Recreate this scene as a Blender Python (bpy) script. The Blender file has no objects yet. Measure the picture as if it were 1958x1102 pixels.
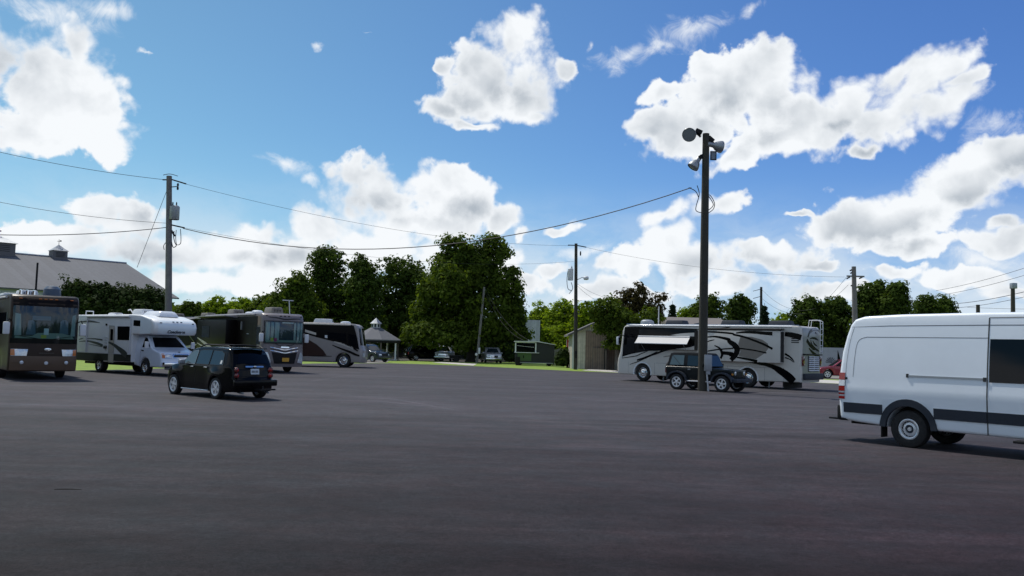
import bpy, bmesh, math, random
import numpy as np
from mathutils import Vector, Matrix
R = math.radians
PI = math.pi
sc = bpy.context.scene
COL = sc.collection
rnd = random.Random(7)

# ---------------------------------------------------------------- camera
W_, H_, F_ = 1958.0, 1102.0, 1618.0
PITCH, ROLL, CH = R(4.01), R(1.54), 1.86
cam_d = bpy.data.cameras.new('camera')
cam = bpy.data.objects.new('camera', cam_d)
COL.objects.link(cam)
cam_d.sensor_width = 36.0
cam_d.lens = 36.0 * F_ / W_
cam_d.clip_start = 0.05
cam_d.clip_end = 12000
CAMM = Matrix.Translation((0, 0, CH)) @ Matrix.Rotation(PI / 2 + PITCH, 4, 'X') @ Matrix.Rotation(ROLL, 4, 'Z')
cam.matrix_world = CAMM
sc.camera = cam
C3 = CAMM.to_3x3()
CAMP = Vector((0, 0, CH))

def ray(px, py):
    """direction of sight through a photo pixel, in world space"""
    d = Vector(((px - W_ / 2) / F_, -(py - H_ / 2) / F_, -1.0))
    return (C3 @ d).normalized()

def at(px, py, Y):
    """world point seen at a pixel, at the distance Y ahead of the camera"""
    d = ray(px, py)
    return CAMP + d * (Y / d.y)

def G(px, py, z=0.0):
    """point of the ground seen at a pixel"""
    d = ray(px, py)
    return CAMP + d * ((z - CH) / d.z)

# ---------------------------------------------------------------- tagging
def tag(o, label=None, cat=None, group=None, kind=None):
    if label: o['label'] = label
    if cat: o['category'] = cat
    if group: o['group'] = group
    if kind: o['kind'] = kind
    return o

def empty(name, loc, rz=0.0):
    o = bpy.data.objects.new(name, None)
    COL.objects.link(o)
    o.empty_display_size = 0.3
    o.location = loc
    o.rotation_euler = (0, 0, rz)
    return o

# ---------------------------------------------------------------- materials
MATS = {}
def _n(nt, t, **k):
    n = nt.nodes.new(t)
    for a, b in k.items(): setattr(n, a, b)
    return n

def mat(name, col, rough=0.5, metal=0.0, coat=0.0, var=0.0, vscale=3.0, bump=0.0, bscale=40.0, spec=0.5, trans=0.0, alpha=1.0, emit=None):
    if name in MATS: return MATS[name]
    m = bpy.data.materials.new(name)
    m.use_nodes = True
    nt = m.node_tree
    b = nt.nodes['Principled BSDF']
    b.inputs['Base Color'].default_value = (*col, 1)
    b.inputs['Roughness'].default_value = rough
    b.inputs['Metallic'].default_value = metal
    b.inputs['Coat Weight'].default_value = coat
    b.inputs['Coat Roughness'].default_value = 0.06
    b.inputs['Specular IOR Level'].default_value = spec
    b.inputs['Transmission Weight'].default_value = trans
    b.inputs['Alpha'].default_value = alpha
    if var > 0 or bump > 0:
        tc = _n(nt, 'ShaderNodeTexCoord')
    if var > 0:
        nz = _n(nt, 'ShaderNodeTexNoise'); nz.inputs['Scale'].default_value = vscale; nz.inputs['Detail'].default_value = 6
        nz.inputs['Roughness'].default_value = 0.65
        nt.links.new(tc.outputs['Object'], nz.inputs['Vector'])
        mr = _n(nt, 'ShaderNodeMapRange')
        mr.inputs[1].default_value = 0.3; mr.inputs[2].default_value = 0.7
        mr.inputs[3].default_value = 1 - var; mr.inputs[4].default_value = 1 + var
        nt.links.new(nz.outputs['Fac'], mr.inputs[0])
        mx = _n(nt, 'ShaderNodeVectorMath', operation='SCALE')
        mx.inputs[0].default_value = col
        nt.links.new(mr.outputs[0], mx.inputs['Scale'])
        nt.links.new(mx.outputs[0], b.inputs['Base Color'])
        mr2 = _n(nt, 'ShaderNodeMapRange')
        mr2.inputs[1].default_value = 0.3; mr2.inputs[2].default_value = 0.7
        mr2.inputs[3].default_value = max(0.02, rough * (1 - var)); mr2.inputs[4].default_value = min(1, rough * (1 + 1.6 * var))
        nt.links.new(nz.outputs['Fac'], mr2.inputs[0])
        nt.links.new(mr2.outputs[0], b.inputs['Roughness'])
    if bump > 0:
        nb = _n(nt, 'ShaderNodeTexNoise'); nb.inputs['Scale'].default_value = bscale; nb.inputs['Detail'].default_value = 5
        nt.links.new(tc.outputs['Object'], nb.inputs['Vector'])
        bp = _n(nt, 'ShaderNodeBump'); bp.inputs['Strength'].default_value = bump; bp.inputs['Distance'].default_value = 0.02
        nt.links.new(nb.outputs['Fac'], bp.inputs['Height'])
        nt.links.new(bp.outputs[0], b.inputs['Normal'])
    MATS[name] = m
    return m

def glass_mat(name, tint, dark=0.55, rough=0.02):
    """thin pane: part see-through, part mirror"""
    if name in MATS: return MATS[name]
    m = bpy.data.materials.new(name); m.use_nodes = True
    nt = m.node_tree; nt.nodes.remove(nt.nodes['Principled BSDF'])
    out = nt.nodes['Material Output']
    tr = _n(nt, 'ShaderNodeBsdfTransparent'); tr.inputs[0].default_value = (*tint, 1)
    gl = _n(nt, 'ShaderNodeBsdfGlossy'); gl.inputs['Roughness'].default_value = rough
    gl.inputs[0].default_value = (0.95, 0.98, 1, 1)
    fr = _n(nt, 'ShaderNodeFresnel'); fr.inputs[0].default_value = 1.6
    ad = _n(nt, 'ShaderNodeMath', operation='MULTIPLY_ADD'); ad.inputs[1].default_value = 0.55; ad.inputs[2].default_value = 0.02
    ad.use_clamp = True
    mx = _n(nt, 'ShaderNodeMixShader')
    nt.links.new(fr.outputs[0], ad.inputs[0]); nt.links.new(ad.outputs[0], mx.inputs[0])
    nt.links.new(tr.outputs[0], mx.inputs[1]); nt.links.new(gl.outputs[0], mx.inputs[2])
    nt.links.new(mx.outputs[0], out.inputs[0])
    MATS[name] = m
    return m

M = {}
M['white'] = mat('white_paint', (0.74, 0.77, 0.80), 0.32, 0, 0.5, 0.05, 1.4)
M['vanwhite'] = mat('van_paint', (0.80, 0.86, 0.92), 0.34, 0, 0.5, 0.035, 1.1)
M['cream'] = mat('cream_gelcoat', (0.62, 0.60, 0.555), 0.4, 0, 0.3, 0.05, 0.9)
M['cream2'] = mat('pale_beige_gelcoat', (0.50, 0.47, 0.42), 0.38, 0, 0.3, 0.06, 0.9)
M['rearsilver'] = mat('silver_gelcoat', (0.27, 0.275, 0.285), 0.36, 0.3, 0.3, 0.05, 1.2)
M['greige'] = mat('greige_paint', (0.30, 0.275, 0.26), 0.36, 0.1, 0.3, 0.05, 1.2)
M['boxwhite'] = mat('box_fibreglass', (0.80, 0.82, 0.82), 0.42, 0, 0.25, 0.05, 0.8)
M['capwhite'] = mat('cap_fibreglass', (0.76, 0.84, 0.87), 0.36, 0, 0.4, 0.04, 0.8)
M['cabblue'] = mat('cab_white_paint', (0.68, 0.76, 0.88), 0.3, 0, 0.5, 0.04, 1.0)
M['graybrown'] = mat('gray_brown_paint', (0.175, 0.15, 0.15), 0.36, 0.0, 0.15, 0.06, 1.2)
M['brown'] = mat('brown_metallic', (0.034, 0.020, 0.012), 0.38, 0.0, 0.03, 0.08, 1.5, spec=.2)
M['bronze'] = mat('bronze_metallic', (0.105, 0.066, 0.042), 0.35, 0.1, 0.08, 0.08, 1.5)
M['darkbrown'] = mat('dark_brown_paint', (0.007, 0.005, 0.0045), 0.3, 0.0, 0.0, 0.08, 1.5, spec=0.12)
M['redbrown'] = mat('red_brown_paint', (0.04, 0.018, 0.013), 0.3, 0.2, 0.4)
M['black'] = mat('black_paint', (0.0025, 0.003, 0.004), 0.16, 0, 0.06, spec=0.15)
M['blackmatt'] = mat('black_plastic', (0.010, 0.010, 0.011), 0.6, 0, 0, 0.15, 8, spec=.25)
M['charcoal'] = mat('charcoal_plastic', (0.030, 0.037, 0.050), 0.6, 0, 0, 0.1, 6, spec=.3)
M['under'] = mat('underbody', (0.006, 0.006, 0.006), 0.8)
M['tyre'] = mat('tyre_rubber', (0.014, 0.014, 0.015), 0.75, 0, 0, 0.2, 14, 0.25, 60)
M['alloy'] = mat('alloy_wheel', (0.72, 0.73, 0.75), 0.3, 0.35)
M['chrome'] = mat('chrome', (0.78, 0.79, 0.80), 0.1, 1.0)
M['rimdark'] = mat('wheel_well', (0.02, 0.02, 0.02), 0.6)
M['glass'] = mat('tinted_glass', (0.002, 0.003, 0.005), 0.04, 0, 0, spec=0.25)
M['glassblue'] = mat('windshield_glass', (0.012, 0.022, 0.03), 0.05, 0, 0, spec=0.6)
M['glasslite'] = mat('light_glass', (0.10, 0.13, 0.13), 0.05, 0, 0, spec=0.9)
M['pane'] = glass_mat('clear_pane', (0.62, 0.78, 0.80))
M['lens'] = mat('lamp_glass', (0.20, 0.22, 0.24), 0.12, 0, 0.3)
M['lamp'] = mat('lamp_lens', (0.62, 0.66, 0.70), 0.08, 0.3, 0.6, 0.25, 30)
M['red'] = mat('red_lens', (0.36, 0.012, 0.012), 0.12, 0, 0.6)
M['darkred'] = mat('dark_red_lens', (0.12, 0.008, 0.010), 0.12, 0, 0.6)
M['amber'] = mat('amber_lens', (0.55, 0.16, 0.03), 0.15, 0, 0.5)
M['steel'] = mat('galvanised_steel', (0.33, 0.35, 0.37), 0.45, 0.7, 0, 0.12, 5)
M['rubber'] = mat('rubber_seal', (0.02, 0.02, 0.02), 0.7)
M['seam'] = mat('panel_gap', (0.12, 0.13, 0.15), 0.7)
M['plastic'] = mat('white_plastic', (0.66, 0.68, 0.70), 0.45, 0, 0, 0.05, 2)
M['tanplastic'] = mat('tan_plastic', (0.22, 0.195, 0.165), 0.5, 0, 0, 0.08, 2)
M['curtain'] = mat('curtain_cloth', (0.42, 0.47, 0.45), 0.8, 0, 0, 0.1, 5)
M['dash'] = mat('dashboard', (0.30, 0.36, 0.30), 0.6)
M['seat'] = mat('seat_cloth', (0.12, 0.18, 0.24), 0.8)
M['paper'] = mat('paper', (0.75, 0.78, 0.76), 0.7)
M['yellowp'] = mat('yellow_card', (0.55, 0.55, 0.10), 0.7)
M['pinkp'] = mat('pink_card', (0.60, 0.05, 0.22), 0.7)
M['plateyellow'] = mat('gold_plate', (0.62, 0.33, 0.03), 0.4)
M['platewhite'] = mat('white_plate', (0.55, 0.63, 0.68), 0.4)
M['awning'] = mat('awning_fabric', (0.60, 0.59, 0.58), 0.8, 0, 0, 0.04, 2)
M['awningdk'] = mat('grey_awning_fabric', (0.24, 0.24, 0.26), 0.8, 0, 0, 0.05, 2)

# ---------------------------------------------------------------- mesh builder
class MB:
    def __init__(s):
        s.bm = bmesh.new(); s.mats = []
    def mi(s, m):
        if m is None: return 0
        if m not in s.mats: s.mats.append(m)
        return s.mats.index(m)
    def face(s, vs, mi=0):
        try:
            f = s.bm.faces.new(vs); f.material_index = mi; return f
        except ValueError:
            return None
    def box(s, c, d, m=None, rot=None, bevel=0.0, taper=None):
        k = s.mi(m)
        b2 = bmesh.new()
        bmesh.ops.create_cube(b2, size=1.0)
        for v in b2.verts:
            v.co = Vector((v.co.x * d[0], v.co.y * d[1], v.co.z * d[2]))
            if taper and v.co.z > 0:
                v.co.x *= taper[0]; v.co.y *= taper[1]
        if bevel > 0:
            bmesh.ops.bevel(b2, geom=list(b2.edges), offset=bevel, segments=2, profile=0.6, affect='EDGES')
        Mx = Matrix.Translation(c)
        if rot is not None: Mx = Mx @ rot.to_4x4()
        s.merge(b2, Mx, k)
        return s
    def merge(s, b2, Mx, k):
        mp = {}
        for v in b2.verts: mp[v] = s.bm.verts.new(Mx @ v.co)
        for f in b2.faces: s.face([mp[v] for v in f.verts], k)
        b2.free()
    def tube(s, pts, r, m=None, n=8, cap=True):
        k = s.mi(m)
        pts = [Vector(p) for p in pts]
        rs = r if isinstance(r, (list, tuple)) else [r] * len(pts)
        rings = []
        up = None
        for i, p in enumerate(pts):
            a = pts[max(i - 1, 0)]; b = pts[min(i + 1, len(pts) - 1)]
            t = (b - a).normalized()
            if up is None:
                up = Vector((0, 0, 1)) if abs(t.z) < 0.9 else Vector((1, 0, 0))
            x = t.cross(up)
            if x.length < 1e-5: x = t.orthogonal()
            x.normalize(); y = x.cross(t).normalized(); up = y
            rings.append([s.bm.verts.new(p + (x * math.cos(2 * PI * j / n) + y * math.sin(2 * PI * j / n)) * rs[i]) for j in range(n)])
        for i in range(len(rings) - 1):
            for j in range(n):
                s.face([rings[i][j], rings[i][(j + 1) % n], rings[i + 1][(j + 1) % n], rings[i + 1][j]], k)
        if cap:
            s.face(list(reversed(rings[0])), k); s.face(rings[-1], k)
        return s
    def lathe(s, prof, m=None, n=24, Mx=None, cap=False):
        """prof: (radius, height) about local Z, placed by Mx"""
        k = s.mi(m); Mx = Mx or Matrix.Identity(4)
        rings = []
        for (r, z) in prof:
            if r < 1e-6: rings.append([s.bm.verts.new(Mx @ Vector((0, 0, z)))])
            else: rings.append([s.bm.verts.new(Mx @ Vector((r * math.cos(2 * PI * j / n), r * math.sin(2 * PI * j / n), z))) for j in range(n)])
        for a, b in zip(rings, rings[1:]):
            for j in range(n):
                if len(a) == 1 and len(b) == 1: continue
                if len(a) == 1: s.face([a[0], b[j], b[(j + 1) % n]], k)
                elif len(b) == 1: s.face([a[j], a[(j + 1) % n], b[0]], k)
                else: s.face([a[j], a[(j + 1) % n], b[(j + 1) % n], b[j]], k)
        return s
    def prism(s, poly, fn, d0, d1, m=None):
        """poly of 2D points, fn(u, v, d) -> 3D, extruded d0..d1"""
        k = s.mi(m)
        a = [s.bm.verts.new(fn(u, v, d0)) for u, v in poly]
        b = [s.bm.verts.new(fn(u, v, d1)) for u, v in poly]
        s.face(a, k); s.face(list(reversed(b)), k)
        for i in range(len(poly)):
            j = (i + 1) % len(poly)
            s.face([a[j], a[i], b[i], b[j]], k)
        return s
    def sheet(s, poly, fn, m=None, step=0.0):
        """flat polygon cut on a grid and laid onto a surface fn(u, v) -> 3D"""
        k = s.mi(m)
        b2 = bmesh.new()
        vs = [b2.verts.new((u, v, 0)) for u, v in poly]
        try: b2.faces.new(vs)
        except ValueError: b2.free(); return s
        if step > 0:
            us = [p[0] for p in poly]; vv = [p[1] for p in poly]
            for ax, lo, hi in ((0, min(us), max(us)), (1, min(vv), max(vv))):
                q = math.floor(lo / step) * step + step
                while q < hi:
                    nrm = Vector((1, 0, 0)) if ax == 0 else Vector((0, 1, 0))
                    bmesh.ops.bisect_plane(b2, geom=b2.verts[:] + b2.edges[:] + b2.faces[:], plane_co=nrm * q, plane_no=nrm)
                    q += step
            bmesh.ops.triangulate(b2, faces=[f for f in b2.faces if len(f.verts) > 4])
        else:
            bmesh.ops.triangulate(b2, faces=b2.faces[:])
        mp = {}
        for v in b2.verts: mp[v] = s.bm.verts.new(fn(v.co.x, v.co.y))
        for f in b2.faces: s.face([mp[v] for v in f.verts], k)
        b2.free()
        return s
    def strip(s, pts, ws, fn, m=None):
        if len(pts) <= 5:                       # cut long pieces so that they follow the surface
            P2 = []; W2 = []
            for (p, q), (a, b) in zip(zip(pts, pts[1:]), zip(ws, ws[1:])):
                n = max(1, int(math.hypot(q[0] - p[0], q[1] - p[1]) / .15))
                for i in range(n): P2.append(tuple(p[j] + (q[j] - p[j]) * i / n for j in (0, 1))); W2.append(a + (b - a) * i / n)
            P2.append(pts[-1]); W2.append(ws[-1]); pts, ws = P2, W2
        return s.strip0(pts, ws, fn, m)
    def strip0(s, pts, ws, fn, m=None):
        """a brush stroke: centre line pts (u, v) with widths ws, laid on fn(u, v)"""
        k = s.mi(m)
        L = []; Rr = []
        for i, p in enumerate(pts):
            a = pts[max(i - 1, 0)]; b = pts[min(i + 1, len(pts) - 1)]
            t = Vector((b[0] - a[0], b[1] - a[1]))
            if t.length < 1e-9: t = Vector((1, 0))
            t.normalize(); nn = Vector((-t.y, t.x)) * ws[i] / 2
            L.append(s.bm.verts.new(fn(p[0] + nn.x, p[1] + nn.y))); Rr.append(s.bm.verts.new(fn(p[0] - nn.x, p[1] - nn.y)))
        for i in range(len(pts) - 1):
            s.face([L[i], Rr[i], Rr[i + 1], L[i + 1]], k)
        return s
    def build(s, name, material=None, parent=None, smooth=35, recalc=True):
        if recalc: bmesh.ops.recalc_face_normals(s.bm, faces=s.bm.faces[:])
        me = bpy.data.meshes.new(name)
        s.bm.to_mesh(me); s.bm.free()
        if s.mats:
            for m in s.mats: me.materials.append(m)
        elif material is not None:
            me.materials.append(material)
        if smooth:
            me.shade_smooth(); me.set_sharp_from_angle(angle=R(smooth))
        o = bpy.data.objects.new(name, me)
        COL.objects.link(o)
        if parent is not None: o.parent = parent
        return o

def smoothline(pts, n=6):
    """Catmull-Rom through tuples of any length"""
    out = []
    P = [pts[0]] + list(pts) + [pts[-1]]
    for i in range(1, len(P) - 2):
        p0, p1, p2, p3 = P[i - 1], P[i], P[i + 1], P[i + 2]
        for k in range(n):
            t = k / n
            out.append(tuple(0.5 * ((2 * b) + (-a + c) * t + (2 * a - 5 * b + 4 * c - d) * t * t + (-a + 3 * b - 3 * c + d) * t ** 3) for a, b, c, d in zip(p0, p1, p2, p3)))
    out.append(tuple(pts[-1]))
    return out

def copy_tree(o, parent=None):
    c = o.copy(); COL.objects.link(c); c.parent = parent
    for ch in list(o.children): copy_tree(ch, c)
    return c

def text_mesh(name, body, size, Mx, material, parent=None, shear=0.0, bold=0.0, width=None):
    cu = bpy.data.curves.new(name, 'FONT'); cu.body = body; cu.size = size
    cu.align_x = 'CENTER'; cu.align_y = 'CENTER'; cu.shear = shear; cu.offset = bold; cu.extrude = 0.003
    tmp = bpy.data.objects.new(name + '_tmp', cu); COL.objects.link(tmp)
    dg = bpy.context.evaluated_depsgraph_get()
    me = bpy.data.meshes.new_from_object(tmp.evaluated_get(dg))
    bpy.data.objects.remove(tmp); bpy.data.curves.remove(cu)
    if width:
        xs = [v.co.x for v in me.vertices]; k = width / max(1e-6, max(xs) - min(xs))
        for v in me.vertices: v.co.x *= k
    me.transform(Mx)
    me.materials.clear(); me.materials.append(material)
    o = bpy.data.objects.new(name, me); COL.objects.link(o)
    if parent: o.parent = parent
    return o

# ---------------------------------------------------------------- vehicles
def lerp(a, b, t): return a + (b - a) * t
def sstep(a, b, x):
    t = min(1, max(0, (x - a) / (b - a))); return t * t * (3 - 2 * t)

class Veh:
    def __init__(s, name, label, cat, x, y, yaw, group=None, z=0.0, pitch=0.0):
        s.root = empty(name, (x, y, z), R(yaw))
        s.root.rotation_euler = (0, R(pitch), R(yaw))
        tag(s.root, label, cat, group)
        s.Mx = Matrix.Translation((x, y, z)) @ s.root.rotation_euler.to_matrix().to_4x4()
        s.inv = s.Mx.inverted()
    def px(s, ax, val, px, py):
        """local point where the line of sight of a photo pixel meets the vehicle's plane ax = val"""
        o = s.inv @ CAMP; d = s.inv.to_3x3() @ ray(px, py)
        i = 'xyz'.index(ax)
        return o + d * ((val - o[i]) / d[i])
    def side(s, val, pts):
        return [(p.x, p.z) for p in (s.px('y', val, a, b) for a, b in pts)]
    def front(s, val, pts):
        return [(p.y, p.z) for p in (s.px('x', val, a, b) for a, b in pts)]
    def add(s, name, mb, m=None, parent=None, smooth=35):
        return mb.build(name, m, parent or s.root, smooth)

def arch(cx, cz, r, zb, n=10):
    """points of a wheel arch from front to back along the sill z = zb"""
    a0 = math.asin(max(-1, min(1, (zb - cz) / r)))
    return [(cx + r * math.cos(a0 + (PI - 2 * a0) * i / n), cz + r * math.sin(a0 + (PI - 2 * a0) * i / n)) for i in range(n + 1)]

class Body:
    """closed shell: a side profile with rounded edges, given its width and plan shape by deform(x, s, z)"""
    def __init__(s, prof, W, deform=None, r=0.06):
        s.prof = prof; s.W = W; s.r = r
        s.deform = deform or (lambda x, t, z: Vector((x, t * W, z)))
    def px_at(s, z, front=True):
        xs = []
        P = s.prof
        for (x0, z0), (x1, z1) in zip(P, P[1:] + P[:1]):
            if (z0 - z) * (z1 - z) <= 0 and abs(z1 - z0) > 1e-9:
                xs.append(x0 + (x1 - x0) * (z - z0) / (z1 - z0))
        if not xs: return max(p[0] for p in P) if front else min(p[0] for p in P)
        return max(xs) if front else min(xs)
    def side_fn(s, sgn, off=0.004):
        return lambda x, z: s.deform(x, sgn * (1 + off / s.W), z)
    def end_fn(s, front=True, off=0.01):
        q = 1 if front else -1
        return lambda y, z: s.deform(s.px_at(z, front) + q * off, y / s.W, z)
    def build(s, xs, zs, mb=None, m=None):
        P = s.prof; n = len(P)
        area = sum(P[i][0] * P[(i + 1) % n][1] - P[(i + 1) % n][0] * P[i][1] for i in range(n))
        sg = 1 if area > 0 else -1
        def inset(d):
            out = []
            for i in range(n):
                a, b, c = Vector(P[i - 1]), Vector(P[i]), Vector(P[(i + 1) % n])
                e1 = (b - a).normalized(); e2 = (c - b).normalized()
                n1 = Vector((-e1.y, e1.x)) * sg; n2 = Vector((-e2.y, e2.x)) * sg
                q = (n1 + n2); L = q.length
                if L < 0.3: q = n1; L = 1
                else: q = q / L
                k = d / max(0.5, q.dot(n1))
                out.append(b + q * k)
            return out
        r = s.r; W = s.W
        lay = [(0, r), (r * 0.08, r * 0.62), (r * 0.3, r * 0.3), (r * 0.62, r * 0.08), (r, 0)]
        bm = bmesh.new()
        rings = []
        for sgn in (-1, 1):
            L = lay if sgn < 0 else list(reversed(lay))
            for d, ins in L:
                rings.append([bm.verts.new((p.x, sgn * (W - d), p.y)) for p in inset(ins)])
        mid = [[bm.verts.new((p[0], W * t, p[1])) for p in P] for t in (-0.8, -0.5, -0.2, 0.2, 0.5, 0.8)]
        rings = rings[:5] + mid + rings[5:]
        for a, b in zip(rings, rings[1:]):
            for i in range(n):
                j = (i + 1) % n
                bm.faces.new([a[i], a[j], b[j], b[i]])
        bm.faces.new(list(reversed(rings[0]))); bm.faces.new(rings[-1])
        for q in xs:
            bmesh.ops.bisect_plane(bm, geom=bm.verts[:] + bm.edges[:] + bm.faces[:], plane_co=(q, 0, 0), plane_no=(1, 0, 0))
        for q in zs:
            bmesh.ops.bisect_plane(bm, geom=bm.verts[:] + bm.edges[:] + bm.faces[:], plane_co=(0, 0, q), plane_no=(0, 0, 1))
        bmesh.ops.triangulate(bm, faces=[f for f in bm.faces if len(f.verts) > 4])
        for v in bm.verts:
            v.co = s.deform(v.co.x, v.co.y / W, v.co.z)
        mb = mb or MB()
        mb.merge(bm, Matrix.Identity(4), mb.mi(m))
        return mb

WC = {}
def wheel(V, x, y, r, w, style, side, parent=None):
    """one wheel: rim mesh > tyre; its outer face looks to side (+1 left, -1 right)"""
    key = (round(r, 3), round(w, 3), style)
    if key not in WC:
        RY = Matrix.Rotation(-PI / 2, 4, 'X')            # local +Z -> +Y
        t = MB(); rr = r * (0.60 if style in ('truck', 'steel') else 0.66 if style != 'five' else 0.72)
        if style == 'steel': rr = r * 0.56
        h = w / 2
        prof = [(rr, -h * .85), (rr + .02, -h), (r * .9, -h), (r * .975, -h * .85), (r, -h * .6)]
        for q in (-0.4, 0, 0.4):
            prof += [(r, h * (q - .13)), (r - .012, h * (q - .1)), (r - .012, h * (q + .1)), (r, h * (q + .13))]
        prof += [(r, h * .6), (r * .975, h * .85), (r * .9, h), (rr + .02, h), (rr, h * .85)]
        t.lathe(prof, None, 32, RY)
        tm = t.build('tyre', M['tyre'], None)
        d = MB()
        met = M['chrome'] if style == 'truck' else M['alloy']
        d.lathe([(rr, -h * .8), (rr, h * .85), (rr - .02, h * .92), (rr - .045, h * .8), (rr - .05, h * .3)], met, 32, RY)
        if style == 'truck':
            d.lathe([(rr - .05, h * .3), (rr * .78, h * .1), (rr * .72, h * .55), (rr * .5, h * .62), (rr * .34, h * .6), (rr * .32, h * 1.0), (rr * .2, h * 1.08), (0, h * 1.1)], met, 32, RY)
            for k in range(10):
                a = 2 * PI * k / 10
                d.lathe([(rr * .075, 0), (rr * .075, .004), (0, .005)], M['rimdark'], 8, Matrix.Rotation(a, 4, 'Y') @ Matrix.Translation((rr * .745, h * .36, 0)) @ RY)
                d.lathe([(.02, 0), (.02, .03), (0, .035)], met, 6, Matrix.Rotation(a, 4, 'Y') @ Matrix.Translation((rr * .44, h * .62, 0)) @ RY)
        elif style == 'steel':
            d.lathe([(rr - .05, h * .3), (rr * .8, h * .05), (rr * .62, h * .5), (rr * .42, h * .6), (rr * .40, h * .35), (rr * .2, h * .35), (rr * .18, h * .6), (0, h * .62)], met, 32, RY)
            for k in range(16):
                a = 2 * PI * k / 16
                d.box(Matrix.Rotation(a, 3, 'Y') @ Vector((rr * .76, h * .2, 0)), (rr * .10, h * .35, rr * .14), M['rimdark'], Matrix.Rotation(a, 3, 'Y'))
            d.lathe([(rr * .40, h * .36), (rr * .2, h * .36)], M['charcoal'], 24, RY)
        else:
            ns = 5 if style in ('five', 'jeep') else 7
            d.lathe([(rr - .05, h * .1), (0, h * .1)], M['rimdark'], 24, RY)
            for k in range(ns):
                a = 2 * PI * k / ns + .3
                wd = .30 if style == 'five' else .24 if style == 'jeep' else .16
                Rm = Matrix.Rotation(a, 3, 'Y')
                pts = [(rr * .12, wd * rr * .5), (rr * .98, wd * rr * .78), (rr * .98, -wd * rr * .78), (rr * .12, -wd * rr * .5)]
                d.prism(pts, lambda u, v, q, Rm=Rm: Rm @ Vector((u, q, v)), h * .15, h * .72, met)
            d.lathe([(rr * .27, h * .3), (rr * .25, h * .8), (rr * .1, h * .86), (0, h * .86)], met, 16, RY)
        dm = d.build('wheel', None, None)
        WC[key] = (dm.data, tm.data)
        bpy.data.objects.remove(dm); bpy.data.objects.remove(tm)
    dd, td = WC[key]
    o = bpy.data.objects.new('wheel', dd); COL.objects.link(o); o.parent = parent or V.root
    o.location = (x, y, r)
    o.rotation_euler = (0, rnd.uniform(0, 1), 0 if side > 0 else PI)
    c = bpy.data.objects.new('tyre', td); COL.objects.link(c); c.parent = o
    return o

def C(ox, oy, s):
    return lambda pts: [(ox + a / s, oy + b / s) for a, b in pts]
# ---------------------------------------------------------------- light, sky, exposure
SUN_AZ, SUN_EL = R(136), R(57)          # azimuth as an angle from +X
sv = Vector((math.cos(SUN_AZ) * math.cos(SUN_EL), math.sin(SUN_AZ) * math.cos(SUN_EL), math.sin(SUN_EL)))
sl = bpy.data.lights.new('sun', 'SUN'); sl.energy = 3.6; sl.angle = R(0.53); sl.color = (1.0, 0.95, 0.87)
so = bpy.data.objects.new('sun', sl); COL.objects.link(so)
so.rotation_euler = sv.to_track_quat('Z', 'Y').to_euler()
so.location = (0, 0, 60)
sc.view_settings.view_transform = 'Standard'; sc.view_settings.look = 'None'
sc.view_settings.exposure = 0.0; sc.view_settings.gamma = 1.0

wd = bpy.data.worlds.new('World'); sc.world = wd; wd.use_nodes = True
wd.cycles.sampling_method = 'MANUAL'; wd.cycles.sample_map_resolution = 512
nt = wd.node_tree; nt.nodes.clear(); LK = nt.links.new
def N(t, **k): return _n(nt, t, **k)
out = N('ShaderNodeOutputWorld')
sky = N('ShaderNodeTexSky'); sky.sky_type = 'NISHITA'; sky.sun_disc = False
sky.sun_elevation = SUN_EL; sky.sun_rotation = PI / 2 - SUN_AZ
sky.altitude = 200; sky.air_density = 1.0; sky.dust_density = 0.4; sky.ozone_density = 2.2
tc = N('ShaderNodeTexCoord')
sep = N('ShaderNodeSeparateXYZ'); LK(tc.outputs['Generated'], sep.inputs[0])
def Mt(op, a, b=None, c=None, clamp=False):
    n = N('ShaderNodeMath', operation=op); n.use_clamp = clamp
    for i, v in enumerate((a, b, c)):
        if v is None: continue
        if isinstance(v, (int, float)): n.inputs[i].default_value = v
        else: LK(v, n.inputs[i])
    return n.outputs[0]
az = Mt('ARCTAN2', sep.outputs['X'], sep.outputs['Y'])
el = Mt('ARCSINE', sep.outputs['Z'])
uv = N('ShaderNodeCombineXYZ'); LK(az, uv.inputs[0]); LK(el, uv.inputs[1])
def noise(vec, scale, detail=8, rough=0.55, dist=0.0, dim='3D'):
    n = N('ShaderNodeTexNoise'); n.noise_dimensions = dim
    n.inputs['Scale'].default_value = scale; n.inputs['Detail'].default_value = detail
    n.inputs['Roughness'].default_value = rough; n.inputs['Distortion'].default_value = dist
    LK(vec, n.inputs['Vector']); return n
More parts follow.
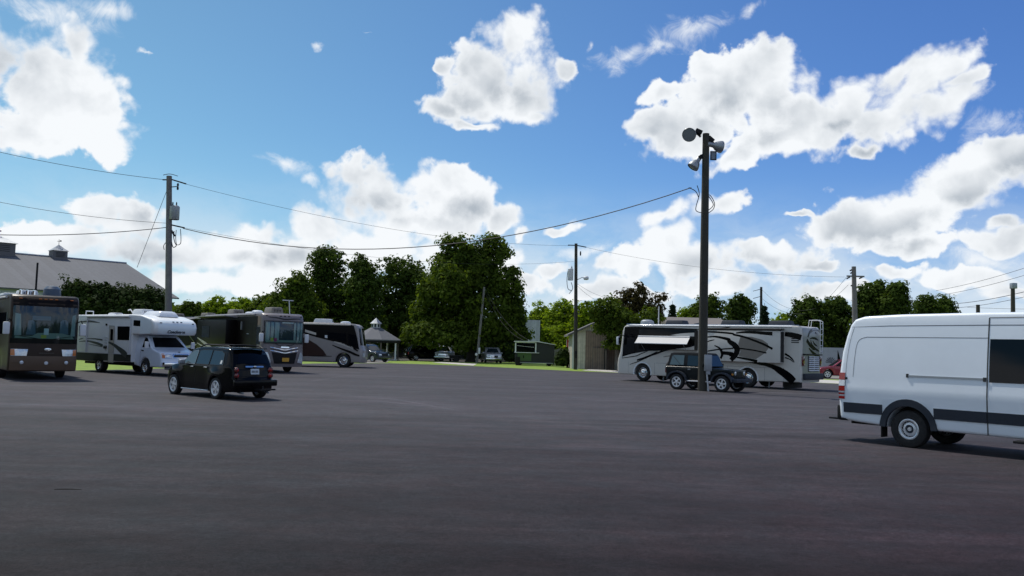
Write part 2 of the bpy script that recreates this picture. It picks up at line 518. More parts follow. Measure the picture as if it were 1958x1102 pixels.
# billowing warp of the sky directions before the cloud shapes are laid out
def warp(vec, scale, amt, det=2):
    n = noise(vec, scale, det, 0.5)
    s = N('ShaderNodeVectorMath', operation='SUBTRACT'); LK(n.outputs['Color'], s.inputs[0]); s.inputs[1].default_value = (.5, .5, .5)
    m = N('ShaderNodeVectorMath', operation='SCALE'); LK(s.outputs[0], m.inputs[0]); m.inputs['Scale'].default_value = amt
    a = N('ShaderNodeVectorMath', operation='ADD'); LK(vec, a.inputs[0]); LK(m.outputs[0], a.inputs[1])
    return a.outputs[0]
wuv = warp(warp(uv.outputs[0], 11.0, 0.040, 3), 27.0, 0.030, 4)
def uvof(px, py):
    d = ray(px, py); return math.atan2(d.x, d.y), math.asin(d.z)
BLOBS = [  # photo x, y, radius x, radius y, turn (deg), weight
 (105,165,120,120,0,1),(185,200,62,95,0,1),(50,260,75,45,0,1),(140,75,45,55,0,.8),(-60,150,120,140,0,1),
 (945,150,95,72,0,1),(1010,195,70,40,0,1),(850,205,60,30,15,1),(985,85,62,66,0,1),(920,130,60,55,0,1),(890,185,85,52,10,1),(1000,165,85,58,0,1),(850,125,22,26,0,1),(1030,228,34,18,0,.9),(900,235,65,18,0,.9),(1080,140,30,25,0,.8),
 (1400,165,115,75,-8,1),(1480,200,90,70,0,1),(1560,255,80,50,-15,1),(1250,250,60,40,0,1),(1760,160,110,45,-30,.85),(1300,265,105,52,-5,1),(1450,115,85,48,0,1),(1340,120,40,35,0,1),(1260,180,30,30,0,1),(1540,220,90,60,-20,1),(1400,315,70,28,-20,.9),(1500,255,90,45,-20,1),
 (1620,215,75,45,-28,.8),(1720,150,75,34,-35,.75),(1700,235,110,52,-10,1),(1620,180,60,40,-20,.9),(1790,200,95,38,-15,.9),(1840,150,60,22,-20,.8),(1650,285,50,20,0,.8),
 (1650,425,95,62,-10,1),(1740,400,120,62,-15,1),(1830,350,110,58,-20,1),(1930,290,80,42,-20,.95),(1590,440,48,36,0,1),(1740,470,110,26,0,.85),(1990,300,80,60,0,1),
 (1945,448,75,30,-10,1),(1920,425,40,14,-20,.9),(1525,417,36,14,0,.75),
 (690,330,72,45,0,1),(720,380,105,60,0,1),(850,350,85,45,0,1),(890,390,75,55,0,1),(800,430,150,50,0,1),(960,420,48,36,0,1),(620,440,70,50,0,1),(1000,450,30,25,0,.6),
 (200,405,65,40,0,1),(260,430,70,40,0,1),(120,445,110,30,0,1),(490,440,66,36,0,1),(440,480,120,45,0,1),(60,460,110,30,0,1),
 (300,480,130,50,0,.9),(560,500,170,50,0,.9),(700,480,170,50,0,.9),(400,540,220,34,0,.8),(900,500,140,60,0,.8),(1060,515,60,24,-10,.8),(1068,435,48,16,-20,.8),(1000,540,80,30,0,.7),
 (1280,400,70,30,-12,1),(1375,395,62,28,-8,.9),(1280,460,70,45,0,1),(1200,500,80,38,-15,.9),(1330,500,90,45,0,1),(1430,480,70,34,0,.9),(1490,500,90,34,0,.85),(1400,540,150,28,0,.85),
 (1160,560,160,26,0,.8),(1600,565,130,26,0,.8),(1560,510,60,20,0,.7),(1700,520,90,28,0,.7),(1830,538,130,26,-6,.75),(1960,560,100,22,0,.7),
]
THIN = [(1200,105,72,22,-22,1),(1310,55,62,28,-15,1),(1275,85,60,20,-20,1),(1440,20,34,14,-10,.7),(1120,95,24,12,-50,.6),(545,308,52,16,18,1),(600,340,30,14,30,.8),
 (80,15,95,24,0,1),(200,10,60,20,0,.8),(20,110,50,26,30,.8),(610,92,34,8,0,.5),(290,95,22,6,0,.5),(1700,190,110,50,-20,.7),(1900,240,70,40,-15,.7),(700,60,40,5,0,.2),
 (1120,480,80,30,-15,.6),(1880,500,110,40,-5,.6)]
def field(vec, blobs):
    """smooth union of ellipses laid out over the directions of the sky; turns are rounded to steps of 15 degrees"""
    cur = None; turned = {}
    for (bx, by, rx, ry, tn, wgt) in sorted(blobs, key=lambda q: round(q[4] / 15.0)):
        u, v = uvof(bx, by); q = -R(15 * round(tn / 15.0))
        if q not in turned:
            src = vec
            if q:
                vr = N('ShaderNodeVectorRotate', rotation_type='Z_AXIS'); LK(vec, vr.inputs['Vector']); vr.inputs['Angle'].default_value = -q; src = vr.outputs[0]
            sp = N('ShaderNodeSeparateXYZ'); LK(src, sp.inputs[0]); turned[q] = sp
        sp = turned[q]
        ur, vr_ = u * math.cos(-q) - v * math.sin(-q), u * math.sin(-q) + v * math.cos(-q)
        cb = N('ShaderNodeCombineXYZ'); LK(sp.outputs[0], cb.inputs[0]); LK(sp.outputs[1], cb.inputs[1])
        if cur is not None: LK(cur, cb.inputs[2])     # carried along only to order the evaluation
        ma = N('ShaderNodeVectorMath', operation='MULTIPLY_ADD'); LK(cb.outputs[0], ma.inputs[0])
        kx = F_ / rx / wgt * max(.4, math.cos(v)); ky = F_ / ry / wgt
        ma.inputs[1].default_value = (kx, ky, 0); ma.inputs[2].default_value = (-ur * kx, -vr_ * ky, 0)
        ln = N('ShaderNodeVectorMath', operation='LENGTH'); LK(ma.outputs[0], ln.inputs[0])
        o = ln.outputs['Value']
        cur = o if cur is None else Mt('SMOOTH_MIN', cur, o, 0.28)
    return cur
# clouds outside the picture, for the light and the reflections
gn = noise(tc.outputs['Generated'], 2.4, 5, 0.55)
n1 = noise(uv.outputs[0], 17.0, 8, 0.62, 0.25)
n2 = noise(uv.outputs[0], 26.0, 7, 0.66, 0.8)
def mrange(x, a, b, c, d, smooth=True):
    m = N('ShaderNodeMapRange'); m.interpolation_type = 'SMOOTHSTEP' if smooth else 'LINEAR'
    LK(x, m.inputs[0])
    for i, v in enumerate((a, b, c, d)): m.inputs[i + 1].default_value = v
    return m.outputs[0]
wuv2 = warp(uv.outputs[0], 30.0, 0.018, 4)
vo = N('ShaderNodeTexVoronoi', feature='SMOOTH_F1'); vo.inputs['Scale'].default_value = 34.0; vo.inputs['Detail'].default_value = 2.0
vo.inputs['Roughness'].default_value = 0.5; vo.inputs['Smoothness'].default_value = 0.4; vo.voronoi_dimensions = '2D'
LK(wuv2, vo.inputs['Vector'])
soft = noise(uv.outputs[0], 5.0, 2)
edge = mrange(soft.outputs['Fac'], .35, .65, .20, .62)
off = N('ShaderNodeVectorMath', operation='ADD'); LK(uv.outputs[0], off.inputs[0]); off.inputs[1].default_value = (-0.012, 0.017, 0)
offb = N('ShaderNodeVectorMath', operation='ADD'); LK(uv.outputs[0], offb.inputs[0]); offb.inputs[1].default_value = (-0.03, 0.045, 0)
n0 = noise(uv.outputs[0], 7.0, 3, 0.5)
relb = Mt('SUBTRACT', n0.outputs['Fac'], noise(offb.outputs[0], 7.0, 3, 0.5).outputs['Fac'])
rel = Mt('SUBTRACT', noise(uv.outputs[0], 17.0, 4, 0.60, 0.25).outputs['Fac'], noise(off.outputs[0], 17.0, 4, 0.60, 0.25).outputs['Fac'])
GREY = [(1470,235,115,56,-25,1),(1400,215,60,46,0,1),(900,215,75,34,0,1),(970,190,70,44,0,.9),(1720,450,130,46,-12,1),(1830,400,110,44,-20,1),(780,400,100,38,0,1),(880,395,80,30,0,1),(690,400,80,34,0,.8),
        (330,410,60,34,0,.8),(480,500,70,22,0,.8),(560,490,90,24,0,.8),(1420,510,120,30,0,.8),(1700,285,80,30,0,.8),(1600,240,50,20,0,.5),(1540,140,26,26,0,.7),(1950,330,70,34,-20,.9),(1300,530,100,24,0,.7),(250,500,120,24,0,.7)]
# clear sky, hazier towards the horizon
tint = N('ShaderNodeVectorMath', operation='MULTIPLY'); LK(sky.outputs[0], tint.inputs[0])
tintR = N('ShaderNodeMix', data_type='RGBA')
LK(mrange(az, -.55, .6, 0, 1), tintR.inputs['Factor']); tintR.inputs['A'].default_value = (0.70, 0.98, 1.00, 1); tintR.inputs['B'].default_value = (0.50, 0.77, 1.20, 1)
LK(tintR.outputs['Result'], tint.inputs[1])
hz = N('ShaderNodeMix', data_type='RGBA')
LK(mrange(el, -.02, .24, .5, 0.0), hz.inputs['Factor']); LK(tint.outputs[0], hz.inputs['A']); hz.inputs['B'].default_value = (4.3, 6.3, 8.8, 1)
# thin broken bank low over the trees
sv_ = N('ShaderNodeVectorMath', operation='MULTIPLY'); LK(wuv, sv_.inputs[0]); sv_.inputs[1].default_value = (1, 2.2, 1)
nv = noise(sv_.outputs[0], 6.5, 6, 0.6)
veil = Mt('MULTIPLY', mrange(nv.outputs['Fac'], .34, .62, 0.1, .85), mrange(el, .05, .20, 1, 0))
hz2 = N('ShaderNodeMix', data_type='RGBA'); LK(veil, hz2.inputs['Factor']); LK(hz.outputs['Result'], hz2.inputs['A']); hz2.inputs['B'].default_value = (7.4, 8.2, 9.0, 1)
hz = hz2
# lit and shaded water droplets
CLO = (3.0, 3.6, 4.3, 1); CHI = (9.3, 9.6, 9.9, 1)
def branch(blobs, thin, grey):
    d1 = field(wuv, blobs); d2 = field(wuv, thin)
    D1 = Mt('ADD', Mt('SUBTRACT', 1.17, d1), Mt('MULTIPLY', Mt('SUBTRACT', n1.outputs['Fac'], 0.5), 1.45))
    D1 = Mt('ADD', D1, Mt('MULTIPLY', Mt('SUBTRACT', n0.outputs['Fac'], 0.5), 0.9))
    D1 = Mt('ADD', D1, Mt('MULTIPLY', Mt('SUBTRACT', 0.35, vo.outputs['Distance']), 0.42))
    D2 = Mt('ADD', Mt('SUBTRACT', 1.1, d2), Mt('MULTIPLY', Mt('SUBTRACT', n2.outputs['Fac'], 0.55), 3.0))
    a1 = mrange(Mt('DIVIDE', D1, edge, clamp=True), 0, 1, 0, 1)
    a2 = mrange(D2, -.2, 1.3, 0, .85)
    alpha = Mt('MAXIMUM', a1, a2, clamp=True)
    g = mrange(field(wuv2, grey), .2, 1.5, 1, 0)
    inner = mrange(D1, .1, 1.0, 0, 1)
    gmod = Mt('MULTIPLY', g, mrange(n1.outputs['Fac'], .3, .7, .6, 1.1))
    tone = Mt('SUBTRACT', 1.0, Mt('MULTIPLY', gmod, Mt('MULTIPLY', inner, 0.40)))
    tone = Mt('SUBTRACT', tone, Mt('MULTIPLY', inner, 0.13))
    tone = Mt('ADD', tone, Mt('MULTIPLY', mrange(D1, .0, .7, 0, 1), Mt('ADD', Mt('MULTIPLY', rel, 0.55), Mt('MULTIPLY', relb, 1.35))))
    tone = Mt('MAXIMUM', Mt('MINIMUM', tone, 1.0), 0.35)
    ramp = N('ShaderNodeMix', data_type='RGBA')
    LK(mrange(tone, .35, 1.0, 0, 1, False), ramp.inputs['Factor']); ramp.inputs['A'].default_value = CLO; ramp.inputs['B'].default_value = CHI
    fin = N('ShaderNodeMix', data_type='RGBA')
    LK(alpha, fin.inputs['Factor']); LK(hz.outputs['Result'], fin.inputs['A']); LK(ramp.outputs['Result'], fin.inputs['B'])
    b = N('ShaderNodeBackground'); b.inputs[1].default_value = 0.1; LK(fin.outputs['Result'], b.inputs[0])
    return b.outputs[0]
def within(L, lo, hi):
    r = [q for q in L if lo - (q[2] * 1.35 + 60) / F_ < uvof(q[0], q[1])[0] < hi + (q[2] * 1.35 + 60) / F_]
    return r or L[:1]
# the sky is split into sectors so that each ray only works through the clouds near it
cuts = [-2.0, -.36, -.19, -.06, .1, .235, .38, 2.0]
def sectors(i, j):
    if j - i == 1:
        lo, hi = cuts[i], cuts[j]
        return branch(within(BLOBS, lo, hi), within(THIN, lo, hi), within(GREY, lo, hi))
    k = (i + j) // 2
    m = N('ShaderNodeMixShader'); LK(Mt('GREATER_THAN', az, cuts[k]), m.inputs[0])
    LK(sectors(i, k), m.inputs[1]); LK(sectors(k, j), m.inputs[2])
    return m.outputs[0]
dot = N('ShaderNodeVectorMath', operation='DOT_PRODUCT'); LK(tc.outputs['Generated'], dot.inputs[0]); dot.inputs[1].default_value = ray(979, 330)
ga = mrange(gn.outputs['Fac'], .50, .60, 0, .95)
gm = N('ShaderNodeMix', data_type='RGBA'); LK(ga, gm.inputs['Factor']); LK(hz.outputs['Result'], gm.inputs['A']); gm.inputs['B'].default_value = (7.6, 8.0, 8.6, 1)
bo = N('ShaderNodeBackground'); bo.inputs[1].default_value = 0.1; LK(gm.outputs['Result'], bo.inputs[0])
mo = N('ShaderNodeMixShader'); LK(Mt('LESS_THAN', dot.outputs['Value'], 0.74), mo.inputs[0])
LK(sectors(0, len(cuts) - 1), mo.inputs[1]); LK(bo.outputs[0], mo.inputs[2])
LK(mo.outputs[0], out.inputs[0])

# ---------------------------------------------------------------- ground materials
def nodemat(name):
    m = bpy.data.materials.new(name); m.use_nodes = True
    return m, m.node_tree, m.node_tree.nodes['Principled BSDF']
def asphalt_mat():
    m, t, b = nodemat('asphalt')
    L = t.links.new
    def nn(ty, **k): return _n(t, ty, **k)
    def noi(vec, scale, det, ro=.6):
        x = nn('ShaderNodeTexNoise'); x.inputs['Scale'].default_value = scale; x.inputs['Detail'].default_value = det; x.inputs['Roughness'].default_value = ro
        L(vec, x.inputs['Vector']); return x.outputs['Fac']
    def rng(x, a, bb, c, d):
        r = nn('ShaderNodeMapRange'); L(x, r.inputs[0])
        for i, v in enumerate((a, bb, c, d)): r.inputs[i + 1].default_value = v
        return r.outputs[0]
    def mp(rot, sx, sy, loc=(0, 0, 0)):
        x = nn('ShaderNodeMapping'); x.inputs['Rotation'].default_value = (0, 0, R(rot)); x.inputs['Scale'].default_value = (sx, sy, 1); x.inputs['Location'].default_value = loc
        L(g.outputs['Position'], x.inputs[0]); return x.outputs[0]
    def mul(a, bb):
        x = nn('ShaderNodeMath', operation='MULTIPLY'); L(a, x.inputs[0])
        if isinstance(bb, float): x.inputs[1].default_value = bb
        else: L(bb, x.inputs[1])
        return x.outputs[0]
    g = nn('ShaderNodeNewGeometry')
    fine = noi(mp(0, 1, 1), 60, 4, .9)
    fine2 = noi(mp(0, 1, 1), 17, 5, .85)
    blot = noi(mp(0, 1, 1), .35, 5, .6)
    st1 = noi(mp(8, .045, .75), 1.0, 6, .62)        # drag marks of the paver, across the picture
    st2 = noi(mp(-24, .03, .55, (3, 1, 0)), 1.0, 6, .6)
    st3 = noi(mp(38, .05, 1.6, (7, 2, 0)), 1.0, 5, .6)
    v = mul(rng(fine, .32, .68, .45, 1.6), rng(fine2, .3, .7, .62, 1.42))
    v = mul(v, rng(blot, .3, .7, .84, 1.16))
    v = mul(v, rng(st1, .3, .7, .76, 1.24))
    v = mul(v, rng(st2, .35, .7, .78, 1.24))
    v = mul(v, rng(st3, .5, .75, 1.0, 1.35))
    mid = noi(mp(0, 1, 1, (5, 9, 0)), 5.5, 6, .8)
    v = mul(v, rng(mid, .3, .7, .74, 1.28)); v = mul(v, rng(noi(mp(20, 1.0, 1.6, (2, 3, 0)), 1.3, 6, .7), .3, .7, .76, 1.26))
    # pale scuffs left by tyres turning across the lot
    def scuff(A, Bp, w, amt):
        a_, b_ = G(*A), G(*Bp); ang = math.atan2(b_.y - a_.y, b_.x - a_.x); Ln = (b_ - a_).length
        x = nn('ShaderNodeMapping'); x.vector_type = 'TEXTURE'; x.inputs['Location'].default_value = ((a_.x + b_.x) / 2, (a_.y + b_.y) / 2, 0); x.inputs['Rotation'].default_value = (0, 0, ang)
        x.inputs['Scale'].default_value = (Ln / 2, w, 1); L(g.outputs['Position'], x.inputs[0])
        q = nn('ShaderNodeSeparateXYZ'); L(x.outputs[0], q.inputs[0])
        c = nn('ShaderNodeCombineXYZ'); L(q.outputs[0], c.inputs[0]); L(q.outputs[1], c.inputs[1])
        l = nn('ShaderNodeVectorMath', operation='LENGTH'); L(c.outputs[0], l.inputs[0])
        f = rng(l.outputs['Value'], .1, 1, 1, 0); f = mul(f, rng(fine2, .35, .65, .3, 1.0))
        o = nn('ShaderNodeMath', operation='MULTIPLY_ADD'); L(f, o.inputs[0]); o.inputs[1].default_value = amt; o.inputs[2].default_value = 1
        return o.outputs[0]
    for A, Bp, w, amt in (((700, 765), (830, 778), .22, .9), ((735, 760), (900, 790), .16, .8), ((560, 748), (860, 772), .5, .35), ((700, 760), (1250, 830), 1.6, .42), ((300, 860), (620, 850), .25, .25), ((560, 850), (610, 856), .12, .6), ((1470, 908), (1520, 912), .10, .5), ((520, 742), (700, 712), .2, .4), ((1000, 800), (1340, 845), .25, .3), ((100, 800), (420, 778), .3, .22)):
        v = mul(v, scuff(A, Bp, w, amt))
    stain = noi(mp(0, 1, 1, (11, 4, 0)), .9, 3, .5)
    v = mul(v, rng(stain, .66, .8, 1.0, .72))
    # darkening towards the camera painted into the colour, for lens vignetting; redder at right
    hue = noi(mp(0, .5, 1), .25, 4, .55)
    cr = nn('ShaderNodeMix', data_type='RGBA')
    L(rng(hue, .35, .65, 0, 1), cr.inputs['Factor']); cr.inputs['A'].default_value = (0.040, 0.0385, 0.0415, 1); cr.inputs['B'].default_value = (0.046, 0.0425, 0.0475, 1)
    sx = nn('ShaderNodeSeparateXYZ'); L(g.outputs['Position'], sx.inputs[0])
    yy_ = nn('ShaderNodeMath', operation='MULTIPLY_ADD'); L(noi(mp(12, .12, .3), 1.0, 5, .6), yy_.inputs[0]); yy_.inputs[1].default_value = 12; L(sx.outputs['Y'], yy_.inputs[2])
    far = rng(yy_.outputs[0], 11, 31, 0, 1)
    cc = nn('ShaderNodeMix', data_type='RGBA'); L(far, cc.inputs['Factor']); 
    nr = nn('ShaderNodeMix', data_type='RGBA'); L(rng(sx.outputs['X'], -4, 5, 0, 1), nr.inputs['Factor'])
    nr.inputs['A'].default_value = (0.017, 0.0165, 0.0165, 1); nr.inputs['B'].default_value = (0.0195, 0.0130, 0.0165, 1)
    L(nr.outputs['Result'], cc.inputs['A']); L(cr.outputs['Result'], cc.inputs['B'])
    pt = nn('ShaderNodeMix', data_type='RGBA'); L(rng(noi(mp(0, 1, 1.4, (8, 1, 0)), 1.1, 6, .7), .38, .62, 0, 1), pt.inputs['Factor']); pt.inputs['A'].default_value = (1.10, .97, 1.0, 1); pt.inputs['B'].default_value = (.93, 1.0, 1.06, 1)
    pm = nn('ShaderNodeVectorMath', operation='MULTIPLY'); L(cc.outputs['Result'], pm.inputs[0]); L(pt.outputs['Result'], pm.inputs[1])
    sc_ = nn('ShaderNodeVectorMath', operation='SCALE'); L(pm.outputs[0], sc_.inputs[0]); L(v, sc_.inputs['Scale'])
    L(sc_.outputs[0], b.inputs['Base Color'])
    L(rng(st1, .3, .7, .78, .9), b.inputs['Roughness'])
    L(rng(far, 0, 1, .10, .30), b.inputs['Specular IOR Level'])
    bp = nn('ShaderNodeBump'); bp.inputs['Strength'].default_value = .8; bp.inputs['Distance'].default_value = .008
    L(fine, bp.inputs['Height']); L(bp.outputs[0], b.inputs['Normal'])
    return m
def simple_ground(name, c1, c2, scale, rough=.9, bump=.4, d=.03):
    m, t, b = nodemat(name); L = t.links.new
    g = _n(t, 'ShaderNodeNewGeometry'); a = _n(t, 'ShaderNodeTexNoise'); a.inputs['Scale'].default_value = scale; a.inputs['Detail'].default_value = 8; a.inputs['Roughness'].default_value = .7
    L(g.outputs['Position'], a.inputs['Vector'])
    r = _n(t, 'ShaderNodeMapRange'); r.inputs[1].default_value = .33; r.inputs[2].default_value = .67; L(a.outputs['Fac'], r.inputs[0])
    x = _n(t, 'ShaderNodeMix', data_type='RGBA'); L(r.outputs[0], x.inputs['Factor']); x.inputs['A'].default_value = (*c1, 1); x.inputs['B'].default_value = (*c2, 1)
    L(x.outputs['Result'], b.inputs['Base Color']); b.inputs['Roughness'].default_value = rough
    bp = _n(t, 'ShaderNodeBump'); bp.inputs['Strength'].default_value = bump; bp.inputs['Distance'].default_value = d
    L(a.outputs['Fac'], bp.inputs['Height']); L(bp.outputs[0], b.inputs['Normal'])
    return m
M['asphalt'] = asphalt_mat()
M['grass'] = simple_ground('lawn', (0.11, 0.19, 0.015), (0.24, 0.34, 0.03), 1.3)
M['concrete'] = simple_ground('concrete', (0.42, 0.40, 0.36), (0.55, 0.52, 0.48), 1.1, .85, .2)
M['gravel'] = simple_ground('gravel', (0.16, 0.15, 0.14), (0.27, 0.25, 0.23), 2.0)

def ground_poly(name, pts, z, m, kind='structure'):
    mb = MB(); mb.sheet([(p[0], p[1]) for p in pts], lambda u, v: Vector((u, v, z)), None, 0)
    o = mb.build(name, m, None, 0)
    for p in o.data.polygons:
        pass
    tag(o, kind=kind); return o
def gp(pts): return [(G(a, b).x, G(a, b).y) for a, b in pts]
rr_ = 4000
ground_poly('ground', [(rr_ * math.cos(2 * PI * k / 48), rr_ * math.sin(2 * PI * k / 48)) for k in range(48)], 0, M['grass'])
edge_px = [(-420, 703), (-150, 703), (0, 706.5), (150, 708.5), (245, 707), (330, 704), (450, 700), (600, 695.5), (697, 695), (745, 694.8), (830, 697.5), (905, 700.2), (1000, 705), (1100, 710), (1180, 713), (1300, 719), (1440, 726), (1572, 733), (1700, 739), (1958, 751), (2300, 768)]
lot = gp(edge_px)
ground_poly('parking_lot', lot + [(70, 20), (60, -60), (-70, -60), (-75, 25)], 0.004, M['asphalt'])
# concrete walk behind the far edge, from the shed to the right
ground_poly('pavement', gp([(1112, 708.6), (1130, 706.2), (1185, 708.4), (1300, 713.5), (1440, 719), (1572, 726.5), (1700, 733), (1958, 746), (1958, 750.5), (1700, 738.5), (1572, 732.6), (1440, 725.6), (1300, 718.6), (1180, 712.6)]), 0.012, M['concrete'])
ground_poly('path', gp([(826, 693.6), (846, 692.8), (912, 696.2), (905, 699.6)]), 0.012, M['concrete'])
ground_poly('dirt_yard', gp([(640, 690), (700, 688.3), (742, 687.6), (742, 692.4), (735, 694.3), (690, 694.6)]), 0.010, M['gravel'])
ground_poly('drive', gp([(1190, 706), (1700, 731), (2000, 744), (2000, 722), (1600, 704), (1400, 694)]), 0.008, M['gravel'])
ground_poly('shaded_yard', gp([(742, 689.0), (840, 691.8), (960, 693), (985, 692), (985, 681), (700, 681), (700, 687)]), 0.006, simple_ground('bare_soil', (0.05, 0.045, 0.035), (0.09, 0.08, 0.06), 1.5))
# ================================================================ white high-roof van (right)
def white_van():
    V = Veh('delivery_van', 'long white high-roof van cut off by the right edge of the picture', 'van', 8.02, 19.57, -51.0)
    L, WH = 6.95, 0.99
    wx = (1.62, 5.94)
    prof = [(0.02, .48), (0, .55), (0, 1.45), (.05, 1.95), (.14, 2.3), (.24, 2.56), (.36, 2.68), (.6, 2.745), (1.4, 2.78), (3.2, 2.80), (4.9, 2.79), (5.25, 2.72), (5.6, 2.45),
            (6.1, 1.75), (6.3, 1.5), (6.75, 1.25), (6.93, 1.0), (6.97, .7), (6.93, .38)]
    prof += arch(wx[1], .385, .46, .38) + arch(wx[0], .385, .48, .40) + [(.5, .44)]
    def deform(x, t, z):
        up = max(0.0, z - 1.15)
        w = WH - .055 * up - .035 * up * up
        if z < 1.0: w = WH - .03 * sstep(1.0, .4, z)
        # pressed panels of the side: recess between the pillars, rib along the roof
        if 1.0 < z < 1.3: w += .006 * math.sin((z - 1.0) / .3 * PI)
        c = .10 * abs(t) ** 4 * sstep(.55, 0, x) - .30 * abs(t) ** 3 * sstep(5.6, 7.0, x)
        return Vector((x + c, t * w, z))
    B = Body(prof, WH, deform, .07)
    xs = [.1, .2, .3, .4, .44, .6, 1.0, 1.4, 1.8, 2.2, 2.6, 3.14, 3.18, 3.6, 4.2, 4.8, 5.2, 5.6, 6.0, 6.3, 6.5, 6.7, 6.85]
    zs = [.6, .8, 1.0, 1.04, 1.08, 1.15, 1.22, 1.3, 1.42, 1.46, 1.7, 1.95, 2.1, 2.24, 2.28, 2.31, 2.49, 2.52, 2.6]
    V.add('body', B.build(xs, zs), M['vanwhite'], None, 40)
    for sg in (-1, 1):
        S = B.side_fn(sg, .006); S2 = B.side_fn(sg, .003)
        sd = 'rubbing_strip'
        # dark rubbing strip and wheel flares
        for a, b in ((.12, 1.08), (2.16, 3.17), (3.19, 5.42)):
            mb = MB()
            mb.prism([(a, .64), (b, .64), (b, .855), (a, .855)], lambda u, v, d, S=S, sg=sg: S(u, v) + Vector((0, sg * d, 0)), -.01, .014)
            V.add(sd, mb, M['charcoal'])
        for cx in wx:
            mb = MB(); n = 18
            a0 = math.asin((.40 - .385) / .60)
            ring = [(cx + r * math.cos(a0 + (PI - 2 * a0) * i / n), .385 + r * math.sin(a0 + (PI - 2 * a0) * i / n)) for r in (.60, .475) for i in (range(n + 1) if r == .60 else range(n, -1, -1))]
            k = 0
            o = [(cx + .60 * math.cos(a0 + (PI - 2 * a0) * i / n), .385 + .62 * math.sin(a0 + (PI - 2 * a0) * i / n)) for i in range(n + 1)]
            q = [(cx + .475 * math.cos(a0 + (PI - 2 * a0) * i / n), .385 + .475 * math.sin(a0 + (PI - 2 * a0) * i / n)) for i in range(n + 1)]
            for i in range(n):
                mb.prism([o[i], o[i + 1], q[i + 1], q[i]], lambda u, v, d, S=S, sg=sg: S(u, v) + Vector((0, sg * d, 0)), -.05, .022)
            V.add('wheel_arch', mb, M['charcoal'])
        mb = MB(); mb.box((1.62 - .56, sg * .86, .34), (.025, .24, .34)); V.add('mud_flap', mb, M['blackmatt'])
        # seams
        mb = MB(); g = .012
        mb.strip([(3.18, .41), (3.18, 2.69)], [.022, .022], S)
        mb.strip([(3.18, 2.69), (4.6, 2.70)], [.014, .014], S)
        V.add('door_seam', mb, M['rimdark'])
        if sg < 0: V.add('door_seam', MB().strip([(4.62, .41), (4.62, 2.69)], [.014, .014], S), M['rimdark'])
        mb = MB()
        mb.strip([(.30, 2.51), (1.2, 2.535), (3.17, 2.545), (5.0, 2.545)], [.006, .014, .016, .014], S2)
        V.add('panel_crease', mb, M['seam']); mb = MB()
        mb.strip(smoothline([(.17, 1.2), (.18, 1.7), (.26, 2.2), (.36, 2.5)], 4), [.011] * 13, S2)
        V.add('door_seam', mb, M['seam']); mb = MB()
        mb.strip(smoothline([(.40, 1.42), (.415, 1.7), (.45, 2.05), (.52, 2.22), (.68, 2.285), (.95, 2.29), (3.17, 2.29)], 5), [.012] * 31, S2)
        V.add('panel_crease', mb, M['seam'])
        # sliding door rail and window
        mb = MB()
        mb.prism([(1.62, 1.47), (3.13, 1.47), (3.13, 1.505), (1.62, 1.505)], lambda u, v, d, S=S, sg=sg: S(u, v) + Vector((0, sg * d, 0)), -.005, .012, M['steel'])
        mb.prism([(1.60, 1.455), (1.64, 1.455), (1.64, 1.53), (1.60, 1.53)], lambda u, v, d, S=S, sg=sg: S(u, v) + Vector((0, sg * d, 0)), -.005, .02, M['rimdark'])
        mb.prism([(3.11, 1.44), (3.16, 1.44), (3.16, 1.52), (3.11, 1.52)], lambda u, v, d, S=S, sg=sg: S(u, v) + Vector((0, sg * d, 0)), -.005, .02, M['rimdark'])
        V.add('door_rail', mb)
        mb = MB(); mb.sheet([(3.215, 1.43), (4.52, 1.43), (4.52, 2.27), (3.215, 2.27)], B.side_fn(sg, .012), None, .4)
        V.add('window', mb, M['glass'])
        mb = MB(); mb.sheet([(4.70, 1.43), (5.75, 1.43), (5.62, 1.85), (5.25, 2.27), (4.70, 2.27)], B.side_fn(sg, .012), None, .4)
        V.add('window', mb, M['glass'])
        mb = MB(); mb.box((4.62, sg * 1.0, .34), (1.9, .22, .05), None, None, .015); V.add('running_board', mb, M['blackmatt'])
        # tail lamp wrapping round the corner
        lm = MB()
        for z0, z1, mk in ((.93, .985, 'red'), (.99, 1.02, 'white'), (1.025, 1.06, 'red'), (1.065, 1.095, 'white'), (1.10, 1.21, 'red'), (1.215, 1.34, 'white'), (1.345, 1.50, 'red')):
            lm.prism([(-.005, z0), (.15, z0), (.15, z1), (-.005, z1)], lambda u, v, d, sg=sg: B.deform(u, sg * (1 + d / WH), v), -.06, .016, M['lamp' if mk == 'white' else 'red'])
        V.add('tail_lamp', lm)
        mb = MB(); mb.lathe([(0.028, 0), (0.028, .01), (0, .012)], None, 12, Matrix.Translation(S(.19, 1.38)) @ Matrix.Rotation(-sg * PI / 2, 4, 'X'))
        V.add('reflector_lens', mb, M['rimdark'])
        for cx in wx: wheel(V, cx, sg * .83, .385, .25, 'steel', sg)
        mb = MB(); mb.box((5.55, sg * 1.17, 1.62), (.14, .24, .42), None, None, .04); mb.box((5.6, sg * 1.02, 1.45), (.06, .2, .06)); V.add('mirror', mb, M['blackmatt'])
    # rear bumper, step, hitch
    mb = MB()
    mb.box((.15, 0, .62), (.26, 1.90, .34), None, None, .05)
    V.add('rear_bumper', mb, M['blackmatt'])
    mb = MB(); mb.box((-.10, -.45, .475), (.26, .8, .04), None, None, .01); V.add('rear_step', mb, M['blackmatt'])
    mb = MB(); mb.box((3.4, 0, .68), (6.4, 1.3, .6)); V.add('underbody', mb, M['under'])
    E_ = B.end_fn(False, .008)
    mb = MB(); mb.strip([(0, .8), (0, 2.6)], [.014, .014], E_); V.add('door_seam', mb, M['seam'])
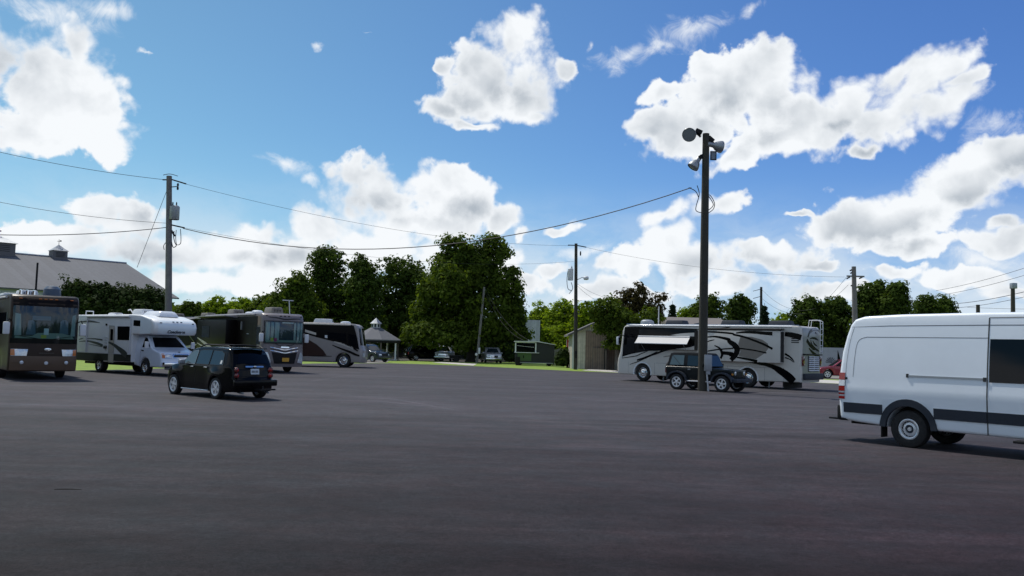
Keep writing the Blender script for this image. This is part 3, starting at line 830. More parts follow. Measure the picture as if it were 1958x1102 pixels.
    for sg in (-1, 1):
        mb = MB(); mb.sheet([(sg * .12, 1.5), (sg * .78, 1.5), (sg * .68, 2.25), (sg * .12, 2.25)], B.end_fn(False, .012), None, .3); V.add('rear_window', mb, M['glass'])
    F = B.end_fn(True, .012)
    mb = MB(); mb.sheet([(-.86, 1.55), (.86, 1.55), (.72, 2.4), (-.72, 2.4)], F, None, .15); V.add('windshield', mb, M['glassblue'])
    mb = MB(); mb.sheet([(-.5, .75), (.5, .75), (.45, 1.1), (-.45, 1.1)], F, None, .2); V.add('grille', mb, M['charcoal'])
    for sg in (-1, 1):
        mb = MB(); mb.sheet([(sg * .52, .78), (sg * .85, .85), (sg * .86, 1.2), (sg * .55, 1.1)], F, None, .15); V.add('headlight', mb, M['lamp'])
    mb = MB(); mb.box((6.85, 0, .48), (.3, 1.8, .3), None, None, .05); V.add('front_bumper', mb, M['charcoal'])
    return V
white_van()
# ================================================================ black retro wagon
def rounded_car_hw(WH, belt, tl, Lc, fl=(), fl_amt=.06, fr=.5, endc=.12):
    """half width over x, z: tumblehome above the belt, flares over wheels, rounded plan corners"""
    def deform(x, t, z):
        up = max(0.0, z - belt)
        w = WH - tl * up
        if z < .35: w -= .05 * (.35 - z) / .2
        for cx in fl:
            d = abs(x - cx)
            if d < fr and z < belt:
                w += fl_amt * (0.5 + .5 * math.cos(PI * d / fr)) * sstep(belt, belt - .22, z)
        e = abs(x - Lc / 2) / (Lc / 2)
        w -= .12 * max(0, e - .72) ** 2 / .0784
        c = endc * t * t
        q = c * sstep(.5 * Lc, 0, x) - c * 1.5 * sstep(.6 * Lc, Lc, x)
        return Vector((x + q, t * w, z))
    return deform

def black_wagon():
    V = Veh('station_wagon', 'black rounded wagon with roof rack and silver five-spoke wheels on the open asphalt', 'car', -7.94, 26.63, 139.2)
    WH = .80; wx = (.93, 3.56)
    prof = [(.02, .26), (-.03, .40), (-.03, .62), (.05, .70), (.08, .95), (.14, 1.12), (.30, 1.42), (.40, 1.53), (.50, 1.575), (.9, 1.605), (1.6, 1.625), (2.2, 1.61), (2.55, 1.565), (2.72, 1.50),
            (2.95, 1.30), (3.18, 1.09), (3.35, 1.06), (3.8, 1.01), (4.1, .94), (4.32, .80), (4.43, .62), (4.46, .40), (4.42, .24)]
    prof += arch(wx[1], .335, .385, .22) + arch(wx[0], .335, .385, .22)
    D = rounded_car_hw(WH, 1.02, .30, 4.45, wx, .085, .62)
    B = Body(prof, WH, D, .06)
    xs = [.1, .2, .3, .45, .6, .75, .9, 1.05, 1.2, 1.35, 1.5, 1.7, 2.0, 2.4, 2.8, 2.95, 3.1, 3.25, 3.4, 3.55, 3.7, 3.85, 4.0, 4.15, 4.3]
    zs = [.35, .5, .65, .75, .82, .9, .96, 1.02, 1.08, 1.2, 1.35, 1.48]
    V.add('body', B.build(xs, zs), M['black'], None, 50)
    for sg in (-1, 1):
        S = B.side_fn(sg, .010)
        for poly, mk in (([(2.30, 1.06), (3.04, 1.06), (2.97, 1.16), (2.80, 1.33), (2.60, 1.46), (2.36, 1.50), (2.30, 1.48)], 'glasslite'),
                     ([(1.42, 1.06), (2.22, 1.06), (2.22, 1.49), (1.98, 1.52), (1.42, 1.52)], 'glassblue'),
                     ([(.50, 1.07), (1.34, 1.06), (1.34, 1.515), (.80, 1.50), (.60, 1.42)], 'glassblue')):
            mb = MB(); mb.sheet(poly, S, None, .2); w = V.add('side_window', mb, M[mk])
            mb = MB(); pl = poly + [poly[0]]; mb.strip(pl, [.016] * len(pl), B.side_fn(sg, .012)); V.add('window_trim', mb, M['steel'] if mk == 'glasslite' else M['rimdark'], w)
        for x0 in (1.38, 2.26):
            mb = MB(); mb.strip([(x0, .28), (x0, 1.02)], [.01, .01], B.side_fn(sg, .003)); V.add('door_seam', mb, M['rimdark'])
        for x0 in (1.55, 2.42):
            mb = MB(); mb.box(S(x0, .97) + Vector((0, sg * .02, 0)), (.20, .035, .035), None, None, .012); V.add('door_handle', mb, M['chrome'])
        mb = MB(); mb.box((2.9, sg * .93, 1.10), (.13, .2, .15), None, None, .04); V.add('mirror', mb, M['glasslite'] if False else M['steel'])
        mb = MB(); mb.tube([B.deform(1.35, sg, .245) + Vector((0, sg * .02, 0)), B.deform(3.1, sg, .245) + Vector((0, sg * .02, 0))], .018); V.add('sill_trim', mb, M['alloy'])
        # roof rail
        mb = MB(); mb.tube([(.55, sg * .56, 1.60), (.75, sg * .56, 1.665), (2.1, sg * .56, 1.69), (2.4, sg * .56, 1.60)], .022); 
        V.add('roof_rail', mb, M['blackmatt'])
        # tail lamps: pair of round red lenses
        lm = MB()
        for z, m_, r in ((.93, 'darkred', .085), (.76, 'darkred', .085)):
            P = B.deform(.045 if z > .85 else .03, sg * .86, z)
            lm.lathe([(r, -.03), (r, .03), (r * .7, .045), (0, .05)], M[m_], 18, Matrix.Translation(P) @ Matrix.Rotation(-PI / 2, 4, 'Y') @ Matrix.Rotation(sg * R(28), 4, 'X'))
            lm.lathe([(r * .5, .05), (r * .4, .058), (0, .06)], M['red'], 14, Matrix.Translation(P) @ Matrix.Rotation(-PI / 2, 4, 'Y') @ Matrix.Rotation(sg * R(28), 4, 'X'))
        V.add('tail_lamp', lm)
        for cx in wx: wheel(V, cx, sg * .745, .335, .215, 'five', sg)
        mb = MB(); mb.tube([(.25, sg * .45, .24), (-.05, sg * .45, .22)], .03); V.add('exhaust_pipe', mb, M['steel'])
    for x in (.95, 1.95):
        mb = MB(); mb.tube([(x, -.56, 1.685), (x, 0, 1.70), (x, .56, 1.685)], .02); V.add('roof_crossbar', mb, M['blackmatt'])
    R_ = B.end_fn(False, .012)
    mb = MB(); mb.sheet([(-.64, 1.13), (.64, 1.13), (.52, 1.47), (-.52, 1.47)], R_, None, .12); V.add('rear_window', mb, M['glass'])
    mb = MB(); mb.prism([(-.36, 1.015), (.36, 1.015), (.36, 1.06), (-.36, 1.06)], lambda u, v, d: R_(u, v) + Vector((-d, 0, 0)), 0, .03); mb.lathe([(.05, 0), (.05, .01), (0, .014)], M['plateyellow'], 12, Matrix.Translation(R_(0, 1.037) + Vector((-.03, 0, 0))) @ Matrix.Rotation(-PI / 2, 4, 'Y') @ Matrix.Scale(.5, 4, (1, 0, 0)))
    mb.mats = [M['chrome']] + mb.mats[0:1] if len(mb.mats) == 1 else mb.mats
    for f in mb.bm.faces: f.material_index = 0
    V.add('chrome_strip', mb)
    pl = MB(); pl.prism([(-.17, .80), (.17, .80), (.17, .97), (-.17, .97)], lambda u, v, d: R_(u, v) + Vector((-d, 0, 0)), 0, .012, M['platewhite'])
    for k in range(6):
        u = -.12 + k * .042 + (.02 if k > 2 else 0)
        pl.prism([(u, .85), (u + .022, .85), (u + .022, .915), (u, .915)], lambda u, v, d: R_(u, v) + Vector((-d, 0, 0)), .011, .014, M['charcoal'])
    V.add('number_plate', pl)
    mb = MB(); mb.box((.0, 0, .53), (.12, 1.52, .20), None, None, .04); V.add('rear_bumper', mb, M['black'])
    mb = MB(); mb.box((.40, 0, 1.60), (.26, 1.1, .035), None, None, .012); V.add('spoiler', mb, M['black'])
    mb = MB(); mb.box((-.25, 0, .33), (.55, .06, .06)); mb.box((-.52, -.12, .35), (.06, .5, .05)); mb.lathe([(.03, 0), (.03, .05), (.02, .09), (0, .1)], None, 10, Matrix.Translation((-.42, 0, .36))); V.add('tow_bar', mb, M['blackmatt'])
    mb = MB(); mb.box((2.2, 0, .42), (4.1, 1.15, .36)); V.add('underbody', mb, M['under'])
    F = B.end_fn(True, .014)
    mb = MB(); mb.sheet([(-.62, 1.12), (.62, 1.12), (.52, 1.49), (-.52, 1.49)], F, None, .12); V.add('windshield', mb, M['glassblue'])
    mb = MB(); mb.sheet([(-.4, .5), (.4, .5), (.42, .78), (-.42, .78)], F, None, .12); V.add('grille', mb, M['chrome'])
    for sg in (-1, 1):
        mb = MB(); mb.sheet([(sg * .46, .6), (sg * .66, .62), (sg * .66, .84), (sg * .48, .82)], F, None, .1); V.add('headlight', mb, M['lamp'])
    mb = MB(); p0 = B.side_fn(1, .014)
    mb.sheet([(.60, 1.10), (.70, 1.10), (.70, 1.21), (.60, 1.21)], p0, None, 0); V.add('window_sticker', mb, M['paper'])
    return V
black_wagon()

# ================================================================ dark soft-top off-roader
def offroader():
    V = Veh('off_road_car', 'dark soft-top off-road car parked behind the tall floodlight pole', 'car', 8.29, 43.12, -40.9)
    WH = .80; wx = (.70, 3.12); r = .385
    M['jeep'] = mat('dark_green_paint', (0.006, 0.010, 0.012), 0.25, 0, 0.1, spec=.25)
    prof = [(.05, .52), (.04, 1.15), (2.35, 1.15), (2.42, 1.13), (3.55, 1.05), (3.60, .98), (3.60, .55)]
    prof += arch(wx[1], .42, .50, .5) + arch(wx[0], .42, .50, .5)
    D = lambda x, t, z: Vector((x, t * (WH - (.10 * sstep(2.5, 3.6, x))), z))
    B = Body(prof, WH, D, .05)
    V.add('body', B.build([.5, 1, 1.5, 2, 2.5, 2.8, 3.1, 3.35], [.8, 1.0]), M['jeep'], None, 40)
    T = Body([(.06, 1.16), (.16, 1.62), (.22, 1.80), (.4, 1.84), (1.3, 1.86), (2.05, 1.83), (2.12, 1.78), (2.40, 1.16)], .76, lambda x, t, z: Vector((x, t * (.76 - .16 * max(0, z - 1.16)), z)), .06)
    V.add('soft_top', T.build([.8, 1.5], [1.4, 1.7]), mat('soft_top_cloth', (.016, .018, .021), .85, spec=.2), None, 40)
    for sg in (-1, 1):
        S = T.side_fn(sg, .01)
        for poly, mk in (([(.24, 1.22), (1.02, 1.22), (1.02, 1.70), (.36, 1.70)], 'glasslite'), ([(1.22, 1.20), (2.20, 1.20), (2.02, 1.68), (1.22, 1.70)], 'glassblue')):
            mb = MB(); mb.sheet(poly, S, None, .3); w = V.add('side_window', mb, M[mk])
            if mk == 'glasslite':
                mb = MB(); mb.strip([(.36, 1.70), (.85, 1.22)], [.03, .03], T.side_fn(sg, .014)); V.add('window_strap', mb, M['rimdark'], w)
        for cx in wx:
            mb = MB(); f = lambda u, v, d, sg=sg: Vector((u, sg * (d), v))
            for i in range(8):
                a, b = R(8 + i * 20.5), R(8 + (i + 1) * 20.5)
                mb.prism([(cx + .58 * math.cos(a), .44 + .50 * math.sin(a)), (cx + .58 * math.cos(b), .44 + .50 * math.sin(b)), (cx + .51 * math.cos(b), .42 + .44 * math.sin(b)), (cx + .51 * math.cos(a), .42 + .44 * math.sin(a))], f, .62, .935)
            V.add('fender_flare', mb, M['charcoal'])
            wheel(V, cx, sg * .80, r, .24, 'jeep', sg)
        for x0 in (1.14, 2.25):
            mb = MB(); mb.strip([(x0, .58), (x0, 1.12)], [.012, .012], B.side_fn(sg, .004)); V.add('door_seam', mb, M['rimdark'])
        mb = MB(); mb.box((1.35, sg * .815, 1.02), (.14, .03, .05)); V.add('door_handle', mb, M['steel'])
        mb = MB(); mb.tube([(1.25, sg * .86, .46), (2.55, sg * .86, .46)], .03); V.add('side_step', mb, M['alloy'])
        mb = MB(); mb.box((2.22, sg * .95, 1.25), (.08, .2, .17), None, None, .03); V.add('mirror', mb, M['blackmatt'])
        mb = MB(); mb.lathe([(.095, -.02), (.095, .02), (.06, .035), (0, .04)], None, 18, Matrix.Translation((3.61, sg * .46, .90)) @ Matrix.Rotation(PI / 2, 4, 'Y')); V.add('headlight', mb, M['lamp'])
        mb = MB(); mb.box((3.6, sg * .72, .86), (.05, .10, .08)); V.add('turn_signal', mb, M['amber'])
        mb = MB(); mb.box((.02, sg * .70, .92), (.06, .14, .22)); V.add('tail_lamp', mb, M['darkred'])
    mb = MB()
    mb.box((3.60, 0, .86), (.04, 1.28, .40), M['jeep'], None, .02)
    for k in range(7): mb.box((3.622, -.24 + k * .08, .87), (.01, .035, .26), M['rimdark'])
    V.add('grille', mb)
    mb = MB(); mb.box((3.78, 0, .56), (.20, 1.66, .18), None, None, .03); mb.box((3.9, -.3, .56), (.02, .07, .07)); V.add('front_bumper', mb, M['charcoal'])
    mb = MB(); mb.prism([(-.66, 1.20), (.66, 1.20), (.60, 1.72), (-.60, 1.72)], lambda u, v, d: Vector((2.43 + d - (v - 1.16) * .46, u, v)), 0, .015); V.add('windshield', mb, M['glassblue'])
    mb = MB(); mb.box((1.9, 0, .62), (3.4, 1.0, .36)); V.add('underbody', mb, M['under'])
    o = wheel(V, -.13, 0, .385, .24, 'jeep', 1); o.location = (-.13, 0, 1.0); o.rotation_euler = (0, 0, PI / 2); o.name = 'spare_wheel'
    return V
offroader()
# ================================================================ motorhomes
RW = 1.275
def rv_profile(L, wx, zr, r=.50, nose='flat', z0=.36, cap=.16):
    if nose == 'flat':
        f = [(L - .9, zr), (L - .35, zr - .03), (L - .15, zr - .14), (L - .04, zr - .38), (L, zr - .8), (L + .02, 1.5), (L + .06, 1.2), (L + .08, .7), (L + .04, z0)]
    else:
        f = [(L - 1.3, zr), (L - .7, zr - .05), (L - .45, zr - .17), (L - .33, zr - .38), (L - .12, 1.7), (L + .03, 1.3), (L + .07, .9), (L + .05, .5), (L, z0)]
    p = [(.03, z0 + .05), (0, .7), (0, zr - .4), (.05, zr - .12), (cap, zr - .02), (.5, zr), (3, zr)] + f
    for x in sorted(wx, reverse=True): p += arch(x, .5, r + .09, z0)
    return p
def rv_deform(L, nose=.22):
    def D(x, t, z):
        a = abs(t)
        q = -nose * a ** 3.5 * sstep(L - 1.2, L, x) + .08 * a ** 5 * sstep(.6, 0, x)
        return Vector((x + q, t * RW, z))
    return D
def sides(V, B, name, poly, m, sg, off=.006, step=0, parent=None):
    mb = MB(); mb.sheet(poly, B.side_fn(sg, off), None, step); return V.add(name, mb, m, parent)
def dome(V, name, x, y, z, r, h, m):
    mb = MB(); mb.lathe([(r, 0), (r, h * .35), (r * .93, h * .7), (r * .6, h * .94), (0, h)], None, 20, Matrix.Translation((x, y, z - .02))); return V.add(name, mb, m)
def ac_unit(V, x, y, z, m, l=.95, w=.7, h=.30, name='air_conditioner'):
    mb = MB(); mb.box((x, y, z + h / 2 - .02), (l, w, h), None, None, .07, (.84, .86))
    mb.box((x, y, z), (l * .8, w * .8, .06))
    for k in range(5): mb.box((x - l * .44, y - w * .25 + k * w * .125, z + h * .5), (.05, .03, h * .45), M['rimdark'])
    mb.mats = [m] + [q for q in mb.mats]; 
    for f in mb.bm.faces: pass
    o = mb.build(name, None, V.root); 
    return o
def ac_unit(V, x, y, z, m, l=.95, w=.7, h=.30, name='air_conditioner'):
    mb = MB(); mb.box((x, y, z + h / 2 - .02), (l, w, h), m, None, .07, (.84, .86))
    for k in range(5): mb.box((x + l * .455, y - w * .25 + k * w * .125, z + h * .45), (.05, .03, h * .4), M['rimdark'])
    return V.add(name, mb)
def strokes(V, fn_of, name, lst, m, sg=1, tp=None):
    """painted swooshes; lst of [(u, v, width), ...] in surface coordinates"""
    for pts in lst:
        s_ = smoothline(pts, 6)
        mb = MB(); mb.strip([(a, b) for a, b, w in s_], [max(.012, w) for a, b, w in s_], fn_of)
        V.add(name, mb, m)
def roof_rail(V, pts, r, name, m):
    mb = MB(); mb.tube(pts, r); return V.add(name, mb, m)
def rv_mirror(V, x, sg, z, m, arm=.35, h=.42):
    mb = MB(); mb.tube([(x, sg * RW * .97, z + .25), (x + .12, sg * (RW + arm * .5), z + .32), (x + .16, sg * (RW + arm), z + .2)], .025, M['blackmatt'])
    mb.box((x + .16, sg * (RW + arm + .02), z - .05), (.16, .24, h), m, None, .05)
    mb.box((x + .072, sg * (RW + arm + .02), z - .05), (.01, .19, h * .85), M['chrome'])
    return V.add('mirror', mb)

# ---------------------------------------------------------------- cream motorhome with black swooshes (right)
def cream_motorhome():
    V = Veh('motorhome', 'long cream motorhome with sweeping black swooshes, seen from its rear corner beside the off-road car', 'motorhome', 16.27, 45.76, 137.9, 'motorhomes parked round the lot', pitch=-.25)
    L = 12.0; wx = (3.1, 9.95)
    B = Body(rv_profile(L, wx, 3.42, .50, 'rake'), RW, rv_deform(L, .30), .07)
    V.add('body', B.build([.2, .4, 1, 2, 4, 6, 8, 9, 10, 10.8, 11.2, 11.5, 11.8], [.7, 1.2, 1.8, 2.4, 2.9, 3.2]), M['cream'], None, 40)
    a = C(1170, 600, 6.887); b = C(1390, 600, 6.887)
    S = B.side_fn(1, .010); S2 = B.side_fn(1, .014)
    sd = lambda q: V.side(RW, q)
    blk = a([(140, 175), (320, 172), (700, 185), (1130, 200), (1100, 236), (900, 262), (760, 285), (1085, 296), (1086, 430), (1000, 455), (740, 470), (600, 490), (480, 490), (320, 518), (90, 566), (110, 380), (125, 260)])
    sides(V, B, 'black_side_panel', sd(blk), M['black'], 1, .008, .6)
    sides(V, B, 'side_window', [(p[0], p[1]) for p in sd(a([(330, 395), (660, 405), (660, 488), (470, 487), (330, 512)]))], M['glass'], 1, .02)
    sides(V, B, 'side_window', sd(a([(135, 262), (300, 268), (300, 505), (100, 548), (112, 380)])), M['glass'], 1, .02, .4)
    # slide-out room in the rear half
    so_ = .46; Y = RW + so_
    p0 = V.px('y', Y, *b([(703, 290)])[0]); x0 = p0.x; x1 = V.px('y', Y, 1350, 680).x
    z0 = V.px('y', Y, *b([(703, 652)])[0]).z; z1 = V.px('y', Y, *b([(705, 226)])[0]).z
    mb = MB(); mb.box(((x0 + x1) / 2, RW + so_ / 2 - .05, (z0 + z1) / 2), (x1 - x0, so_ + .1, z1 - z0), None, None, .03)
    so = V.add('slide_out_room', mb, M['cream'])
    mb = MB(); mb.box((x0 - .006, RW + so_ / 2, (z0 + z1) / 2), (.012, so_ - .06, z1 - z0 - .08)); V.add('slide_out_flange', mb, M['rubber'], so)
    mb = MB(); mb.tube([(x0 - .06, Y + .02, z1 + .06), (x1 + .05, Y + .02, z1 + .06)], .06, None, 10)
    mb.box(((x0 + x1) / 2, RW + so_ / 2, z1 + .11), (x1 - x0 + .06, so_, .02)); V.add('slide_out_awning', mb, M['blackmatt'], so)
    F = lambda u, v: Vector((u, Y + .006, v)); Fb = lambda u, v: Vector((u, Y + .003, v))
    so2 = lambda q: V.side(Y, q)
    def clip(pts): return [(u, v, w) for u, v, w in pts if x0 + .03 < u < x1 - .02 and z0 + .03 < v < z1 - .03]
    def conv(crop, arr, y): return [(*V.side(y, crop([(q[0], q[1])]))[0], q[2] / 220.0) for q in arr]
    def mixed(arrs, y): 
        o = []
        for cr, arr in arrs: o += conv(cr, arr, y)
        return o
    mb = MB(); gp_ = so2(b([(180, 296), (330, 306), (470, 346), (540, 395), (545, 460), (500, 520), (380, 600), (150, 560), (178, 500), (150, 400)])); mb.sheet([(min(max(u, x0 + .02), x1 - .02), min(max(v, z0 + .02), z1 - .02)) for u, v in gp_], Fb, None, 0); V.add('grey_patch', mb, M['tanplastic'], so)
    onslide = [
        [(a, [(1250, 238, 20), (1400, 245, 22), (1584, 262, 22)]), (b, [(90, 276, 24), (200, 300, 24), (300, 332, 24), (480, 402, 26), (600, 465, 26), (698, 524, 24)])],
        [(b, [(120, 256, 14), (220, 245, 26), (350, 245, 34), (500, 258, 40), (600, 264, 44), (700, 270, 46)])],
        [(a, [(1250, 310, 14), (1350, 302, 22), (1450, 318, 30), (1540, 342, 40)]), (b, [(30, 366, 52), (90, 406, 66), (128, 450, 74), (132, 500, 72), (100, 560, 62), (50, 610, 54), (0, 640, 44)]), (a, [(1520, 655, 26), (1480, 672, 14)])],
        [(a, [(1350, 420, 12), (1410, 450, 24), (1445, 500, 36), (1452, 545, 34), (1430, 590, 24), (1415, 615, 12)])],
        [(a, [(1255, 495, 14), (1400, 472, 16), (1584, 458, 16)]), (b, [(80, 452, 16), (150, 455, 16), (350, 482, 16), (520, 518, 16), (698, 572, 14)])],
        [(a, [(1440, 515, 40), (1584, 530, 46)]), (b, [(40, 545, 36), (90, 552, 20)])],
        [(b, [(130, 575, 16), (220, 590, 26), (300, 605, 30), (400, 628, 34), (480, 642, 26)])],
        [(a, [(1250, 372, 12), (1300, 355, 14), (1350, 345, 8)])],
    ]
    for k in onslide:
        c = clip(mixed(k, Y))
        if len(c) > 1: strokes(V, F, 'swoosh', [c], M['black'])
    onbody = [
        [(b, [(765, 268, 50), (850, 280, 60), (950, 302, 66), (1000, 318, 66)])],
        [(b, [(765, 528, 24), (820, 562, 20), (865, 602, 16), (895, 642, 6)])],
        [(b, [(765, 578, 14), (830, 602, 12), (880, 640, 6)])],
        [(b, [(120, 590, 10), (260, 620, 24), (420, 655, 34), (520, 672, 40), (620, 705, 56), (700, 752, 80), (780, 805, 92), (860, 875, 96), (885, 900, 90)])],
        [(a, [(85, 582, 10), (200, 574, 10), (320, 556, 12), (400, 522, 10), (470, 495, 8)])],
        [(a, [(235, 668, 6), (320, 640, 10), (420, 595, 16), (520, 548, 22), (600, 520, 24), (700, 482, 26), (790, 458, 30), (900, 450, 18)])],
        [(a, [(330, 612, 20), (480, 560, 20), (600, 505, 20)])],
        [(a, [(680, 570, 4), (760, 556, 8), (840, 560, 4)])],
        [(a, [(760, 285, 8), (900, 258, 10), (1090, 244, 14)])],
        [(a, [(1095, 205, 8), (1250, 215, 12), (1500, 185, 12)]), (b, [(60, 172, 6)])],
    ]
    for k in onbody:
        c = mixed(k, RW)
        strokes(V, S2, 'swoosh', [c], M['black'])
    # front slide-out, its end wall and the fold-out window awning
    p1 = V.px('y', RW + .35, *a([(1090, 300)])[0]); q1 = V.px('y', RW + .35, *a([(1090, 480)])[0]); q2 = V.px('y', RW + .35, *a([(1090, 215)])[0])
    mb = MB(); mb.box((p1.x + 1.9, RW + .15, (q1.z + q2.z) / 2), (3.8, .4, q2.z - q1.z), None, None, .02)
    sf = V.add('slide_out_room', mb, M['black'])
    mb = MB(); fn = lambda u, v: Vector((u, RW + .356, v)); lw = V.side(RW + .35, a([(1040, 440), (1085, 425), (1085, 478), (1000, 478), (830, 466), (960, 452)])); mb.sheet(lw, fn); V.add('cream_flash', mb, M['cream'], sf)
    mb = MB(); lw = V.side(RW + .35, a([(770, 284), (900, 262), (1085, 250), (1085, 300), (900, 296)])); mb.sheet(lw, fn); V.add('cream_flash', mb, M['cream'], sf)
    mb = MB(); mb.box((p1.x - .006, RW + .17, (q1.z + q2.z) / 2), (.012, .36, q2.z - q1.z - .04)); V.add('slide_out_flange', mb, M['rubber'], sf)
    Ya, Yb = RW + .42, RW + .95
    tl, tr = V.px('y', Ya, *a([(345, 302)])[0]), V.px('y', Ya, *a([(1025, 320)])[0])
    bl, br = V.px('y', Yb, *a([(300, 378)])[0]), V.px('y', Yb, *a([(985, 410)])[0])
    tl.z = tr.z = (tl.z + tr.z) / 2; bl.z = br.z = (bl.z + br.z) / 2
    mb = MB(); k = 0; t_ = Vector((0, .0, .02))
    q = [mb.bm.verts.new(v) for v in (tl, tr, br, bl)]; q_ = [mb.bm.verts.new(v - t_) for v in (tl, tr, br, bl)]
    mb.face(q); mb.face(q_[::-1])
    for i in range(4): mb.face([q[i], q_[i], q_[(i + 1) % 4], q[(i + 1) % 4]])
    aw = V.add('window_awning', mb, M['awning'])
    roof_rail(V, [tl + Vector((0, -.02, .04)), tr + Vector((0, -.02, .04))], .035, 'awning_rail', M['plastic']).parent = aw
    roof_rail(V, [bl, br], .03, 'awning_roller', M['plastic']).parent = aw
    for q in (.12, .93):
        roof_rail(V, [lerp(bl, br, q), Vector((lerp(tl, tr, q).x, RW + .36, tl.z - .75))], .014, 'awning_arm', M['steel']).parent = aw
    # baggage doors, sill, bright gutter
    for x in (1.0, 2.1, 4.3, 5.6, 7.0, 8.3, 9.1, 11.0):
        mb = MB(); mb.strip([(x, .40), (x, 1.12)], [.012, .012], B.side_fn(1, .004)); V.add('baggage_door_seam', mb, M['seam'])
    mb = MB(); mb.strip([(1.0, 1.12), (9.0, 1.12)], [.012, .012], B.side_fn(1, .004)); V.add('panel_seam', mb, M['seam'])
    roof_rail(V, [(.6, RW + .03, 3.36), (11.0, RW + .03, 3.36)], .035, 'awning_tube', M['white'])
    roof_rail(V, [(.2, RW * .96, 3.425), (11.2, RW * .96, 3.425)], .02, 'roof_gutter', M['chrome'])
    for cx in wx:
        mb = MB(); o = arch(cx, .5, .66, .37, 14); i_ = arch(cx, .5, .58, .37, 14)
        for i in range(14): mb.prism([o[i], o[i + 1], i_[i + 1], i_[i]], lambda u, v, d: Vector((u, RW + d, v)), -.04, .02)
        V.add('wheel_arch', mb, M['white'])
        for sg in (-1, 1): wheel(V, cx, sg * 1.10, .5, .28, 'truck', sg)
    mb = MB(); mb.box((L / 2, 0, .62), (L - .6, 1.9, .42)); V.add('underbody', mb, M['under'])
    mb = MB(); mb.box((1.05, 0, .22), (.04, 2.3, .36)); V.add('mud_flap', mb, M['blackmatt'])
    for x in (2.0, 8.7):
        for sg in (-1, 1): roof_rail(V, [(x, sg * .9, .6), (x, sg * .9, .03)], .045, 'levelling_jack', M['steel'])
    # rear wall
    E_ = B.end_fn(False, .010); E2 = B.end_fn(False, .016)
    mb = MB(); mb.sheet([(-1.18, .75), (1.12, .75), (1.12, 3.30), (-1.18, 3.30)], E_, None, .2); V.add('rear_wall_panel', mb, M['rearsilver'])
    rr = lambda q: [(p.y, p.z) for p in (V.px('x', 0, *z) for z in b(q))]
    sw = [[(1062, 310, .10), (1085, 255, .14), (1130, 215, .16), (1180, 205, .12), (1220, 225, .12), (1232, 262, .10)], [(1090, 330, .05), (1130, 322, .1), (1165, 330, .12), (1200, 350, .05)],
          [(1100, 345, .05), (1112, 400, .12), (1150, 455, .15), (1210, 492, .08)], [(1050, 350, .2), (1085, 405, .22), (1120, 452, .14), (1150, 480, .05)], [(1075, 455, .06), (1120, 505, .16), (1180, 552, .16), (1245, 585, .08)], [(1165, 250, .1), (1178, 262, .1)],
          [(1130, 360, .04), (1150, 400, .12), (1190, 430, .04)]]
    for st in sw:
        pts = [(*rr([(x, y)])[0], w) for x, y, w in st]; strokes(V, E2, 'rear_swoosh', [pts], M['black'])
    gy0, gy1 = -.85, .52
    mb = MB(); mb.prism([(gy0, .98), (gy1, .98), (gy1, 1.82), (gy0, 1.82)], lambda u, v, d: Vector((-d, u, v)), 0, .03); ga = V.add('engine_grille', mb, M['rimdark'])
    for k in range(8):
        mb = MB(); z = 1.04 + k * .105; mb.box((-.045, (gy0 + gy1) / 2, z), (.04, gy1 - gy0 - .04, .055), None, Matrix.Rotation(.4, 3, 'Y')); V.add('louvre', mb, M['plastic'], ga)
    mb = MB(); mb.box((-.055, -.17, 1.41), (.02, .05, .8)); V.add('grille_bar', mb, M['plastic'], ga)
    mb = MB(); mb.box((-.04, -.1, .72), (.16, 2.45, .34), None, None, .05); V.add('rear_bumper', mb, M['charcoal'])
    mb = MB(); mb.box((-.05, 0, 1.90), (.1, 2.4, .06), None, None, .02); V.add('rear_trim', mb, M['blackmatt'])
    for sg in (-1, 1):
        mb = MB(); mb.box((.0, sg * 1.13, 1.55), (.08, .20, .50), None, None, .03); V.add('tail_lamp', mb, M['darkred'])
    for k in range(4):
        mb = MB(); mb.prism([(.18, 2.50 + k * .10), (.60, 2.50 + k * .10), (.60, 2.55 + k * .10), (.18, 2.55 + k * .10)], lambda u, v, d: Vector((u, RW + d, v)), 0, .012); V.add('side_vent', mb, M['blackmatt'])
    mb = MB()
    for y in (-1.14, -.80):
        mb.tube([(-.10, y, 1.95), (-.13, y, 3.3), (-.12, y, 3.72), (.05, y, 3.80), (.5, y, 3.78), (.55, y, 3.42)], .022)
    for k in range(6): mb.tube([(-.12, -1.14, 2.1 + k * .3), (-.12, -.80, 2.1 + k * .3)], .018)
    V.add('ladder', mb, M['alloy'])
    # roof
    dome(V, 'satellite_dome', 10.3, .3, 3.42, .42, .36, M['steel'])
    for x in (8.3, 4.6, 1.7): ac_unit(V, x, .1, 3.42, M['charcoal'], 1.3, .8, .32)
    dome(V, 'roof_vent', 6.6, .5, 3.42, .3, .16, M['charcoal'])
    roof_rail(V, [(9.3, .6, 3.4), (9.3, .6, 4.55), ], .03, 'antenna', M['plastic'])
    F_ = B.end_fn(True, .014)
    mb = MB(); mb.sheet([(-1.15, 1.75), (1.15, 1.75), (1.12, 3.1), (-1.12, 3.1)], F_, None, .15); V.add('windshield', mb, M['glass'])
    for sg in (-1, 1):
        mb = MB(); mb.sheet([(sg * .75, .8), (sg * 1.15, .8), (sg * 1.15, 1.15), (sg * .8, 1.05)], F_, None, .15); V.add('headlight', mb, M['lamp'])
        rv_mirror(V, 11.35, sg, 2.45, M['white'], .35, .5)
    return V
cream_motorhome()

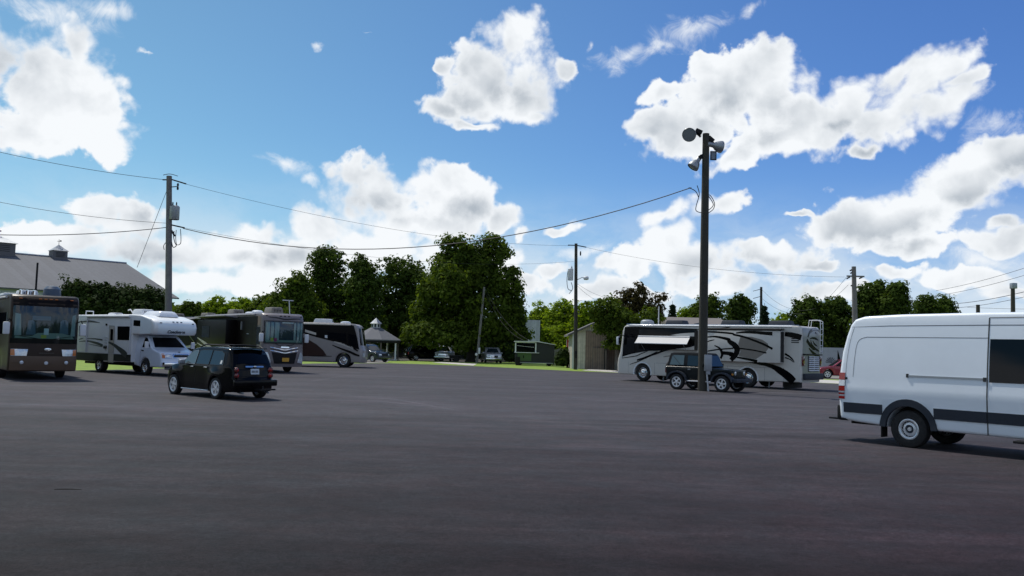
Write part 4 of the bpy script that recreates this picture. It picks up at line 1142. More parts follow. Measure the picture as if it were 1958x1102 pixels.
# ---------------------------------------------------------------- dark brown motorhome facing the camera (left)
def see_through_front(V, B, poly, x, items, dark=M['glass']):
    pass
def brown_motorhome():
    V = Veh('motorhome', 'dark brown motorhome facing the camera at the far left edge of the lot', 'motorhome', -26.9, 44.2, -50.0, 'motorhomes parked round the lot')
    L = 12.0; wx = (2.6, 9.6)
    B = Body(rv_profile(L, wx, 3.52), RW, rv_deform(L, .26), .07)
    V.add('body', B.build([1, 3, 6, 9, 10.8, 11.2, 11.5, 11.8], [.7, 1.0, 1.3, 1.8, 2.4, 2.9, 3.2]), M['brown'], None, 40)
    F_ = B.end_fn(True, .010)
    yy = RW - .03
    def fr(z0, z1, name, m, w=yy, off=.010, par=None):
        mb = MB(); mb.sheet([(-w, z0), (w, z0), (w, z1), (-w, z1)], B.end_fn(True, off), None, .2); return V.add(name, mb, m, par)
    fr(3.02, 3.44, 'front_cap', M['darkbrown'], 1.2)
    fr(1.50, 1.70, 'windshield_base', M['black'], yy)
    fr(.40, .98, 'front_bumper', M['bronze'], yy - .02, .03)
    # cab seen through the windshield: dark room, seats, dashboard, folded curtains
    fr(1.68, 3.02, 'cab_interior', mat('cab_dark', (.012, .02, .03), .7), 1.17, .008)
    def inside(name, poly, m, off):
        mb = MB(); mb.sheet(poly, B.end_fn(True, off), None, .2); V.add(name, mb, m)
    inside('dashboard', [(-1.1, 1.70), (1.1, 1.70), (1.0, 1.84), (.6, 1.93), (-.3, 1.93), (-.5, 1.80), (-1.1, 1.80)], M['dash'], .022)
    inside('curtain', [(-1.12, 1.82), (-.88, 1.82), (-.93, 2.68), (-1.12, 2.72)], M['curtain'], .024)
    inside('curtain', [(.94, 1.82), (1.12, 1.82), (1.12, 2.72), (.99, 2.68)], M['curtain'], .024)
    inside('visor', [(-.52, 2.45), (.15, 2.45), (.15, 2.62), (-.52, 2.62)], M['seat'], .024)
    inside('seat', [(.5, 1.9), (.85, 1.9), (.82, 2.4), (.72, 2.5), (.6, 2.48), (.52, 2.4)], M['seat'], .020)
    inside('seat', [(-.72, 1.85), (-.38, 1.85), (-.4, 2.35), (-.5, 2.45), (-.66, 2.42)], M['seat'], .020)
    inside('paper_placard', [(-.08, 1.86), (.10, 1.86), (.10, 2.12), (-.08, 2.12)], M['paper'], .028)
    inside('yellow_card', [(-.18, 1.72), (.02, 1.72), (.02, 1.85), (-.18, 1.85)], M['yellowp'], .028)
    mb = MB(); mb.sheet([(-1.20, 1.68), (1.20, 1.68), (1.20, 3.02), (-1.20, 3.02)], B.end_fn(True, .045), None, .12); V.add('windshield', mb, M['pane'])
    for sg in (-1, 1):
        mb = MB(); mb.tube([F_(sg * .25, 1.69) + Vector((.05, 0, 0)), F_(sg * .95, 1.80) + Vector((.06, 0, 0))], .012); V.add('wiper', mb, M['blackmatt'])
        mb = MB(); s0 = sg * .72; mb.sheet([(sg * .66, .99), (sg * 1.20, .99), (sg * 1.20, 1.26), (sg * .62, 1.26)], B.end_fn(True, .03), None, .12); h = V.add('headlight', mb, M['lamp'])
        mb = MB(); mb.sheet([(sg * 1.06, 1.0), (sg * 1.21, 1.0), (sg * 1.21, 1.25), (sg * 1.08, 1.25)], B.end_fn(True, .035), None, .12); V.add('turn_signal', mb, M['amber'], h)
        mb = MB(); mb.lathe([(.07, 0), (.07, .03), (0, .045)], None, 14, Matrix.Translation(B.end_fn(True, .02)(sg * .82, .72)) @ Matrix.Rotation(PI / 2, 4, 'Y'))
        V.add('fog_light', mb, M['lamp'])
        mb = MB(); mb.tube([B.end_fn(True, .04)(sg * (.9 if sg > 0 else 1.15), .74), B.end_fn(True, .04)(sg * (1.15 if sg > 0 else .9), .74)], .012); V.add('bumper_trim', mb, M['bronze'])
        rv_mirror(V, 11.75, sg, 2.15, M['plastic'], .12, .50)
        for cx in wx: wheel(V, cx, sg * 1.12, .5, .28, 'truck', sg)
    mb = MB(); mb.lathe([(.07, 0), (.07, .03), (0, .04)], None, 14, Matrix.Translation(B.end_fn(True, .03)(.06, .70)) @ Matrix.Rotation(PI / 2, 4, 'Y')); V.add('bumper_badge', mb, M['plastic'])
    mb = MB(); mb.lathe([(.14, 0), (.13, .02), (0, .03)], None, 18, Matrix.Translation(B.end_fn(True, .01)(.1, 1.25)) @ Matrix.Rotation(PI / 2, 4, 'Y') @ Matrix.Scale(.5, 4, (1, 0, 0))); V.add('badge', mb, M['chrome'])
    mb = MB()
    for k in range(7): mb.box(B.end_fn(True, .015)(-.18 + k * .08, 1.10), (.012, .035, .05))
    V.add('nameplate', mb, mat('dull_letters', (.10, .085, .07), .4, .5)).data['x'] = 1
    for y in (-.95, -.25, -.05, .15, .35, .95):
        mb = MB(); mb.box(F_(y, 3.33), (.05, .12, .035), None, None, .01); V.add('marker_light', mb, M['amber'])
    # side facing left of the picture: slide-out in shade, entry handle
    for sg in (-1, 1):
        mb = MB(); mb.box((6.2, sg * (RW + .2), 2.15), (4.6, .45, 1.7), None, None, .03); so = V.add('slide_out_room', mb, M['darkbrown'])
        mb = MB(); mb.box((6.2, sg * (RW + .43), 2.4), (1.6, .02, .7)); V.add('side_window', mb, M['glass'], so)
        sides(V, B, 'side_window', [(9.3, 1.85), (11.3, 1.85), (11.3, 2.75), (9.3, 2.75)], M['glass'], sg, .01)
        roof_rail(V, [(1, sg * (RW + .06), 3.38), (11.0, sg * (RW + .06), 3.38)], .05, 'awning_tube', M['awning'])
    roof_rail(V, [(9.0, -RW - .05, 1.1), (9.0, -RW - .09, 1.2), (9.0, -RW - .09, 1.7), (9.0, -RW - .05, 1.8)], .02, 'grab_handle', M['chrome'])
    mb = MB(); mb.box((L / 2, 0, .62), (L - .7, 1.9, .42)); V.add('underbody', mb, M['under'])
    dome(V, 'satellite_dome', 9.6, .62, 3.52, .36, .52, mat('blue_dome', (.05, .08, .13), .35))
    ac_unit(V, 8.2, -.1, 3.52, M['plastic'], 1.1, .8, .32)
    ac_unit(V, 4.2, -.1, 3.52, M['plastic'], 1.1, .8, .32)
    mb = MB()
    for y in (-.7, -.45, -.2): mb.tube([(10.4, y, 3.5), (10.4, y, 3.72), (10.1, y, 3.74), (10.0, y, 3.5)], .03)
    V.add('air_horn', mb, M['chrome'])
    roof_rail(V, [(5.5, .75, 3.5), (5.5, .75, 5.3)], .045, 'antenna_mast', M['blackmatt'])
    return V
brown_motorhome()

# ---------------------------------------------------------------- white class C camper
def camper():
    V = Veh('camper_van', 'white cab-over camper with dark grey skirt parked beside the dark brown motorhome', 'camper', -22.72, 46.63, -36.2, 'motorhomes parked round the lot')
    RWc = 1.22; L = 7.6
    side = lambda q: V.side(-RWc, q)
    c = C(150, 580, 7.348)
    w1, w2 = 2.55, 6.55
    # living box with the bunk over the cab
    xo = 5.65
    prof = [(0, .55), (0, 2.9), (.05, 2.98), (5.5, 3.0), (6.3, 2.96), (7.35, 2.78), (7.62, 2.62), (7.72, 2.4), (7.68, 2.12), (7.56, 2.02), (xo, 2.0), (xo, .62), (3.2, .55)] + arch(w1, .39, .52, .55)
    D = lambda x, t, z: Vector((x - .22 * abs(t) ** 4 * sstep(6.2, 7.4, x), t * RWc * (1 - .04 * sstep(5.9, 7.5, x) * abs(t)), z))
    B = Body(prof, RWc, D, .06)
    V.add('living_box', B.build([1, 2, 3, 4, 5, 5.7, 6, 6.3, 6.6, 6.9, 7.2, 7.35], [1.2, 2.1, 2.3, 2.5, 2.7, 2.9]), M['boxwhite'], None, 40)
    mb = MB(); Fo = B.end_fn(True, .008)
    # smooth white moulded cap over the bunk
    mb = MB(); mb.sheet([(-1.05, 2.06), (1.05, 2.06), (1.05, 2.55), (.9, 2.72), (-.9, 2.72), (-1.05, 2.55)], B.end_fn(True, .012), None, .12); V.add('cab_over_cap', mb, M['capwhite'])
    mb = MB(); mb.sheet([(6.35, 2.03), (7.45, 2.06), (7.55, 2.4), (7.4, 2.68), (6.6, 2.88), (6.35, 2.90)], B.side_fn(-1, .012), None, .2); V.add('cab_over_cap', mb, M['capwhite'])
    mb = MB(); mb.sheet([(6.35, 2.03), (7.45, 2.06), (7.55, 2.4), (7.4, 2.68), (6.6, 2.88), (6.35, 2.90)], B.side_fn(1, .012), None, .2); V.add('cab_over_cap', mb, M['capwhite'])
    S = B.side_fn(-1, .010); S1 = B.side_fn(1, .010)
    for sg in (-1, 1):
        sides(V, B, 'skirt', [(.02, .57), (w1 - .5, .57), (w1 - .45, .75), (w1 - .3, .88), (w1, .93), (w1 + .3, .88), (w1 + .48, .70), (w1 + .53, .62), (xo, .64), (xo, .98), (0, .98)], mat('grey_skirt', (.022, .025, .023), .55, spec=.2), sg, .008)
        sides(V, B, 'skirt_trim', [(0, .98), (xo, .98), (xo, 1.03), (0, 1.03)], M['plastic'], sg, .012)
    # features of the visible side
    def put(name, poly, m, off=.014, par=None):
        return sides(V, B, name, side(c(poly)), m, -1, off, 0, par)
    win = put('side_window', [(552, 326), (726, 326), (722, 520), (550, 515)], M['glass'])
    put('side_window', [(780, 238), (874, 242), (870, 322), (776, 318)], M['glass'])
    put('side_window', [(14, 318), (112, 318), (108, 462), (12, 460)], M['glass'])
    dr = put('entry_door', [(440, 318), (510, 322), (492, 838), (418, 828)], M['cream2'], .012)
    put('door_window', [(456, 362), (494, 366), (486, 522), (450, 520)], M['glass'], .02, dr)
    ds = side(c([(440, 318), (510, 322), (492, 838), (418, 828), (440, 318)]))
    mb = MB(); mb.strip(ds, [.03] * 5, B.side_fn(-1, .016)); V.add('door_frame', mb, M['steel'], dr)
    for sg in (-1, 1):
        fn = B.side_fn(sg, .016)
        if sg < 0:
            st = [[(14, 262, 8), (80, 258, 20), (150, 254, 24), (230, 262, 18), (305, 274, 5)], [(14, 540, 8), (120, 530, 16), (200, 545, 26), (280, 568, 34), (345, 598, 36)], [(120, 496, 6), (230, 500, 14), (340, 515, 20)],
                  [(10, 510, 6), (40, 500, 12), (75, 490, 5)], [(425, 548, 24), (500, 585, 40), (570, 640, 62), (640, 700, 84), (680, 735, 70)], [(140, 572, 4), (230, 590, 8), (330, 612, 6)]]
            for arr in st:
                pts = [(*side(c([(x, y)]))[0], w / 270.0) for x, y, w in arr]
                strokes(V, fn, 'stripe', [pts], mat('slate_graphic', (.035, .042, .05), .35))
    mb = MB(); p = side(c([(128, 165), (118, 700)]))
    roof_rail(V, [(V.side(-RWc, c([(140, 175)]))[0][0], -RWc - .06, 2.90), (5.45, -RWc - .06, 2.90)], .065, 'awning_tube', M['plastic'])
    for q in (740, 128):
        x = V.side(-RWc, c([(q, 400)]))[0][0]
        mb = MB(); mb.box((x, -RWc - .04, 1.95), (.05, .05, 1.9)); V.add('awning_arm', mb, M['plastic'])
    # storage rack between door and rear: coiled hoses
    g = side(c([(350, 535), (425, 545), (415, 640), (345, 632)]))
    cx_ = sum(q[0] for q in g) / 4
    mb = MB()
    for k in range(4): mb.box((cx_, -RWc - .02, 1.42 + k * .13), (.26, .04, .035), M['plastic'])
    mb.box((cx_, -RWc - .03, 1.30), (.24, .06, .12), M['rimdark'])
    V.add('folding_step_rack', mb)
    mb = MB(); mb.box((0.01, 0, 2.0), (.03, 1.6, .9)); V.add('rear_window', mb, M['glass'])
    mb = MB(); lb = V.px('y', -RWc, *c([(400, 300)])[0]); mb.box((lb.x, -RWc - .03, lb.z), (.1, .06, .1), None, None, .02); V.add('porch_lamp', mb, M['blackmatt'])
    # cab: van front
    cw = 1.0
    cp = [(xo - .1, .48), (xo - .1, 2.05), (6.2, 2.02), (6.45, 1.92), (7.1, 1.37), (7.25, 1.30), (7.9, 1.16), (8.05, 1.05), (8.10, .8), (8.12, .52), (8.05, .42)] + arch(w2, .39, .47, .42)
    Dc = lambda x, t, z: Vector((x - .16 * abs(t) ** 3 * sstep(6.8, 8.0, x), t * cw * (1 - .18 * max(0, z - 1.3) / .8) + 0, z))
    K = Body(cp, cw, Dc, .07)
    V.add('cab', K.build([5.8, 6.2, 6.5, 6.8, 7.1, 7.4, 7.8, 7.95], [.7, .9, 1.1, 1.3, 1.5, 1.75]), M['cabblue'], None, 45)
    Fc = K.end_fn(True, .02)
    mb = MB(); mb.sheet([(-.84, 1.40), (.84, 1.40), (.74, 1.88), (-.74, 1.88)], Fc, None, .12); V.add('windshield', mb, M['glass'])
    gr = [(-.42, .88), (.42, .88), (.46, 1.04), (.40, 1.10), (-.40, 1.10), (-.46, 1.04)]
    mb = MB(); mb.sheet(gr, K.end_fn(True, .02), None, .1); g_ = V.add('grille', mb, M['chrome'])
    mb = MB(); mb.sheet([(u * .86, .99 + (v - .99) * .55) for u, v in gr], K.end_fn(True, .035), None, .1); V.add('grille_mesh', mb, M['rimdark'], g_)
    mb = MB(); mb.lathe([(.07, 0), (.06, .02), (0, .025)], None, 16, Matrix.Translation(K.end_fn(True, .03)(0, 1.17)) @ Matrix.Rotation(PI / 2, 4, 'Y') @ Matrix.Scale(.5, 4, (1, 0, 0))); V.add('badge', mb, M['charcoal'])
    mb = MB(); mb.box((8.08, 0, .58), (.24, 1.9, .22), None, None, .05); V.add('front_bumper', mb, M['chrome'])
    mb = MB(); mb.box((8.12, 0, .46), (.16, 1.7, .10), None, None, .03); V.add('bumper_valance', mb, M['charcoal'])
    for sg in (-1, 1):
        mb = MB(); mb.sheet([(sg * .50, .87), (sg * .80, .87), (sg * .80, 1.08), (sg * .50, 1.08)], K.end_fn(True, .022), None, .1); h = V.add('headlight', mb, M['lamp'])
        mb = MB(); mb.sheet([(sg * .82, .88), (sg * .95, .88), (sg * .95, 1.10), (sg * .82, 1.10)], K.end_fn(True, .022), None, .1); V.add('turn_signal', mb, M['amber'], h)
        mb = MB(); mb.sheet([(6.25, 1.38), (6.98, 1.38), (6.50, 1.84), (6.28, 1.86)], K.side_fn(sg, .012), None, .2); V.add('side_window', mb, M['glass'])
        mb = MB(); mb.strip([(6.1, .6), (6.15, 1.3)], [.012, .012], K.side_fn(sg, .004)); V.add('door_seam', mb, M['rimdark'])
        mb = MB(); mb.box(K.side_fn(sg, .02)(6.32, 1.22), (.16, .03, .05)); V.add('door_handle', mb, M['blackmatt'])
        mb = MB(); mb.tube([(6.95, sg * .92, 1.35), (7.05, sg * 1.15, 1.42)], .02); mb.box((7.08, sg * 1.26, 1.5), (.08, .2, .34), M['plastic'], None, .03); V.add('mirror', mb)
        wheel(V, w1, sg * 1.02, .39, .34, 'truck', sg); wheel(V, w2, sg * .88, .39, .24, 'truck', sg)
    mb = MB(); mb.box((3.6, 0, .55), (6.8, 1.4, .3)); V.add('underbody', mb, M['under'])
    for y in (-.9, -.22, 0, .22, .9):
        mb = MB(); mb.box(B.end_fn(True, .02)(y, 2.66 if abs(y) < .5 else 2.6), (.06, .10, .04), None, None, .01); V.add('marker_light', mb, M['charcoal'])
    # roof fittings
    ac_unit(V, 4.3, .1, 3.0, M['plastic'], 1.0, .75, .34)
    ac_unit(V, 1.6, .1, 2.98, M['plastic'], .7, .6, .18, 'roof_vent')
    mb = MB(); mb.box((5.9, .1, 3.06), (1.7, 1.2, .30), None, None, .12, (.75, .7)); V.add('roof_pod', mb, M['white'])
    roof_rail(V, [(3.0, .4, 3.0), (2.5, .4, 3.35), (2.3, .4, 3.30)], .03, 'tv_antenna', M['plastic'])
    roof_rail(V, [(.4, -.9, 2.9), (.4, -.9, 3.2), (.4, -.5, 3.2), (.4, -.5, 2.9)], .03, 'roof_rail', M['plastic'])
    # script on the cap and on the cab door
    Mt_ = Matrix.Translation(B.end_fn(True, .03)(-.12, 2.16)) @ Matrix(((0, 0, 1, 0), (1, 0, 0, 0), (0, 1, 0, 0), (0, 0, 0, 1)))
    text_mesh('lettering', 'Coachmen', .20, Mt_, M['charcoal'], V.root, .25, .008, .95)
    return V
camper()

# ---------------------------------------------------------------- grey-brown motorhome, its neighbour, and the brown and beige one
def grey_motorhome():
    V = Veh('motorhome', 'grey-brown motorhome with pale curtains and gold plate, parked behind the black wagon', 'motorhome', -19.95, 58.53, -52.5, 'motorhomes parked round the lot')
    L = 11.0; wx = (2.4, 8.9)
    B = Body(rv_profile(L, wx, 3.5), RW, rv_deform(L, .30), .09)
    V.add('body', B.build([1, 3, 6, 8.5, 9.6, 10.2, 10.5, 10.8], [.7, 1.0, 1.3, 1.8, 2.4, 2.9, 3.2]), M['graybrown'], None, 40)
    sides(V, B, 'dark_side_panel', [(.1, .45), (9.95, .45), (9.95, 3.3), (.1, 3.3)], M['darkbrown'], -1, .006, 0)
    sides(V, B, 'tan_corner_panel', [(9.98, 2.75), (10.65, 2.75), (10.65, 3.3), (9.98, 3.3)], mat('tan_paint', (.22, .15, .11), .4), -1, .008)
    sides(V, B, 'cab_window', [(9.85, 1.65), (10.65, 1.65), (10.65, 2.65), (9.85, 2.65)], M['glass'], -1, .012)
    F_ = B.end_fn(True, .010)
    def pan(name, poly, m, off=.012, st=.15, par=None):
        mb = MB(); mb.sheet(poly, B.end_fn(True, off), None, st); return V.add(name, mb, m, par)
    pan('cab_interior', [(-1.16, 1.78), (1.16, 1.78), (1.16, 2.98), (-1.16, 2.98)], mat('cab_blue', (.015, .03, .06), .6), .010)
    cu = M['curtain']
    for y0, y1 in ((-1.12, -.92), (-.86, -.70), (-.64, -.38), (.52, .66), (.74, .92), (.98, 1.12)):
        mb = MB(); n = 8
        mb.sheet([(y0, 1.85), (y1, 1.85), (y1 + .02, 2.94), (y0 + .02, 2.94)], B.end_fn(True, .024), None, .15); V.add('curtain', mb, cu)
    pan('rear_view_strip', [(-.2, 2.9), (.5, 2.9), (.5, 2.97), (-.2, 2.97)], M['paper'], .03)
    pan('dashboard', [(-1.1, 1.80), (1.1, 1.80), (1.1, 1.92), (-1.1, 1.92)], M['dash'], .028)
    pan('yellow_card', [(-.86, 1.83), (-.70, 1.83), (-.70, 2.05), (-.86, 2.05)], M['yellowp'], .034)
    pan('pink_card', [(-.66, 1.83), (-.50, 1.83), (-.50, 2.03), (-.66, 2.03)], M['pinkp'], .034)
    mb = MB(); mb.sheet([(-1.19, 1.75), (1.19, 1.75), (1.19, 3.0), (-1.19, 3.0)], B.end_fn(True, .05), None, .12); V.add('windshield', mb, M['pane'])
    mb = MB(); q = [(-1.2, 1.73), (1.2, 1.73), (1.2, 3.02), (-1.2, 3.02), (-1.2, 1.73)]
    for (u0, v0), (u1, v1) in zip(q, q[1:]):
        mb.strip([(lerp(u0, u1, k / 8), lerp(v0, v1, k / 8)) for k in range(9)], [.05] * 9, B.end_fn(True, .055))
    V.add('windshield_seal', mb, M['rubber'])
    strokes(V, B.end_fn(True, .014), 'front_swoosh', [[(-1.0, 3.26, .02), (-.5, 3.22, .05), (0, 3.14, .07), (.5, 3.18, .05), (1.0, 3.2, .02)]], M['blackmatt'])
    for y in (-1.05, -.25, .0, .25, 1.05):
        mb = MB(); mb.box(F_(y, 3.33), (.05, .12, .04), None, None, .01); V.add('marker_light', mb, M['blackmatt'])
    pan('grille', [(-.62, .55), (.62, .55), (.78, 1.22), (0, 1.12), (-.78, 1.22)], M['blackmatt'], .02)
    for k in range(3):
        z = 1.22 + k * .09
        strokes(V, B.end_fn(True, .03), 'grille_bar', [[(-.85, z + .10, .02), (-.4, z + .02, .03), (0, z - .05, .03), (.4, z + .02, .03), (.85, z + .10, .02)]], M['chrome'] if k != 1 else M['blackmatt'])
    pan('badge', [(-.25, 1.46), (.25, 1.46), (.30, 1.54), (-.2, 1.56)], M['chrome'], .03)
    for sg in (-1, 1):
        pan('headlight', [(sg * .80, .62), (sg * 1.20, .55), (sg * 1.22, 1.05), (sg * 1.08, 1.22), (sg * .98, 1.18)], M['lamp'], .03, .12)
        mb = MB(); mb.tube([F_(sg * .1, 1.64) + Vector((.05, 0, 0)), F_(sg * .35, 1.60) + Vector((.06, 0, 0)), F_(sg * .6, 1.72) + Vector((.06, 0, 0))], .014); V.add('wiper', mb, M['blackmatt'])
        rv_mirror(V, 10.75, sg, 2.1, M['plastic'], .10, .5)
        for cx in wx: wheel(V, cx, sg * 1.10, .5, .28, 'truck', sg)
    mb = MB(); mb.box(B.end_fn(True, .05)(.05, .78), (.02, .42, .22)); V.add('number_plate', mb, M['plateyellow'])
    # side: slide-out with topper, its window, pale flashes, door
    mb = MB(); mb.box((3.6, -RW - .32, 2.15), (5.6, .66, 1.9), None, None, .03); so = V.add('slide_out_room', mb, M['darkbrown'])
    mb = MB(); mb.box((2.6, -RW - .655, 2.35), (1.5, .02, .75)); V.add('side_window', mb, M['glass'], so)
    mb = MB(); mb.box((3.6, -RW - .40, 3.30), (5.9, .85, .05), None, Matrix.Rotation(-.10, 3, 'X')); V.add('slide_out_awning', mb, M['awningdk'], so)
    f = lambda u, v: Vector((u, -RW - .672, v))
    strokes(V, f, 'pale_flash', [[(1.0, 1.95, .05), (2.6, 1.6, .2), (4.2, 1.25, .22), (6.2, 1.22, .04)], [(1.0, 1.6, .04), (2.5, 1.36, .12), (4.0, 1.25, .04)]], M['cream2'])
    sides(V, B, 'entry_door', [(8.35, .75), (9.15, .75), (9.15, 2.85), (8.35, 2.85)], M['darkbrown'], -1, .014)
    mb = MB(); mb.box((8.5, -RW - .03, 2.25), (.35, .03, .04)); V.add('grab_handle', mb, M['chrome'])
    mb = MB(); mb.box((7.4, -RW - .04, 2.75), (.06, .08, .5)); V.add('awning_arm', mb, M['steel'])
    roof_rail(V, [(.5, -RW - .05, 3.40), (9.6, -RW - .05, 3.40)], .05, 'awning_tube', M['awningdk'])
    mb = MB(); mb.box((L / 2, 0, .62), (L - .7, 1.9, .42)); V.add('underbody', mb, M['under'])
    ac_unit(V, 8.6, .2, 3.5, M['tanplastic'], 1.3, .8, .42); ac_unit(V, 2.0, .2, 3.5, M['tanplastic'], 1.3, .8, .42)
    dome(V, 'roof_vent', 6.2, .1, 3.5, .38, .30, M['white']); dome(V, 'roof_vent', 5.0, .1, 3.5, .34, .22, M['white'])
    mb = MB(); mb.tube([(9.9, .7, 3.45), (9.9, .62, 4.3)], .03); mb.box((9.9, .55, 4.32), (.1, .65, .05)); V.add('tv_antenna', mb, M['plastic'])
    return V
grey_motorhome()

def hidden_motorhome():
    V = Veh('motorhome', 'brown motorhome with grey awning, mostly hidden behind the white cab-over camper', 'motorhome', -29.8, 72.0, -44.6, 'motorhomes parked round the lot')
    L = 11.0; wx = (2.4, 8.9)
    B = Body(rv_profile(L, wx, 3.55), RW, rv_deform(L, .26), .08)
    V.add('body', B.build([3, 8, 10.5], [1.3, 2.4]), M['darkbrown'], None, 40)
    for sg in (-1, 1):
        roof_rail(V, [(.4, sg * (RW + .08), 3.42), (10.3, sg * (RW + .08), 3.42)], .07, 'awning_tube', M['awningdk'])
        for cx in wx: wheel(V, cx, sg * 1.10, .5, .28, 'truck', sg)
        sides(V, B, 'side_window', [(3, 1.9), (5, 1.9), (5, 2.7), (3, 2.7)], M['glass'], sg, .01)
        sides(V, B, 'cab_window', [(9.4, 1.8), (10.5, 1.8), (10.5, 2.7), (9.4, 2.7)], M['glass'], sg, .01)
        strokes(V, B.side_fn(sg, .012), 'pale_flash', [[(1, 1.3, .05), (4, 1.0, .2), (8, 1.2, .2), (10, 1.5, .05)]], M['cream2'])
    # the awning pulled out on its arms towards the camera side
    mb = MB(); mb.box((5.4, -RW - .75, 3.30), (8.6, 1.35, .03), None, Matrix.Rotation(.14, 3, 'X')); aw = V.add('awning', mb, M['awningdk'])
    mb = MB(); mb.box((5.4, -RW - 1.44, 3.12), (8.6, .03, .22)); V.add('awning_valance', mb, M['awning'], aw)
    for x in (1.2, 9.6): roof_rail(V, [(x, -RW - 1.4, 3.15), (x, -RW - .05, 1.5)], .03, 'awning_arm', M['steel']).parent = aw
    pan = MB(); pan.sheet([(-1.15, 1.7), (1.15, 1.7), (1.15, 3.0), (-1.15, 3.0)], B.end_fn(True, .02), None, .15); V.add('windshield', pan, M['glassblue'])
    for sg in (-1, 1):
        mb = MB(); mb.sheet([(sg * .8, .8), (sg * 1.15, .8), (sg * 1.15, 1.1), (sg * .8, 1.1)], B.end_fn(True, .02), None, .15); V.add('headlight', mb, M['lamp'])
    mb = MB(); mb.box((L / 2, 0, .62), (L - .7, 1.9, .42)); V.add('underbody', mb, M['under'])
    ac_unit(V, 8.6, .1, 3.55, M['tanplastic'], 1.3, .8, .36); ac_unit(V, 3.0, .1, 3.55, M['tanplastic'], 1.3, .8, .36)
hidden_motorhome()

def beige_motorhome():
    BX = G(656, 702.7) - Matrix.Rotation(R(2), 3, 'Z') @ Vector((9.75, -1.24, 0))
    V = Veh('motorhome', 'brown and beige motorhome half hidden beyond the grey-brown one, its nose towards the gazebo', 'motorhome', BX.x, BX.y, 2.0, 'motorhomes parked round the lot')
    L = 11.3; wx = (2.6, 9.75)
    B = Body(rv_profile(L, wx, 3.35, .5, 'rake'), RW, rv_deform(L, .30), .09)
    V.add('body', B.build([1, 3, 6, 8.5, 9.6, 10.4, 10.8, 11.2, 11.6], [.7, 1.0, 1.3, 1.8, 2.4, 2.9, 3.1]), M['greige'], None, 40)
    c = C(300, 560, 4.59)
    S = lambda q: V.side(-RW, c(q))
    sides(V, B, 'brown_upper_panel', S([(1200, 262), (1690, 282), (1740, 290), (1790, 400), (1812, 500), (1760, 490), (1660, 452), (1560, 430), (1400, 390), (1200, 330)]), M['darkbrown'], -1, .008, .7)
    sides(V, B, 'brown_lower_panel', S([(1200, 360), (1310, 400), (1400, 452), (1460, 505), (1490, 552), (1200, 560)]), M['redbrown'], -1, .010)
    sides(V, B, 'pale_flash', S([(1300, 322), (1398, 352), (1398, 372), (1300, 345)]), M['cream2'], -1, .016)
    sides(V, B, 'side_window', S([(1500, 345), (1660, 360), (1660, 435), (1500, 400)]), M['glass'], -1, .014)
    sides(V, B, 'cab_window', S([(1680, 362), (1775, 375), (1800, 488), (1680, 455)]), M['glass'], -1, .018, .4)
    sides(V, B, 'side_lamp', S([(1475, 372), (1497, 374), (1497, 398), (1475, 396)]), M['plastic'], -1, .02)
    for arr, m in (([(1540, 460, 6), (1640, 500, 14), (1740, 535, 18), (1815, 555, 12)], M['darkbrown']), ([(1555, 430, 8), (1640, 455, 14), (1740, 492, 16)], M['cream2']),
                   ([(1600, 432, 6), (1700, 470, 12), (1800, 512, 12)], M['darkbrown']), ([(1330, 555, 3), (1430, 556, 6), (1535, 558, 3)], M['darkbrown'])):
        pts = [(*S([(x, y)])[0], w / 100.0) for x, y, w in arr]
        strokes(V, B.side_fn(-1, .022), 'stripe', [pts], m)
    mb = MB(); mb.box((4.6, -RW - .2, 2.0), (3.6, .4, 1.7), None, None, .03); V.add('slide_out_room', mb, M['darkbrown'])
    roof_rail(V, [(2, -RW - .05, 3.24), (10.2, -RW - .05, 3.22)], .055, 'awning_tube', M['cream2'])
    for sg in (-1, 1):
        for cx in wx: wheel(V, cx, sg * 1.10, .5, .28, 'truck', sg)
        mb = MB(); mb.sheet([(sg * .8, .8), (sg * 1.15, .8), (sg * 1.15, 1.1), (sg * .8, 1.1)], B.end_fn(True, .02), None, .15); V.add('headlight', mb, M['lamp'])
    mb = MB(); mb.sheet([(-1.15, 1.7), (1.15, 1.7), (1.12, 3.0), (-1.12, 3.0)], B.end_fn(True, .02), None, .15); V.add('windshield', mb, M['glass'])
    mb = MB(); mb.box((L / 2, 0, .62), (L - .7, 1.9, .42)); V.add('underbody', mb, M['under'])
    ac_unit(V, 7.9, .1, 3.35, M['plastic'], 1.5, .8, .34); dome(V, 'roof_vent', 9.6, .1, 3.35, .4, .2, M['white'])
beige_motorhome()
